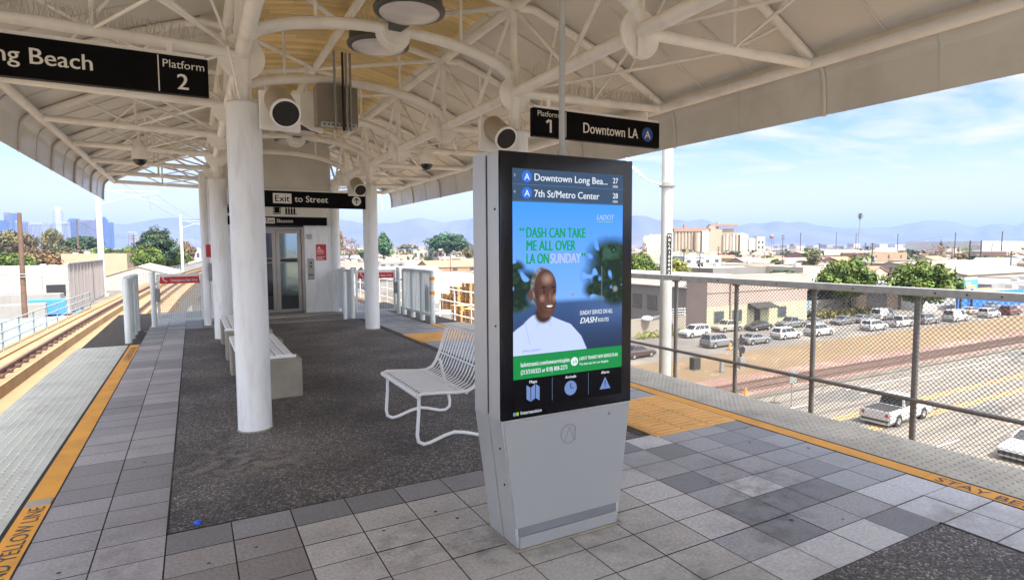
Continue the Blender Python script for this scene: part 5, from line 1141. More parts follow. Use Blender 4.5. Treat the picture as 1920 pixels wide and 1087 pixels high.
for yw in (68.6, 72.0, 76, 82):
    b = MB(); b.box(62.14, 62.199, yw-1.1, yw+1.1, GZ+2.0, GZ+4.3); w_ = part(b, 'window', M['trim'], gb); b = MB(); b.box(62.125, 62.139, yw-0.95, yw-0.05, GZ+2.1, GZ+4.2); b.box(62.125, 62.139, yw+0.05, yw+0.95, GZ+2.1, GZ+4.2); part(b, 'pane', M['winglass'], w_)
t = thing('yard_wall', 'beige block wall in front of the grey workshop', 'wall', (55, 60, GZ)); b = MB(); b.box(49.5, 59.3, 58.6, 58.85, GZ, GZ+2.2); b.box(49.5, 49.75, 58.851, 78, GZ, GZ+2.2); part(b, 'panel', wallmat((0.50, 0.44, 0.36)), t)
b = MB(); b.box(49.45, 59.35, 58.55, 58.9, GZ+2.201, GZ+2.3); part(b, 'coping', wallmat((0.55, 0.5, 0.43)), t)
pipe = thing('yard_gate', 'white tube gate on top of the beige yard wall', 'gate', (57.5, 58.7, GZ+2.3)); b = MB()
for z in (0.25, 0.6, 0.95): b.tube([(55.6, 58.72, GZ+2.3+z), (59.2, 58.72, GZ+2.3+z)], 0.04, 6)
for x in (55.6, 57.4, 59.2): b.tube([(x, 58.72, GZ+2.3), (x, 58.72, GZ+3.3)], 0.05, 6)
part(b, 'bars', M['white'], pipe)
# shed with mural wall and hedge, dark workshop, white shop, blue fence
x0, x1, y0, zt = face(1526, 1642, 600, 548)
building('low dark carport with a grey roof right of the pink building', x0+0.5, x1, y0+6, y0+18, zt-0.2, (0.05, 0.045, 0.04), 'roofgrey', ('x', 2.0), doors=())
t = thing('mural_wall', 'white and blue painted wall in front of the dark carport', 'wall', (x0, y0, GZ)); b = MB(); b.box(x0, x0+(x1-x0)*0.18, y0+3, y0+3.2, GZ, GZ+2.7); b.box(x0+(x1-x0)*0.74, x1-1, y0+3, y0+3.2, GZ, GZ+2.7); part(b, 'blue_panel', mat('mural_blue', (0.06, 0.22, 0.55)), t)
b = MB(); b.box(x0+(x1-x0)*0.18+0.01, x0+(x1-x0)*0.74-0.01, y0+3, y0+3.2, GZ, GZ+2.7); part(b, 'white_panel', M['roofwhite'], t)
for i, (cx_, rx_, rz_) in enumerate(((0.3, 2.2, 0.8), (0.55, 2.6, 0.7), (0.45, 1.2, 0.35))):
    b = MB(); zc = GZ+1.35; c = x0+(x1-x0)*cx_; b.tube([(c+rx_*math.sin(a*0.7)*math.cos(a), y0+2.99, zc+rz_*math.sin(a*1.3)) for a in [q*0.22 for q in range(26)]], 0.05, 4); part(b, 'mural_stroke', M['trim'], t)
x0, x1, y0, zt = face(1640, 1776, 594, 548)
building('dark brown open workshop shaded by the big round tree', x0, x1, y0+4, y0+20, zt, (0.10, 0.07, 0.055), 'roofgrey', parapet=0.2, doors=(('y', (x0+x1)/2+5, 4.5, 3.4, 'dark'), ('y', (x0+x1)/2-4, 6, 3.6, 'dark')))
x0, x1, y0, zt = face(1778, 1838, 588, 536)
building('small white shop with narrow dark windows by the blue fence', x0, x1, y0+4, y0+16, zt, (0.66, 0.66, 0.64), 'roofwhite', win=4, parapet=0.3, winh=(0.42, 0.66))
x0, x1, y0, zt = face(1838, 1960, 586, 566)
t = thing('sheet_fence', 'bright blue sheet metal fence behind the parked cars at the right', 'fence', (x0, y0, GZ)); b = MB()
for i in range(14): xa = x0+(x1-x0)*i/14; b.box(xa, xa+(x1-x0)/14-0.08, y0+3.5, y0+3.6, GZ, GZ+3.0)
part(b, 'panels', mat('fence_blue', (0.035, 0.16, 0.58), 0.5), t)
b = MB()
for i in range(15): xa = x0+(x1-x0)*i/14; b.box(xa-0.06, xa+0.02, y0+3.61, y0+3.7, GZ, GZ+3.1)
part(b, 'posts', M['trim'], t)
P0 = ground(1823, 586); zs0, zs1 = height_at(P0, 545), height_at(P0, 527); xs1 = on_y(1858, 535, P0.y).x
t = thing('shop_sign', 'blue roof sign with orange and white lettering above the white shop', 'sign', (P0.x, P0.y, GZ)); b = MB(); b.box(P0.x, xs1, P0.y+2, P0.y+2.2, zs0, zs1); part(b, 'board', mat('shop_sign_blue', (0.06, 0.24, 0.72), 0.5), t)
b = MB(); b.box(P0.x+1, P0.x+1.3, P0.y+2.21, P0.y+2.5, GZ, zs0); b.box(xs1-1.3, xs1-1, P0.y+2.21, P0.y+2.5, GZ, zs0); part(b, 'posts', M['trim'], t)
hh = zs1-zs0; b = MB(); b.box(P0.x+1.2, xs1-0.8, P0.y+1.95, P0.y+1.995, zs0+hh*0.1, zs0+hh*0.42); part(b, 'orange_strip', mat('sign_orange', (0.7, 0.33, 0.10)), t)
text('BARK', hh*0.42, M['paintw'], t, (P0.x+2.0, P0.y+1.99, zs0+hh*0.53), SX, SZ, 'lettering', 'LEFT', 0.03, 1, 0.01, (xs1-P0.x)*0.62)
# further rows: explicit buildings read from the photograph (px left, px right, ground row, top row, wall, roof, gable, windows, label)
ROWS = [
 (1336, 1470, 541, 503, (0.26, 0.25, 0.235), 'roofwhite', None, 0, 34, 'dark grey warehouse wall with a white roof behind the pink building'),
 (1310, 1452, 523, 497, (0.46, 0.36, 0.26), 'rooftan', None, 3, 25, 'tan flat building behind the dark grey warehouse'),
 (1282, 1352, 511, 480, (0.50, 0.55, 0.58), 'roofwhite', None, 4, 16, 'pale blue white house behind the black utility poles'),
 (1205, 1345, 497, 474, (0.52, 0.47, 0.38), 'roofwhite', None, 0, 40, 'long pale warehouse at the foot of the silos'),
 (1505, 1580, 540, 501, (0.55, 0.50, 0.42), 'roofwhite', None, 0, 20, 'white roofed shed left of the first round tree'),
 (1612, 1680, 540, 512, (0.50, 0.45, 0.38), 'rooftile', ('y', 3.4), 2, 18, 'beige house with a red tile gable between the two round trees'),
 (1380, 1440, 500, 484, (0.55, 0.38, 0.22), 'roofwhite', None, 2, 18, 'low sandy house right of the dark round tree'),
 (1440, 1545, 505, 488, (0.42, 0.33, 0.28), 'rooftan', ('x', 3), 5, 22, 'brownish row building beyond the sparse trees'),
 (1520, 1590, 492, 474, (0.40, 0.24, 0.20), 'rooftan', ('x', 2.5), 4, 24, 'reddish brick sheds below the tall palm'),
 (1575, 1640, 486, 470, (0.62, 0.60, 0.55), 'roofwhite', ('x', 4), 0, 40, 'white gabled shed beside the tall palm'),
 (1630, 1700, 492, 474, (0.46, 0.30, 0.18), 'rooftan', None, 3, 22, 'orange brown shop near the black pole'),
 (1640, 1740, 475, 465, (0.68, 0.67, 0.65), 'roofwhite', None, 0, 60, 'long white warehouse beneath the snowy peak'),
 (1775, 1800, 482, 466, (0.66, 0.65, 0.62), 'roofwhite', None, 2, 26, 'square white office block left of the billboard frame'),
 (1838, 1960, 480, 452, (0.60, 0.61, 0.64), 'roofwhite', None, 0, 80, 'very large white warehouse on the right skyline'),
 (1770, 1840, 500, 488, (0.60, 0.55, 0.48), 'roofwhite', None, 5, 22, 'low white house row below the billboard frame'),
 (1812, 1960, 530, 505, (0.46, 0.41, 0.35), 'rooftan', ('x', 3.5), 0, 46, 'wide tan low roofed hall above the blue sign'),
 (1858, 1990, 560, 533, (0.36, 0.36, 0.36), 'roofgrey', None, 0, 18, 'grey flat shed right of the blue sign'),
 (1875, 1990, 572, 548, (0.62, 0.44, 0.17), 'rooftan', None, 0, 8, 'yellow wall at the far right edge'),
 (630, 695, 530, 492, (0.45, 0.41, 0.35), 'rooftan', None, 3, 25, 'tan flat building right of the lift'),
 (714, 806, 506, 490, (0.60, 0.55, 0.48), 'roofwhite', None, 0, 30, 'long white flat shed behind the right gate'),
 (700, 840, 548, 507, (0.42, 0.40, 0.37), 'roofgrey', ('x', 3), 0, 22, 'grey hip roofed shed behind the right end railing'),
 (805, 925, 575, 516, (0.66, 0.62, 0.55), 'roofwhite', None, 0, 14, 'big white wall behind the wooden pallets'),
 (805, 900, 512, 492, (0.45, 0.28, 0.17), 'rooftile', ('x', 3), 3, 18, 'orange clay roofed house left of the kiosk'),
 (775, 830, 488, 470, (0.60, 0.55, 0.46), 'roofwhite', None, 6, 22, 'small white apartment house below the olive trees'),
 (826, 868, 486, 467, (0.52, 0.42, 0.36), 'rooftan', ('x', 3), 4, 18, 'pinkish house under the big round tree'),
 (735, 775, 493, 478, (0.62, 0.56, 0.38), 'roofwhite', None, 2, 18, 'pale yellow house beside the green conical tree'),
 (117, 240, 522, 476, (0.60, 0.43, 0.29), 'roofwhite', None, 0, 30, 'peach coloured block building behind the noise wall'),
 (-60, 128, 556, 503, (0.58, 0.52, 0.45), 'roofwhite', None, 0, 26, 'long cream warehouse behind the brown utility pole'),
 (190, 330, 545, 505, (0.60, 0.52, 0.43), 'roofwhite', ('y', 3), 0, 60, 'cream roofed hall right of the wire pole'),
 (348, 396, 500, 466, (0.46, 0.47, 0.48), 'roofwhite', None, 5, 30, 'pale grey framed building where the tracks disappear'),
]
for px0, px1, pyb, pyt, wc, rf, gb_, nw, dep, lb in ROWS:
    x0, x1, y0, zt = face(px0, px1, pyb, pyt)
    if gb_: zt -= gb_[1]*0.8
    tt = building(lb, x0, x1, y0, y0+dep, max(zt, GZ+2.4), wc, rf, gb_, win=nw, units=2 if not gb_ else 0, parapet=0.35)
P0 = ground(88, 556); 
b = MB(); b.box(P0.x, on_y(128, 556, P0.y).x, P0.y-0.3, P0.y-0.05, GZ, height_at(P0, 534)); b.build('shed_opening', M['dark'], label='dark open bay in the cream warehouse behind the blue trailer', cat='bay')
# generic blocks of the far city: individual houses out to the middle distance
rc = random.Random(11); cnt = 0
PAL = [(0.56, 0.51, 0.44), (0.62, 0.60, 0.56), (0.44, 0.37, 0.30), (0.50, 0.42, 0.34), (0.36, 0.34, 0.32), (0.58, 0.46, 0.36), (0.40, 0.27, 0.20)]
protos = []
for i in range(9):
    w_, d_, h_ = rc.uniform(9, 20), rc.uniform(9, 18), rc.uniform(3.0, 4.8)
    pr = building('low pale building among the far rooftops', -w_/2, w_/2, 9000-d_/2, 9000+d_/2, GZ+h_, rc.choice(PAL), ('roofwhite', 'rooftan', 'roofgrey', 'roofwhite', 'rooftan', 'roofwhite', 'rooftan', 'rooftile', 'roofgrey')[i], ('x', rc.uniform(1.5, 2.8)) if i % 3 else None, win=3, name='far_house', group='far low buildings of the city', parapet=0.3); protos.append(pr)
taken = []
spots = []
while len(spots) < 170:
    a = rad(rc.uniform(-16, 73)); d = math.exp(rc.uniform(math.log(300), math.log(950))); x, y = d*math.sin(a), d*math.cos(a)
    if -14 < x-TRK(y)*0.7 < 22 and y < 420: continue
    if d > 500 and 48 < math.degrees(a) < 54.5: continue
    if any((x-q[0])**2+(y-q[1])**2 < (22+d*0.012)**2 for q in spots): continue
    spots.append((x, y))
for i, (x, y) in enumerate(spots):
    r = protos[i] if i < 9 else copy_tree(protos[i % 9]); r.location = (x, y, GZ); r.rotation_euler.z = rc.choice([0, 0, math.pi/2])
# beyond them the city reads as one mass
b = MB(); rq = random.Random(21)
for i in range(3200):
    a = rad(rq.uniform(-22, 76)); d = math.exp(rq.uniform(math.log(700), math.log(7500))); x, y = d*math.sin(a), d*math.cos(a); s = rq.uniform(8, 26)*(1+d/4000); h = rq.uniform(3, 6.5) if d < 2600 or rq.random() < 0.9 else rq.uniform(12, 26)
    c = rq.choice(PAL); j = rq.uniform(0.8, 1.2); b.box(x-s, x+s, y-s*0.6, y+s*0.6, GZ-0.01, GZ+h, 0, tuple(q*j*0.55 for q in c))
b.build('distant_rooftops', mat('distant_walls', (1, 1, 1), 0.9, var=0.1, scale=0.02, attr='tint'), kind='stuff', label='pale mass of distant city rooftops below the mountains', cat='rooftops')

# ================================================================== SILOS, TOWER BLOCKS, WATER TANK
def depth_point(px, py, dep): return EYE+ray(px, py)*dep
SD = 760.0
bs = depth_point(1300, 480, SD); u_ = Vector((CR.x, CR.y, 0)).normalized(); fwd = Vector((CF.x, CF.y, 0)).normalized()
pxm = SD/FPX
def sx_(px): return (px-1300)*pxm
t = thing('grain_silos', 'row of beige grain silos with towers and tanks on the far right skyline', 'silos', (bs.x, bs.y, GZ), -YAW)
zz = lambda py: height_at(bs, py)-GZ
SB = mat('silo_concrete', (0.28, 0.232, 0.165), 0.85, var=0.06, scale=0.05); SW_ = mat('silo_white', (0.34, 0.315, 0.27), 0.8, var=0.05, scale=0.05); SR = mat('silo_rust', (0.26, 0.15, 0.10), 0.85, var=0.1, scale=0.05); SG = mat('silo_grey', (0.36, 0.34, 0.32), 0.85)
for i in range(8):
    px = 1266+i*6.2; b = MB(); b.cyl(sx_(px), 0, 0, zz(434), 2.25, 16); b.build('silo', SB, t)
b = MB(); b.box(sx_(1262), sx_(1330), -3, 6, zz(434)+0.01, zz(428)); b.box(sx_(1281), sx_(1285), -2, 2, zz(428)+0.01, zz(421)); b.box(sx_(1330.2), sx_(1382), -2, 8, zz(425), zz(421)); b.build('headhouse', SR, t)
b = MB(); b.lathe([(4.2, zz(434)), (0.2, zz(419))], sx_(1262), 8, 16); b.build('cone_roof', SR, t)
b = MB(); b.cyl(sx_(1305), -3, 0, zz(436), 4.2, 20); b.build('large_silo', SB, t)
b = MB(); b.box(sx_(1314), sx_(1326), -4, 4, 0, zz(432)); b.build('tower_block', SG, t)
b = MB(); b.box(sx_(1326.5), sx_(1338), -3, 6, 0, zz(424)); b.box(sx_(1338.2), sx_(1352), -2, 6, 0, zz(430)); b.box(sx_(1344), sx_(1347), 0, 3, zz(430), zz(416)); b.build('elevator_tower', SB, t)
for i in range(5): b = MB(); b.cyl(sx_(1355+i*6), -2, 0, zz(441-2*(i % 2)), 2.2, 14); b.build('silo', SW_ if i % 2 else SB, t)
b = MB(); b.box(sx_(1352), sx_(1376), 2, 9, 0, zz(429)); b.box(sx_(1376.2), sx_(1386), 2, 8, 0, zz(436)); b.build('mill_building', SB, t)
b = MB(); b.box(sx_(1386.2), sx_(1402), -1, 8, 0, zz(441)); b.prism([(sx_(1380), zz(441)+0.1), (sx_(1404), zz(441)+0.1), (sx_(1392), zz(437))], 'y', 0, 6); b.build('mill_annex', SW_, t)
b = MB(); b.box(sx_(1402.2), sx_(1415), -2, 8, 0, zz(447)); b.build('brown_block', SG, t)
b = MB(); b.box(sx_(1416), sx_(1432), -3, 6, 0, zz(444)); wb = b.build('white_block', SW_, t)
for i in range(2):
    for j in range(3): b = MB(); b.box(sx_(1419+i*7), sx_(1422+i*7), -3.1, -3.01, 3+j*6.5, 6.5+j*6.5); b.build('window', M['winglass'], t)
for px, ptop, r in ((1212, 444, 4.2), (1222, 441, 4.6), (1232, 441, 5.0), (1241, 440, 4.4)): b = MB(); b.lathe([(r, 0), (r, zz(ptop)), (0.3, zz(ptop)+1.6)], sx_(px), 4, 18); b.build('storage_tank', SW_, t)
wp = ground(1446, 482); t = thing('water_tower', 'small round water tank on thin legs right of the silos', 'water tower', (wp.x, wp.y, GZ)); zt_ = height_at(wp, 447); zb_ = height_at(wp, 440); r = (zb_-zt_)*0.55
b = MB(); b.ball((wp.x, wp.y, (zt_+zb_)/2), r, 14, 8); part(b, 'tank', SR, t)
b = MB()
for a in range(4): b.tube([(wp.x+r*0.9*math.cos(a*1.57+0.5), wp.y+r*0.9*math.sin(a*1.57+0.5), zt_+r*0.6), (wp.x+r*1.3*math.cos(a*1.57+0.5), wp.y+r*1.3*math.sin(a*1.57+0.5), GZ)], r*0.06, 4)
part(b, 'legs', M['trim'], t)
TOW = [(2, 14, 413, 0, 'narrow dark blue tower at the left edge of the skyline'), (13, 22, 399, 1, 'tall dark twin tower, left half, on the skyline'), (22.5, 32, 400, 0, 'tall blue twin tower, right half, on the skyline'), (33, 40, 413, 2, 'low violet tower behind the brown pole'), (46, 53, 416, 1, 'slim violet tower right of the brown pole'),
 (55, 63, 418, 2, 'pale wide tower block left of the tallest tower'), (66, 88, 417, 3, 'pale white slab tower among the skyline'), (90, 103, 417, 2, 'blue slab tower just left of the tallest tower'), (104.5, 119.5, 388, 3, 'tallest pale tower with a rounded crown'), (121, 131, 415, 2, 'low blue tower right of the tallest tower'), (132, 151, 410, 0, 'wide deep blue tower with a stepped top'), (152, 176, 413, 1, 'broad violet blue tower on the skyline'), (184, 201, 407, 0, 'deep blue tower beside the wire pole'), (205, 213, 417, 0, 'narrow blue tower right of the wire pole'), (243, 256, 434, 3, 'low grey tower apart on the right of the skyline')]
TM = [mat('tower_glass_blue', (0.05, 0.10, 0.26), 0.3, var=0.1, scale=0.02), mat('tower_violet', (0.13, 0.12, 0.16), 0.4, var=0.1, scale=0.02), mat('tower_grey', (0.24, 0.25, 0.27), 0.5, var=0.1, scale=0.02), mat('tower_pale', (0.27, 0.28, 0.28), 0.5, var=0.06, scale=0.02)]
for i, (a, c, top, mi, lb) in enumerate(TOW):
    D = 4300+((i*37) % 11)*60; pa, pc = depth_point(a, 455, D), depth_point(c, 455, D); wd = (pc-pa).length; ce = (pa+pc)/2; h = height_at(ce, top)-GZ
    t = thing('skyscraper', lb, 'skyscraper', (ce.x, ce.y, GZ), -YAW, 'downtown towers on the horizon')
    b = MB()
    if top == 388: b.loft([[(q*wd/2*math.cos(k*math.pi/8), q*wd/2*math.sin(k*math.pi/8), z) for k in range(16)] for z, q in ((0, 1), (h*0.82, 0.98), (h*0.92, 0.92), (h*0.97, 0.75), (h, 0.45))], 0, True)
    elif i in (10, 12): b.box(-wd/2, wd/2, -wd*0.3, wd*0.3, 0, h*0.94); b.box(-wd*0.33, wd*0.33, -wd*0.25, wd*0.25, h*0.94, h)
    else: b.box(-wd/2, wd/2, -wd*0.35, wd*0.35, 0, h)
    b.build('tower', TM[mi], t)
    g = MB(); n = max(3, int(wd/9))
    for k in range(n): xx = -wd/2+wd*(k+0.5)/n; g.box(xx-wd/n*0.22, xx+wd/n*0.22, -wd*0.35-0.6, -wd*0.35-0.05, h*0.05, h*0.93) if top != 388 else None
    if top != 388: g.build('window_bands', M['winglass'], t)

# ================================================================== MOUNTAINS
RID = [(-500, 440), (-300, 430), (-100, 425), (60, 420), (200, 419), (238, 422), (262, 416), (290, 411), (330, 409), (345, 412), (400, 408), (470, 405), (560, 400), (632, 411), (660, 414), (690, 421), (715, 420), (745, 418), (768, 411), (790, 409), (812, 413), (835, 417), (860, 413), (880, 411), (900, 405), (960, 396), (1060, 394), (1140, 402), (1183, 405), (1212, 405), (1232, 413), (1262, 411), (1288, 415), (1303, 412), (1318, 411), (1340, 418), (1372, 426), (1390, 422), (1408, 417), (1425, 420), (1458, 414), (1480, 418), (1500, 416), (1530, 421), (1562, 426), (1588, 428), (1640, 426), (1665, 427), (1690, 423), (1712, 418), (1735, 415), (1755, 412), (1772, 414), (1792, 416), (1812, 423), (1832, 426), (1858, 421), (1876, 419), (1900, 423), (1920, 419), (1990, 415), (2100, 420), (2300, 428), (2500, 440)]
def hsh(i, s): return (math.sin(i*12.9898+s*78.233)*43758.5453) % 1.0
def vn(x, s):
    i = math.floor(x); f = x-i; f = f*f*(3-2*f); return hsh(i, s)*(1-f)+hsh(i+1, s)*f
def range_mesh(name, m, D, back, front, lift, amp, seed, label):
    cols = []; rx = [p[0] for p in RID]; ry = [p[1] for p in RID]; px = -500
    ts = [0, 0.12, 0.25, 0.4, 0.55, 0.7, 0.82, 0.92, 1.0]
    while px <= 2500:
        py = float(np.interp(px, rx, ry))+lift+amp*(vn(px/17, seed)-0.5)+amp*0.5*(vn(px/6, seed+1)-0.5)
        d = ray(px, py); dh = Vector((d.x, d.y, 0)).normalized(); top = EYE+d*D; rad_ = Vector((top.x, top.y, 0)).length; col = []
        for i, t_ in enumerate(ts):
            rr_ = rad_-front*(1-t_); k = t_**1.25
            if 0 < i < 8: k *= 0.72+0.5*vn(px/23+i*0.7, seed+5+i % 3)*(1-t_*0.45)
            col.append((dh.x*rr_, dh.y*rr_, GZ-5+(top.z-GZ+5)*min(k, t_ if i < 8 else 1)))
        col.append((dh.x*(rad_+back), dh.y*(rad_+back), GZ-5)); cols.append(col); px += 5
    b = MB(); n = len(cols[0]); b.add([p for c in cols for p in c], [(i*n+j, (i+1)*n+j, (i+1)*n+j+1, i*n+j+1) for i in range(len(cols)-1) for j in range(n-1)], 0, True)
    return b.build(name, m, kind='structure')
mm = mat('mountain_scrub', (0.085, 0.085, 0.075), 0.95, var=0.25, scale=0.0011)
t_ = mm.node_tree; bs_ = t_.nodes['Principled BSDF']; src = bs_.inputs['Base Color'].links[0].from_socket; ge = nn(t_, 'ShaderNodeNewGeometry'); sz_ = nn(t_, 'ShaderNodeSeparateXYZ'); t_.links.new(ge.outputs['Position'], sz_.inputs[0])
sn = nn(t_, 'ShaderNodeTexNoise'); sn.inputs['Scale'].default_value = 0.004; sn.inputs['Detail'].default_value = 6; t_.links.new(ge.outputs['Position'], sn.inputs['Vector'])
ma = nn(t_, 'ShaderNodeMath', operation='MULTIPLY_ADD'); ma.inputs[1].default_value = 260; t_.links.new(sn.outputs[0], ma.inputs[0]); t_.links.new(sz_.outputs[2], ma.inputs[2])
mr = nn(t_, 'ShaderNodeMapRange'); mr.inputs[1].default_value = 640; mr.inputs[2].default_value = 700; t_.links.new(ma.outputs[0], mr.inputs[0])
xr = nn(t_, 'ShaderNodeMapRange'); xr.inputs[1].default_value = 8200; xr.inputs[2].default_value = 8800; t_.links.new(sz_.outputs[0], xr.inputs[0])
mu_ = nn(t_, 'ShaderNodeMath', operation='MULTIPLY'); t_.links.new(mr.outputs[0], mu_.inputs[0]); t_.links.new(xr.outputs[0], mu_.inputs[1])
mxs = nn(t_, 'ShaderNodeMix', data_type='RGBA'); t_.links.new(mu_.outputs[0], mxs.inputs[0]); t_.links.new(src, mxs.inputs[6]); mxs.inputs[7].default_value = (0.8, 0.82, 0.85, 1); t_.links.new(mxs.outputs[2], bs_.inputs['Base Color'])
range_mesh('mountains', mm, 10500, 2500, 2600, 0, 2.0, 3, '')
range_mesh('foothills', mat('foothill_scrub', (0.11, 0.105, 0.09), 0.95, var=0.2, scale=0.002), 6800, 900, 900, 39, 7.0, 9, '')
# ================================================================== TREES AND PLANTS
def leafmat(n, rough=0.6):
    m = mat(n, (1, 1, 1), rough, var=0.22, scale=0.9, attr='tint', spec=0.25)
    b = m.node_tree.nodes['Principled BSDF']; b.inputs['Subsurface Weight'].default_value = 0.0
    return m
M['leaf'] = leafmat('tree_foliage'); M['bark'] = mat('grey_brown_bark', (0.13, 0.10, 0.075), 0.9, var=0.2, scale=2); M['palmtrunk'] = mat('palm_trunk', (0.22, 0.175, 0.13), 0.9, var=0.15, scale=1)
FOL = {'green': (0.072, 0.115, 0.020), 'dark': (0.030, 0.055, 0.025), 'olive': (0.105, 0.105, 0.045), 'lime': (0.16, 0.18, 0.045), 'brown': (0.17, 0.125, 0.095), 'deep': (0.045, 0.10, 0.045), 'dry': (0.14, 0.105, 0.055)}
def crown(rr, kind, nb, nl, ls, shape='round', z0=0.26, big_=False):
    """leaf sprays gathered in clumps through a unit crown (radius 0.5, top at 1)"""
    b = MB(); base = FOL[kind]; cz = (1+z0)/2; hz_ = (1-z0)/2; clumps = []
    for i in range(nb):
        for _ in range(30):
            x, y, z = rr.uniform(-1, 1), rr.uniform(-1, 1), rr.uniform(-1, 1); q = x*x+y*y+z*z
            if 0.12 < q < 1: break
        k = 1.0
        if shape == 'cone': k = 1.05-0.85*(z*0.5+0.5)
        elif shape == 'flat': z = abs(z)*0.9-0.3
        if shape == 'round' and big_: k = 1.16 if z < 0.1 else 1.0-0.15*z
        s = 0.82+0.18*rr.random(); clumps.append((x*0.43*k*s, y*0.43*k*s, cz+z*hz_*0.86*s, rr.uniform(0.07, 0.14)*(1.1 if shape != 'cone' else 0.9)))
    for (x, y, z, r) in clumps:
        j = rr.uniform(0.45, 1.45); hue = rr.uniform(-0.15, 0.25); c0 = (base[0]*j*(1+hue), base[1]*j, base[2]*j*(1-hue))
        for l in range(nl):
            a, e = rr.uniform(0, 6.283), math.asin(rr.uniform(-1, 1)); q = r*(0.45+0.6*rr.random())
            p = Vector((x+q*math.cos(a)*math.cos(e), y+q*math.sin(a)*math.cos(e), z+q*0.8*math.sin(e)))
            n = Vector((math.cos(a)*math.cos(e)+rr.uniform(-.7, .7), math.sin(a)*math.cos(e)+rr.uniform(-.7, .7), math.sin(e)+rr.uniform(-.2, .9))).normalized(); t1 = n.orthogonal().normalized(); t1.rotate(Matrix.Rotation(rr.uniform(0, 6.28), 3, n)); t2 = n.cross(t1)
            s = ls*rr.uniform(0.6, 1.3); v = rr.uniform(0.75, 1.3); c = tuple(q_*v for q_ in c0)
            b.add([p+t1*s, p+t2*s*0.55, p-t1*s*0.9, p-t2*s*0.55], [(0, 1, 2, 3)], 0, False, c)
    return b, clumps
def trunk(rr, clumps, z0, r=0.028, limbs=7):
    b = MB(); b.tube([(0, 0, 0), (0.01, 0.0, z0*0.5), (0.0, 0.01, z0+0.05)], r, 8, r1=r*0.75)
    for c in rr.sample(clumps, min(limbs, len(clumps))):
        b.tube([(0, 0, z0*0.85), (c[0]*0.45, c[1]*0.45, z0+(c[2]-z0)*0.55), (c[0], c[1], c[2])], r*0.5, 5, r1=r*0.14)
    return b
PROTO = {}
def tree(px, pyb, pyt, pw, kind, label, shape='round', big=False, group='trees around the lots', z0=0.24, var=0):
    P0 = ground(px, pyb); h = height_at(P0, pyt)-GZ; dep = (P0-EYE).dot(CF); wd = pw*dep/FPX
    key = (kind, shape, big, var, z0)
    t = thing('tree', label, 'tree', (P0.x, P0.y, GZ), (px*7.3) % 6.28, group)
    if key not in PROTO:
        rr = random.Random(len(PROTO)*13+5)
        nb, nl, ls = (120, 60, 0.030) if big else (46, 34, 0.048)
        if kind in ('brown',): nl = int(nl*0.5); ls *= 0.7
        bm, cl = crown(rr, kind, nb, nl, ls, shape, z0, big); tk = trunk(rr, cl, z0)
        PROTO[key] = (tk.build('trunk', M['bark'], t), bm.build('crown', M['leaf'], t))
        objs = PROTO[key]
    else:
        objs = []
        for o in PROTO[key]:
            c = o.copy(); COL.objects.link(c); c.parent = t; objs.append(c)
    t.scale = (wd, wd, h)
    return t
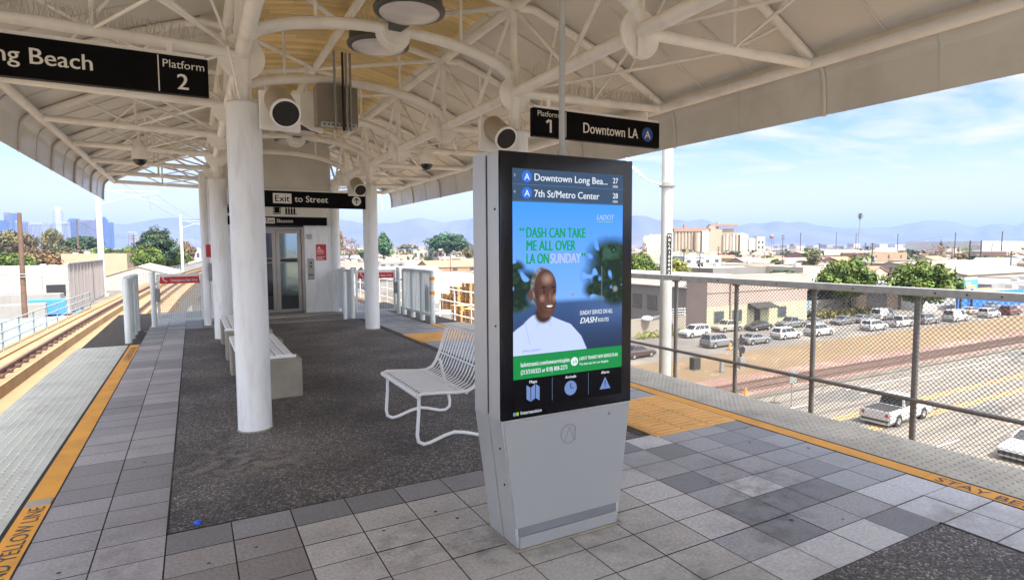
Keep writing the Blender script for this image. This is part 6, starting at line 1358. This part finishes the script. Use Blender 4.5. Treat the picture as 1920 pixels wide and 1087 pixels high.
TREES = [
 (1585, 592, 477, 108, 'green', 'full round green tree left of the red tile house', 'round', True), (1726, 600, 480, 124, 'green', 'largest round green tree in front of the dark workshop', 'round', True),
 (1198, 552, 470, 74, 'green', 'bright green tree just right of the kiosk', 'round', True), (1262, 548, 480, 66, 'lime', 'yellow green tree behind the thick pale pole', 'round', True), (1466, 556, 497, 86, 'dark', 'dark ragged tree in front of the white roof', 'flat', True),
 (1377, 492, 469, 30, 'dark', 'small dark round tree below the silos', 'round'), (1304, 478, 468, 12, 'green', 'tiny green tree before the beige silos', 'round'), (1440, 501, 474, 34, 'lime', 'yellow green tree right of the silos', 'flat'), (1458, 505, 484, 30, 'olive', 'olive bush beside the yellow green tree', 'round'),
 (1525, 508, 470, 30, 'olive', 'olive tree left of the first big tree', 'round'), (1505, 507, 484, 34, 'dry', 'dry brown bush near the olive tree', 'flat'), (1705, 488, 465, 44, 'olive', 'grey olive tree behind the largest tree', 'flat'), (1757, 496, 458, 40, 'brown', 'bare brown tree with thin branches', 'round'),
 (1800, 497, 470, 30, 'dry', 'dry orange brown tree by the billboard', 'flat'), (1832, 502, 476, 36, 'dark', 'dark green tree under the billboard frame', 'round'), (1868, 503, 480, 34, 'lime', 'dull yellow tree right of the dark green one', 'round'), (1910, 508, 490, 34, 'dark', 'dark low tree at the right edge', 'round'), (1208, 487, 452, 15, 'brown', 'thin bare tree before the white tanks', 'round'),
 (655, 494, 443, 46, 'brown', 'bare pinkish brown tree right of the lift', 'round'), (682, 492, 466, 32, 'green', 'small green tree left of the right far column', 'round'), (720, 500, 434, 58, 'deep', 'tall conical green tree right of the far column', 'cone', True), (765, 478, 454, 46, 'olive', 'flat topped olive tree left of the big round one', 'flat'), (838, 488, 434, 92, 'deep', 'big dense round green tree left of the kiosk', 'round', True), (815, 486, 461, 26, 'brown', 'bare grey tree in front of the big round tree', 'round'), (880, 494, 462, 28, 'olive', 'olive tree at the kiosk side', 'round'), (806, 494, 480, 24, 'dark', 'dark shrub before the white apartment house', 'round'),
 (640, 492, 428, 20, 'dry', 'narrow dry tree close to the lift wall', 'cone'),
 (28, 500, 426, 74, 'olive', 'tall olive tree left of the brown utility pole', 'round', True), (58, 500, 432, 34, 'dry', 'dry tree behind the brown utility pole', 'round'), (101, 500, 423, 44, 'olive', 'rounded olive tree below the tallest tower', 'round', True), (155, 500, 432, 74, 'dark', 'broad dark tree below the violet tower', 'flat', True), (20, 528, 470, 80, 'green', 'bright green bushy tree at the left edge', 'round', True), (78, 522, 464, 88, 'dry', 'brownish green hedge tree behind the cream warehouse', 'round', True), (135, 505, 460, 60, 'olive', 'olive hedge tree left of the peach building', 'round'), (200, 500, 460, 60, 'green', 'green tree behind the peach building', 'round'), (240, 505, 458, 44, 'green', 'green tree behind the wire pole', 'round'),
 (298, 522, 424, 74, 'dark', 'tallest dark tree beside the curved arm wire pole', 'round', True), (278, 526, 458, 60, 'green', 'bright green tree in front of the tallest dark tree', 'round', True), (330, 520, 462, 56, 'green', 'green tree right of the wire pole along the tracks', 'round', True), (352, 510, 446, 36, 'dry', 'dry brown tree near the vanishing tracks', 'round'),
]
for i, a in enumerate(TREES):
    px, pyb, pyt, pw, kind, lb, shape = a[:7]; tree(px, pyb, pyt, pw, kind, lb, shape, len(a) > 7, var=0 if len(a) < 8 else (1 if kind == 'green' and px > 1700 else 0))
# low bushes and grass
hp = ground(1530, 603); hx1 = on_y(1648, 603, hp.y).x
b = MB(); rr = random.Random(8)
for i in range(2600):
    x = rr.uniform(hp.x, hx1); y = hp.y+rr.uniform(1.2, 2.6); z = GZ+rr.random()**0.6*1.3; s = rr.uniform(0.12, 0.3); n = Vector((rr.uniform(-1, 1), rr.uniform(-1, 0.3), rr.uniform(-0.2, 1))).normalized(); t1 = n.orthogonal(); t2 = n.cross(t1); j = rr.uniform(0.6, 1.5); c = (0.13*j, 0.12*j, 0.035*j); p = Vector((x, y, z))
    b.add([p+t1*s, p+t2*s*0.6, p-t1*s, p-t2*s*0.6], [(0, 1, 2, 3)], 0, False, c)
b.build('hedge', M['leaf'], label='low yellowish hedge in front of the painted mural wall', cat='hedge')
wp = ground(1233, 632); b = MB()
for i in range(500):
    p = Vector((wp.x+rr.uniform(-3.5, 9), wp.y+rr.uniform(-0.6, 0.6), GZ+rr.random()*0.8)); s = rr.uniform(0.1, 0.22); n = Vector((rr.uniform(-1, 1), rr.uniform(-1, 0.3), rr.uniform(-0.2, 1))).normalized(); t1 = n.orthogonal(); t2 = n.cross(t1); j = rr.uniform(0.7, 1.4)
    b.add([p+t1*s, p+t2*s*0.6, p-t1*s, p-t2*s*0.6], [(0, 1, 2, 3)], 0, False, (0.17*j, 0.19*j, 0.045*j))
b.build('weeds', M['leaf'], kind='stuff', label='patch of yellow green weeds along the beige yard wall', cat='weeds')
b = MB(); rq = random.Random(31)
for i in range(420):
    a = rad(rq.uniform(-20, 74)); d = math.exp(rq.uniform(math.log(420), math.log(3200))); x, y = d*math.sin(a), d*math.cos(a); h = rq.uniform(5, 11); c = FOL[rq.choice(['olive', 'green', 'dark', 'dry'])]
    if -12 < x-TRK(y)*0.7 < 22 and y < 500: continue
    for k in range(26):
        p = Vector((x+rq.gauss(0, h*0.34), y+rq.gauss(0, h*0.34), GZ+h*rq.uniform(0.25, 1))); s = h*rq.uniform(0.10, 0.2); n = Vector((rq.uniform(-1, 1), rq.uniform(-1, .4), rq.uniform(-.2, 1))).normalized(); t1 = n.orthogonal(); t2 = n.cross(t1); j = rq.uniform(0.6, 1.4)
        b.add([p+t1*s, p+t2*s*0.7, p-t1*s, p-t2*s*0.7], [(0, 1, 2, 3)], 0, False, tuple(q*j for q in c))
b.build('distant_trees', M['leaf'], kind='stuff', label='distant scattered trees among the city rooftops', cat='trees')
# palms
def palm(px, pyb, pyt, rr_, label):
    P0 = ground(px, pyb); h = height_at(P0, pyt)-GZ; dep = (P0-EYE).dot(CF); R_ = rr_*dep/FPX; t = thing('palm_tree', label, 'palm tree', (P0.x, P0.y, GZ), 0, 'palm trees')
    lean = Vector((CR.x, CR.y, 0))*(0.03*h); b = MB(); b.tube([(0, 0, 0), lean*0.35+Vector((0, 0, h*0.5)), lean+Vector((0, 0, h-R_))], max(0.25, R_*0.10), 7, r1=max(0.18, R_*0.07)); b.build('trunk', M['palmtrunk'], t)
    b = MB(); r_ = random.Random(px); top = lean+Vector((0, 0, h-R_))
    for i in range(60):
        a = r_.uniform(0, 6.283); e = r_.uniform(-1.2, 1.3); L = R_*r_.uniform(0.8, 1.15); d = Vector((math.cos(a)*math.cos(e), math.sin(a)*math.cos(e), math.sin(e))); sd = d.cross(Vector((0, 0, 1))).normalized()*L*0.13; m_ = top+d*L*0.6; en = top+d*L+Vector((0, 0, -L*0.35)); c = (0.06, 0.085, 0.03) if e > -0.3 else (0.20, 0.15, 0.09)
        b.add([top, m_-sd, en, m_+sd], [(0, 1, 2, 3)], 0, False, tuple(q*r_.uniform(0.7, 1.3) for q in c))
    b.build('crown', M['leaf'], t)
palm(1607, 494, 397, 6.5, 'very tall thin palm rising over the mountains'); palm(1795, 497, 462, 5, 'small palm beside the billboard frame'); palm(1762, 492, 452, 5, 'mid height palm behind the bare brown tree')

# ================================================================== UTILITY POLES AND STREET FURNITURE
M['polewood'] = mat('brown_pole_wood', (0.12, 0.075, 0.055), 0.9, var=0.15, scale=1.5); M['poledark'] = mat('dark_pole_wood', (0.055, 0.042, 0.038), 0.9)
def upole(px, pyb, pyt, label, wpx=2.0, arms=2, trans=0, m='poledark'):
    P0 = ground(px, pyb); h = height_at(P0, pyt)-GZ; dep = (P0-EYE).dot(CF); r = max(0.12, wpx*0.5*dep/FPX); t = thing('utility_pole', label, 'pole', (P0.x, P0.y, GZ), -0.3+(px % 7)*0.1, 'wooden utility poles')
    b = MB(); b.tube([(0, 0, 0), (0.1, 0, h)], r*1.15, 8, r1=r*0.8); b.build('mast', M[m], t)
    for i in range(arms):
        b = MB(); z = h-0.5-i*1.3; b.bar((-1.3, -r, z), (1.3, -r, z), 0.12, 0.14)
        for k in (-1.2, -0.7, 0.7, 1.2): b.cyl(k, -r, z+0.07, z+0.28, 0.05, 5)
        b.build('crossarm', M[m], t)
    for i in range(trans):
        b = MB(); b.lathe([(0.05, h*0.62-0.1), (0.30, h*0.62), (0.30, h*0.62+0.9), (0.1, h*0.62+1.0)], -0.6+1.2*i, -0.3, 10); b.build('transformer', M['trim'], t)
    return t
up = upole(50, 645, 399, 'thick brown utility pole at the left with service frame', 9, 0, 0, 'polewood')
h_ = 30; P0 = ground(50, 645)
b = MB(); dep = (P0-EYE).dot(CF); zz0 = height_at(P0, 514)-GZ; zz1 = height_at(P0, 519)-GZ
for z in (zz0, zz1): b.tube([(-2.6, -0.4, z), (2.3, -0.4, z)], 0.06, 5)
for x in (-2.4, 2.2): b.tube([(x, -0.4, zz1-1.6), (x, -0.4, zz1)], 0.05, 5)
b.build('service_frame', M['galv'], up)
for x in (-1.3, 1.25):
    b = MB(); b.lathe([(0.35, zz1-0.35), (0.12, zz1-0.3), (0.10, zz1-0.9), (0.25, zz1-0.95)], x, -0.4, 10); b.build('service_lamp', M['white'], up)
POL = [(149, 505, 412, 'leaning brown pole left of the peach building', 3, 2, 0, 'polewood'), (254, 518, 440, 'brown pole behind the left end railing', 2.5, 2, 0, 'polewood'), (297, 515, 430, 'brown pole in front of the tallest dark tree', 2.2, 1, 0, 'polewood'), (315, 500, 445, 'small brown pole right of the tallest dark tree', 2, 1, 0, 'polewood'),
 (1281, 545, 472, 'black pole left of the pole transformers', 2, 2, 0, 'poledark'), (1311, 545, 471, 'black pole with a dark can transformer', 2, 3, 2, 'poledark'), (1346, 505, 462, 'thin pole by the pale blue house', 1.5, 2, 0, 'poledark'), (1432, 505, 472, 'thin pole over the yellow green tree', 1.3, 1, 0, 'poledark'), (1466, 512, 440, 'tall thin pole behind the dark ragged tree', 1.2, 2, 0, 'poledark'), (1500, 480, 436, 'distant twin armed pole under the mountains', 1.2, 3, 0, 'poledark'), (1535, 500, 456, 'thin pole left of the first round tree', 1.2, 2, 0, 'poledark'), (1567, 475, 436, 'distant plain pole before the mountains', 1.1, 1, 0, 'poledark'), (1578, 495, 462, 'short black pole above the first round tree', 1.4, 1, 0, 'poledark'), (1604, 476, 437, 'distant pole beside the tall palm', 1.1, 2, 0, 'poledark'), (1621, 492, 455, 'short pole right of the tall palm', 1.5, 2, 0, 'poledark'), (1633, 530, 455, 'tall black pole at the red tile house', 2, 3, 1, 'poledark'), (1682, 480, 438, 'distant pole above the largest tree', 1.3, 3, 0, 'poledark'), (1763, 480, 449, 'distant pole near the bare brown tree', 1.2, 2, 0, 'poledark'), (1789, 488, 436, 'tall pole left of the billboard frame', 1.6, 3, 0, 'poledark'), (1859, 482, 456, 'short pole before the very large warehouse', 1.4, 1, 0, 'poledark'), (1877, 482, 434, 'tall grey pole before the very large warehouse', 1.8, 3, 0, 'poledark'), (1894, 514, 470, 'black pole on the tan hall roof line', 1.8, 1, 0, 'poledark'), (1789, 560, 500, 'thin dark pole right of the largest tree', 1.2, 0, 0, 'poledark'), (895, 560, 470, 'leaning red brown pole beside the kiosk', 3, 0, 0, 'polewood'), (845, 520, 478, 'thin pole over the orange clay roof', 1.5, 1, 0, 'poledark'), (752, 506, 474, 'thin pole before the pale yellow house', 1.2, 1, 0, 'poledark')]
for px, pyb, pyt, lb, wp_, ar, tr, mt in POL: upole(px, pyb, pyt, lb, wp_, ar, tr, mt)
bp0, bp1 = ground(1817, 498), ground(1838, 498); t = thing('billboard_frame', 'bare dark billboard frame on two posts at the right', 'billboard', (bp0.x, bp0.y, GZ)); b = MB()
x1b = on_y(1838, 498, bp0.y).x
for x in (bp0.x, x1b): b.tube([(x, bp0.y, GZ), (x, bp0.y, height_at(bp0, 451))], 0.35, 6)
part(b, 'posts', M['trim'], t)
b = MB()
for py in (462, 466, 472): z = height_at(bp0, py); b.bar((bp0.x-2, bp0.y, z), (x1b+1, bp0.y, z), 0.3, 0.4)
part(b, 'rails', M['trim'], t)
wire = MB()
for (a, ya), (c, yc) in (((1281, 474), (1633, 458)), ((1311, 474), (1789, 440)), ((1281, 478), (1190, 470)), ((149, 416), (254, 444)), ((149, 420), (-60, 400)), ((1633, 462), (1960, 448))):
    p, q = EYE+ray(a, ya)*170, EYE+ray(c, yc)*230
    wire.tube([p.lerp(q, i/10)+Vector((0, 0, -2.2*math.sin(math.pi*i/10))) for i in range(11)], 0.035, 3, caps=False)
wire.build('power_line', M['poledark'], label='thin power lines strung between the utility poles', cat='wire')
# white street lamp, crossing signal, cone, bins
lp = ground(1213, 630); t = thing('street_lamp', 'white cobra street lamp beside the thick pale pole', 'lamp', (lp.x, lp.y, GZ)); zl = height_at(lp, 597)
b = MB(); b.tube([(lp.x+4.5, lp.y, GZ), (lp.x+4.5, lp.y, zl-1)], 0.10, 8); part(b, 'mast', M['poledark'], t)
b = MB(); b.tube([(lp.x+4.5, lp.y, zl-1), (lp.x+3.6, lp.y, zl-0.1), (lp.x+2.2, lp.y, zl+0.25), (lp.x+0.6, lp.y, zl+0.1)], 0.06, 6); part(b, 'arm', M['galv'], t)
b = MB(); b.ball((lp.x, lp.y, zl), 0.75, 14, 8, 0, 0.5); part(b, 'lamp_head', M['white'], t)
sp_ = ground(1388, 690); t = thing('crossing_signal', 'black railway crossing signal post in the dirt lot', 'signal', (sp_.x, sp_.y, GZ)); zs = height_at(sp_, 627)-GZ
b = MB(); b.tube([(0, 0, 0), (0, 0, zs)], 0.11, 8); b.build('post', M['trim'], t)
b = MB(); b.box(-0.35, 0.35, -0.3, 0.3, 0, 1.1); b.box(-0.25, 0.25, -0.2, 0.2, 1.8, 2.6); b.build('control_box', M['galv'], t)
for z in (zs*0.55, zs*0.8):
    b = MB(); b.disc((0, -0.18, z), (0, 1, 0), 0.36, 0.12, 14); b.build('signal_head', M['dark'], t)
for px, py, lb in ((1303, 693, 'dark utility pedestal in the tan dirt lot'), (1353, 698, 'grey thin marker post in the tan dirt lot')):
    p = ground(px, py); t = thing('utility_pedestal', lb, 'pedestal', (p.x, p.y, GZ)); b = MB(); s = 0.45 if px < 1320 else 0.2; b.rbox(-s, s, -s*0.7, s*0.7, 0, 1.2, 0.05); b.build('cabinet', M['trim'] if px < 1320 else M['galv'], t); b = MB(); b.box(-s*1.3, s*1.3, -s, s, -0.02, 0.06); b.build('plinth', M['lot2'], t)
for px, py, lb in ((1368, 656, 'orange cone beside the silver hatchback suv'), (1398, 748, 'orange cone on the kerb by the railway')):
    p = ground(px, py); t = thing('traffic_cone', lb, 'cone', (p.x, p.y, GZ)); b = MB(); b.lathe([(0.22, 0.06), (0.05, 0.9)], 0, 0, 12); b.build('cone', mat('cone_orange', (0.75, 0.22, 0.05)), t); b = MB(); b.rbox(-0.3, 0.3, -0.3, 0.3, 0.008, 0.058, 0.01); b.build('base', M['trim'], t)
p = ground(1484, 762); t = thing('road_sign', 'back of a small grey road sign beside the street', 'sign', (p.x, p.y, GZ)); b = MB(); b.tube([(0, 0, 0), (0, 0, 2.6)], 0.05, 6); b.build('post', M['galv'], t); b = MB(); b.rbox(-0.4, 0.4, -0.09, -0.05, 1.75, 2.75, 0.01); b.build('panel', M['galv'], t)
# pallet stacks, trailers and trucks in the yards behind the right railing and on the left
M['pallet'] = mat('pallet_wood', (0.50, 0.30, 0.13), 0.85, var=0.25, scale=1.2)
q0 = ground(872, 606)
def stack(px, pyb, pyt, n, label):
    P0 = ground(px, pyb); h = height_at(P0, pyt)-GZ; t = thing('pallet_stack', label, 'pallets', (P0.x, P0.y, GZ), 0.15, 'stacks of wooden pallets'); b = MB(); k = int(h/0.30); rr = random.Random(px)
    for i in range(k):
        o = rr.uniform(-.06, .06); z = 0.004+i*0.30; b.box(-1.4+o, 1.4+o, -1.2, 1.2, z+0.22, z+0.27)
        for y in (-1.15, -0.1, 0.95):
            for x in (-1.35, -0.2, 0.95): b.box(x+o, x+o+0.4, y, y+0.2, z, z+0.219)
    b.build('pallets', M['pallet'], t)
for px, pyb, pyt, lb in ((845, 606, 546, 'left and lowest stack of wooden pallets by the white wall'), (866, 610, 534, 'tall stack of wooden pallets second from the left'), (888, 612, 528, 'tallest stack of wooden pallets beside the kiosk'), (910, 614, 528, 'stack of wooden pallets mostly hidden behind the kiosk'), (872, 630, 568, 'nearer stack of wooden pallets in front of the tall ones'), (897, 634, 574, 'nearer stack of wooden pallets next to the kiosk edge')): stack(px, pyb, pyt, 10, lb)
def trailer(px, pyb, L, H, colr, label, rz=0.0):
    P0 = ground(px, pyb); t = thing('box_trailer', label, 'trailer', (P0.x, P0.y, GZ), rz, 'trailers and trucks in the yards'); b = MB(); b.rbox(-L/2, L/2, -1.25, 1.25, 1.05, H, 0.06)
    for i in range(int(L/0.9)): b.box(-L/2+0.2+i*0.9, -L/2+0.26+i*0.9, -1.28, -1.251, 1.15, H-0.1)
    b.build('box', colr, t)
    for x in (-L*0.32, -L*0.2, L*0.34):
        for y in (-1.0, 1.0): q = MB(); q.tube([(x, y-0.2, 0.5), (x, y+0.2, 0.5)], 0.5, 14); q.build('wheel', M['tyre'], t)
    q = MB(); q.box(-L/2+0.1, L/2-0.1, -0.5, 0.5, 0.75, 1.045); q.build('chassis', M['trim'], t)
WT = mat('trailer_white', (0.22, 0.215, 0.20), 0.5, var=0.06, scale=0.5); BT = mat('trailer_blue', (0.05, 0.20, 0.55), 0.5, var=0.05); PT = mat('trailer_pale_blue', (0.24, 0.29, 0.33), 0.5, var=0.05)
trailer(108, 600, 7, 3.6, BT, 'bright blue box truck body in the left yard'); trailer(66, 668, 8, 4.2, PT, 'pale blue grey trailer just beyond the left railing', 0.2); trailer(20, 612, 9, 3.4, WT, 'long white trailer left of the brown pole', 0.1); trailer(72, 582, 8, 3.3, WT, 'white box trailer right of the brown pole', -0.1); trailer(14, 580, 8, 3.0, WT, 'white trailer far back at the left edge', 0.05); trailer(15, 690, 9, 4.4, PT, 'pale trailer low down behind the left railing', 0.1)
trailer(838, 628, 5, 3.2, WT, 'white truck box behind the right end railing', 0.9); trailer(795, 600, 6, 2.8, WT, 'white truck roof glimpsed through the right railing', 0.4); trailer(690, 604, 7, 3.2, WT, 'white trailer behind the right mesh gate', 0.2)
for px, py, kd, cl, lb in ((104, 574, 'sedan', 'grey', 'dark grey car behind the blue box truck in the left yard'), (86, 618, 'van', 'beige', 'beige van below the blue box truck in the left yard'), (118, 632, 'sedan', 'black', 'black car at the foot of the noise wall in the left yard'), (12, 632, 'suv', 'blue', 'blue grey suv beside the lowest trailer in the left yard'), (34, 592, 'pickup', 'brown', 'dark brown pickup between the white trailers'), (96, 548, 'wagon', 'blue', 'blue grey wagon near the dark warehouse bay'), (20, 560, 'sedan', 'maroon', 'maroon car among the trailers in the left yard'), (40, 560, 'suv', 'white', 'white suv beside the maroon car in the left yard'), (8, 545, 'sedan', 'silver', 'silver car at the back of the left yard'), (68, 566, 'wagon', 'white', 'white wagon below the service frame of the brown pole'), (760, 612, 'sedan', 'silver', 'silver car seen through the right railing pickets'), (835, 640, 'wagon', 'white', 'white car roof below the right guideway railing')):
    p = ground(px, py); car(kd, cl, p.x, p.y, 0.2, lb, 'vehicles in the yards')

# ================================================================== HAZE
b = MB(); b.box(-26000, 26000, -25900, 26100, GZ-8, 720); hz_o = b.build('haze', [], kind='stuff', label='thin blue air haze over the whole city', cat='haze')
hm = bpy.data.materials.new('air_haze'); hm.use_nodes = True; t = hm.node_tree; t.nodes.clear(); ho = nn(t, 'ShaderNodeOutputMaterial'); pv = nn(t, 'ShaderNodeVolumePrincipled')
pv.inputs['Color'].default_value = (0.255, 0.40, 0.79, 1); pv.inputs['Density'].default_value = HAZE_DENSITY; pv.inputs['Anisotropy'].default_value = 0.0
t.links.new(pv.outputs[0], ho.inputs['Volume']); hz_o.data.materials.append(hm)
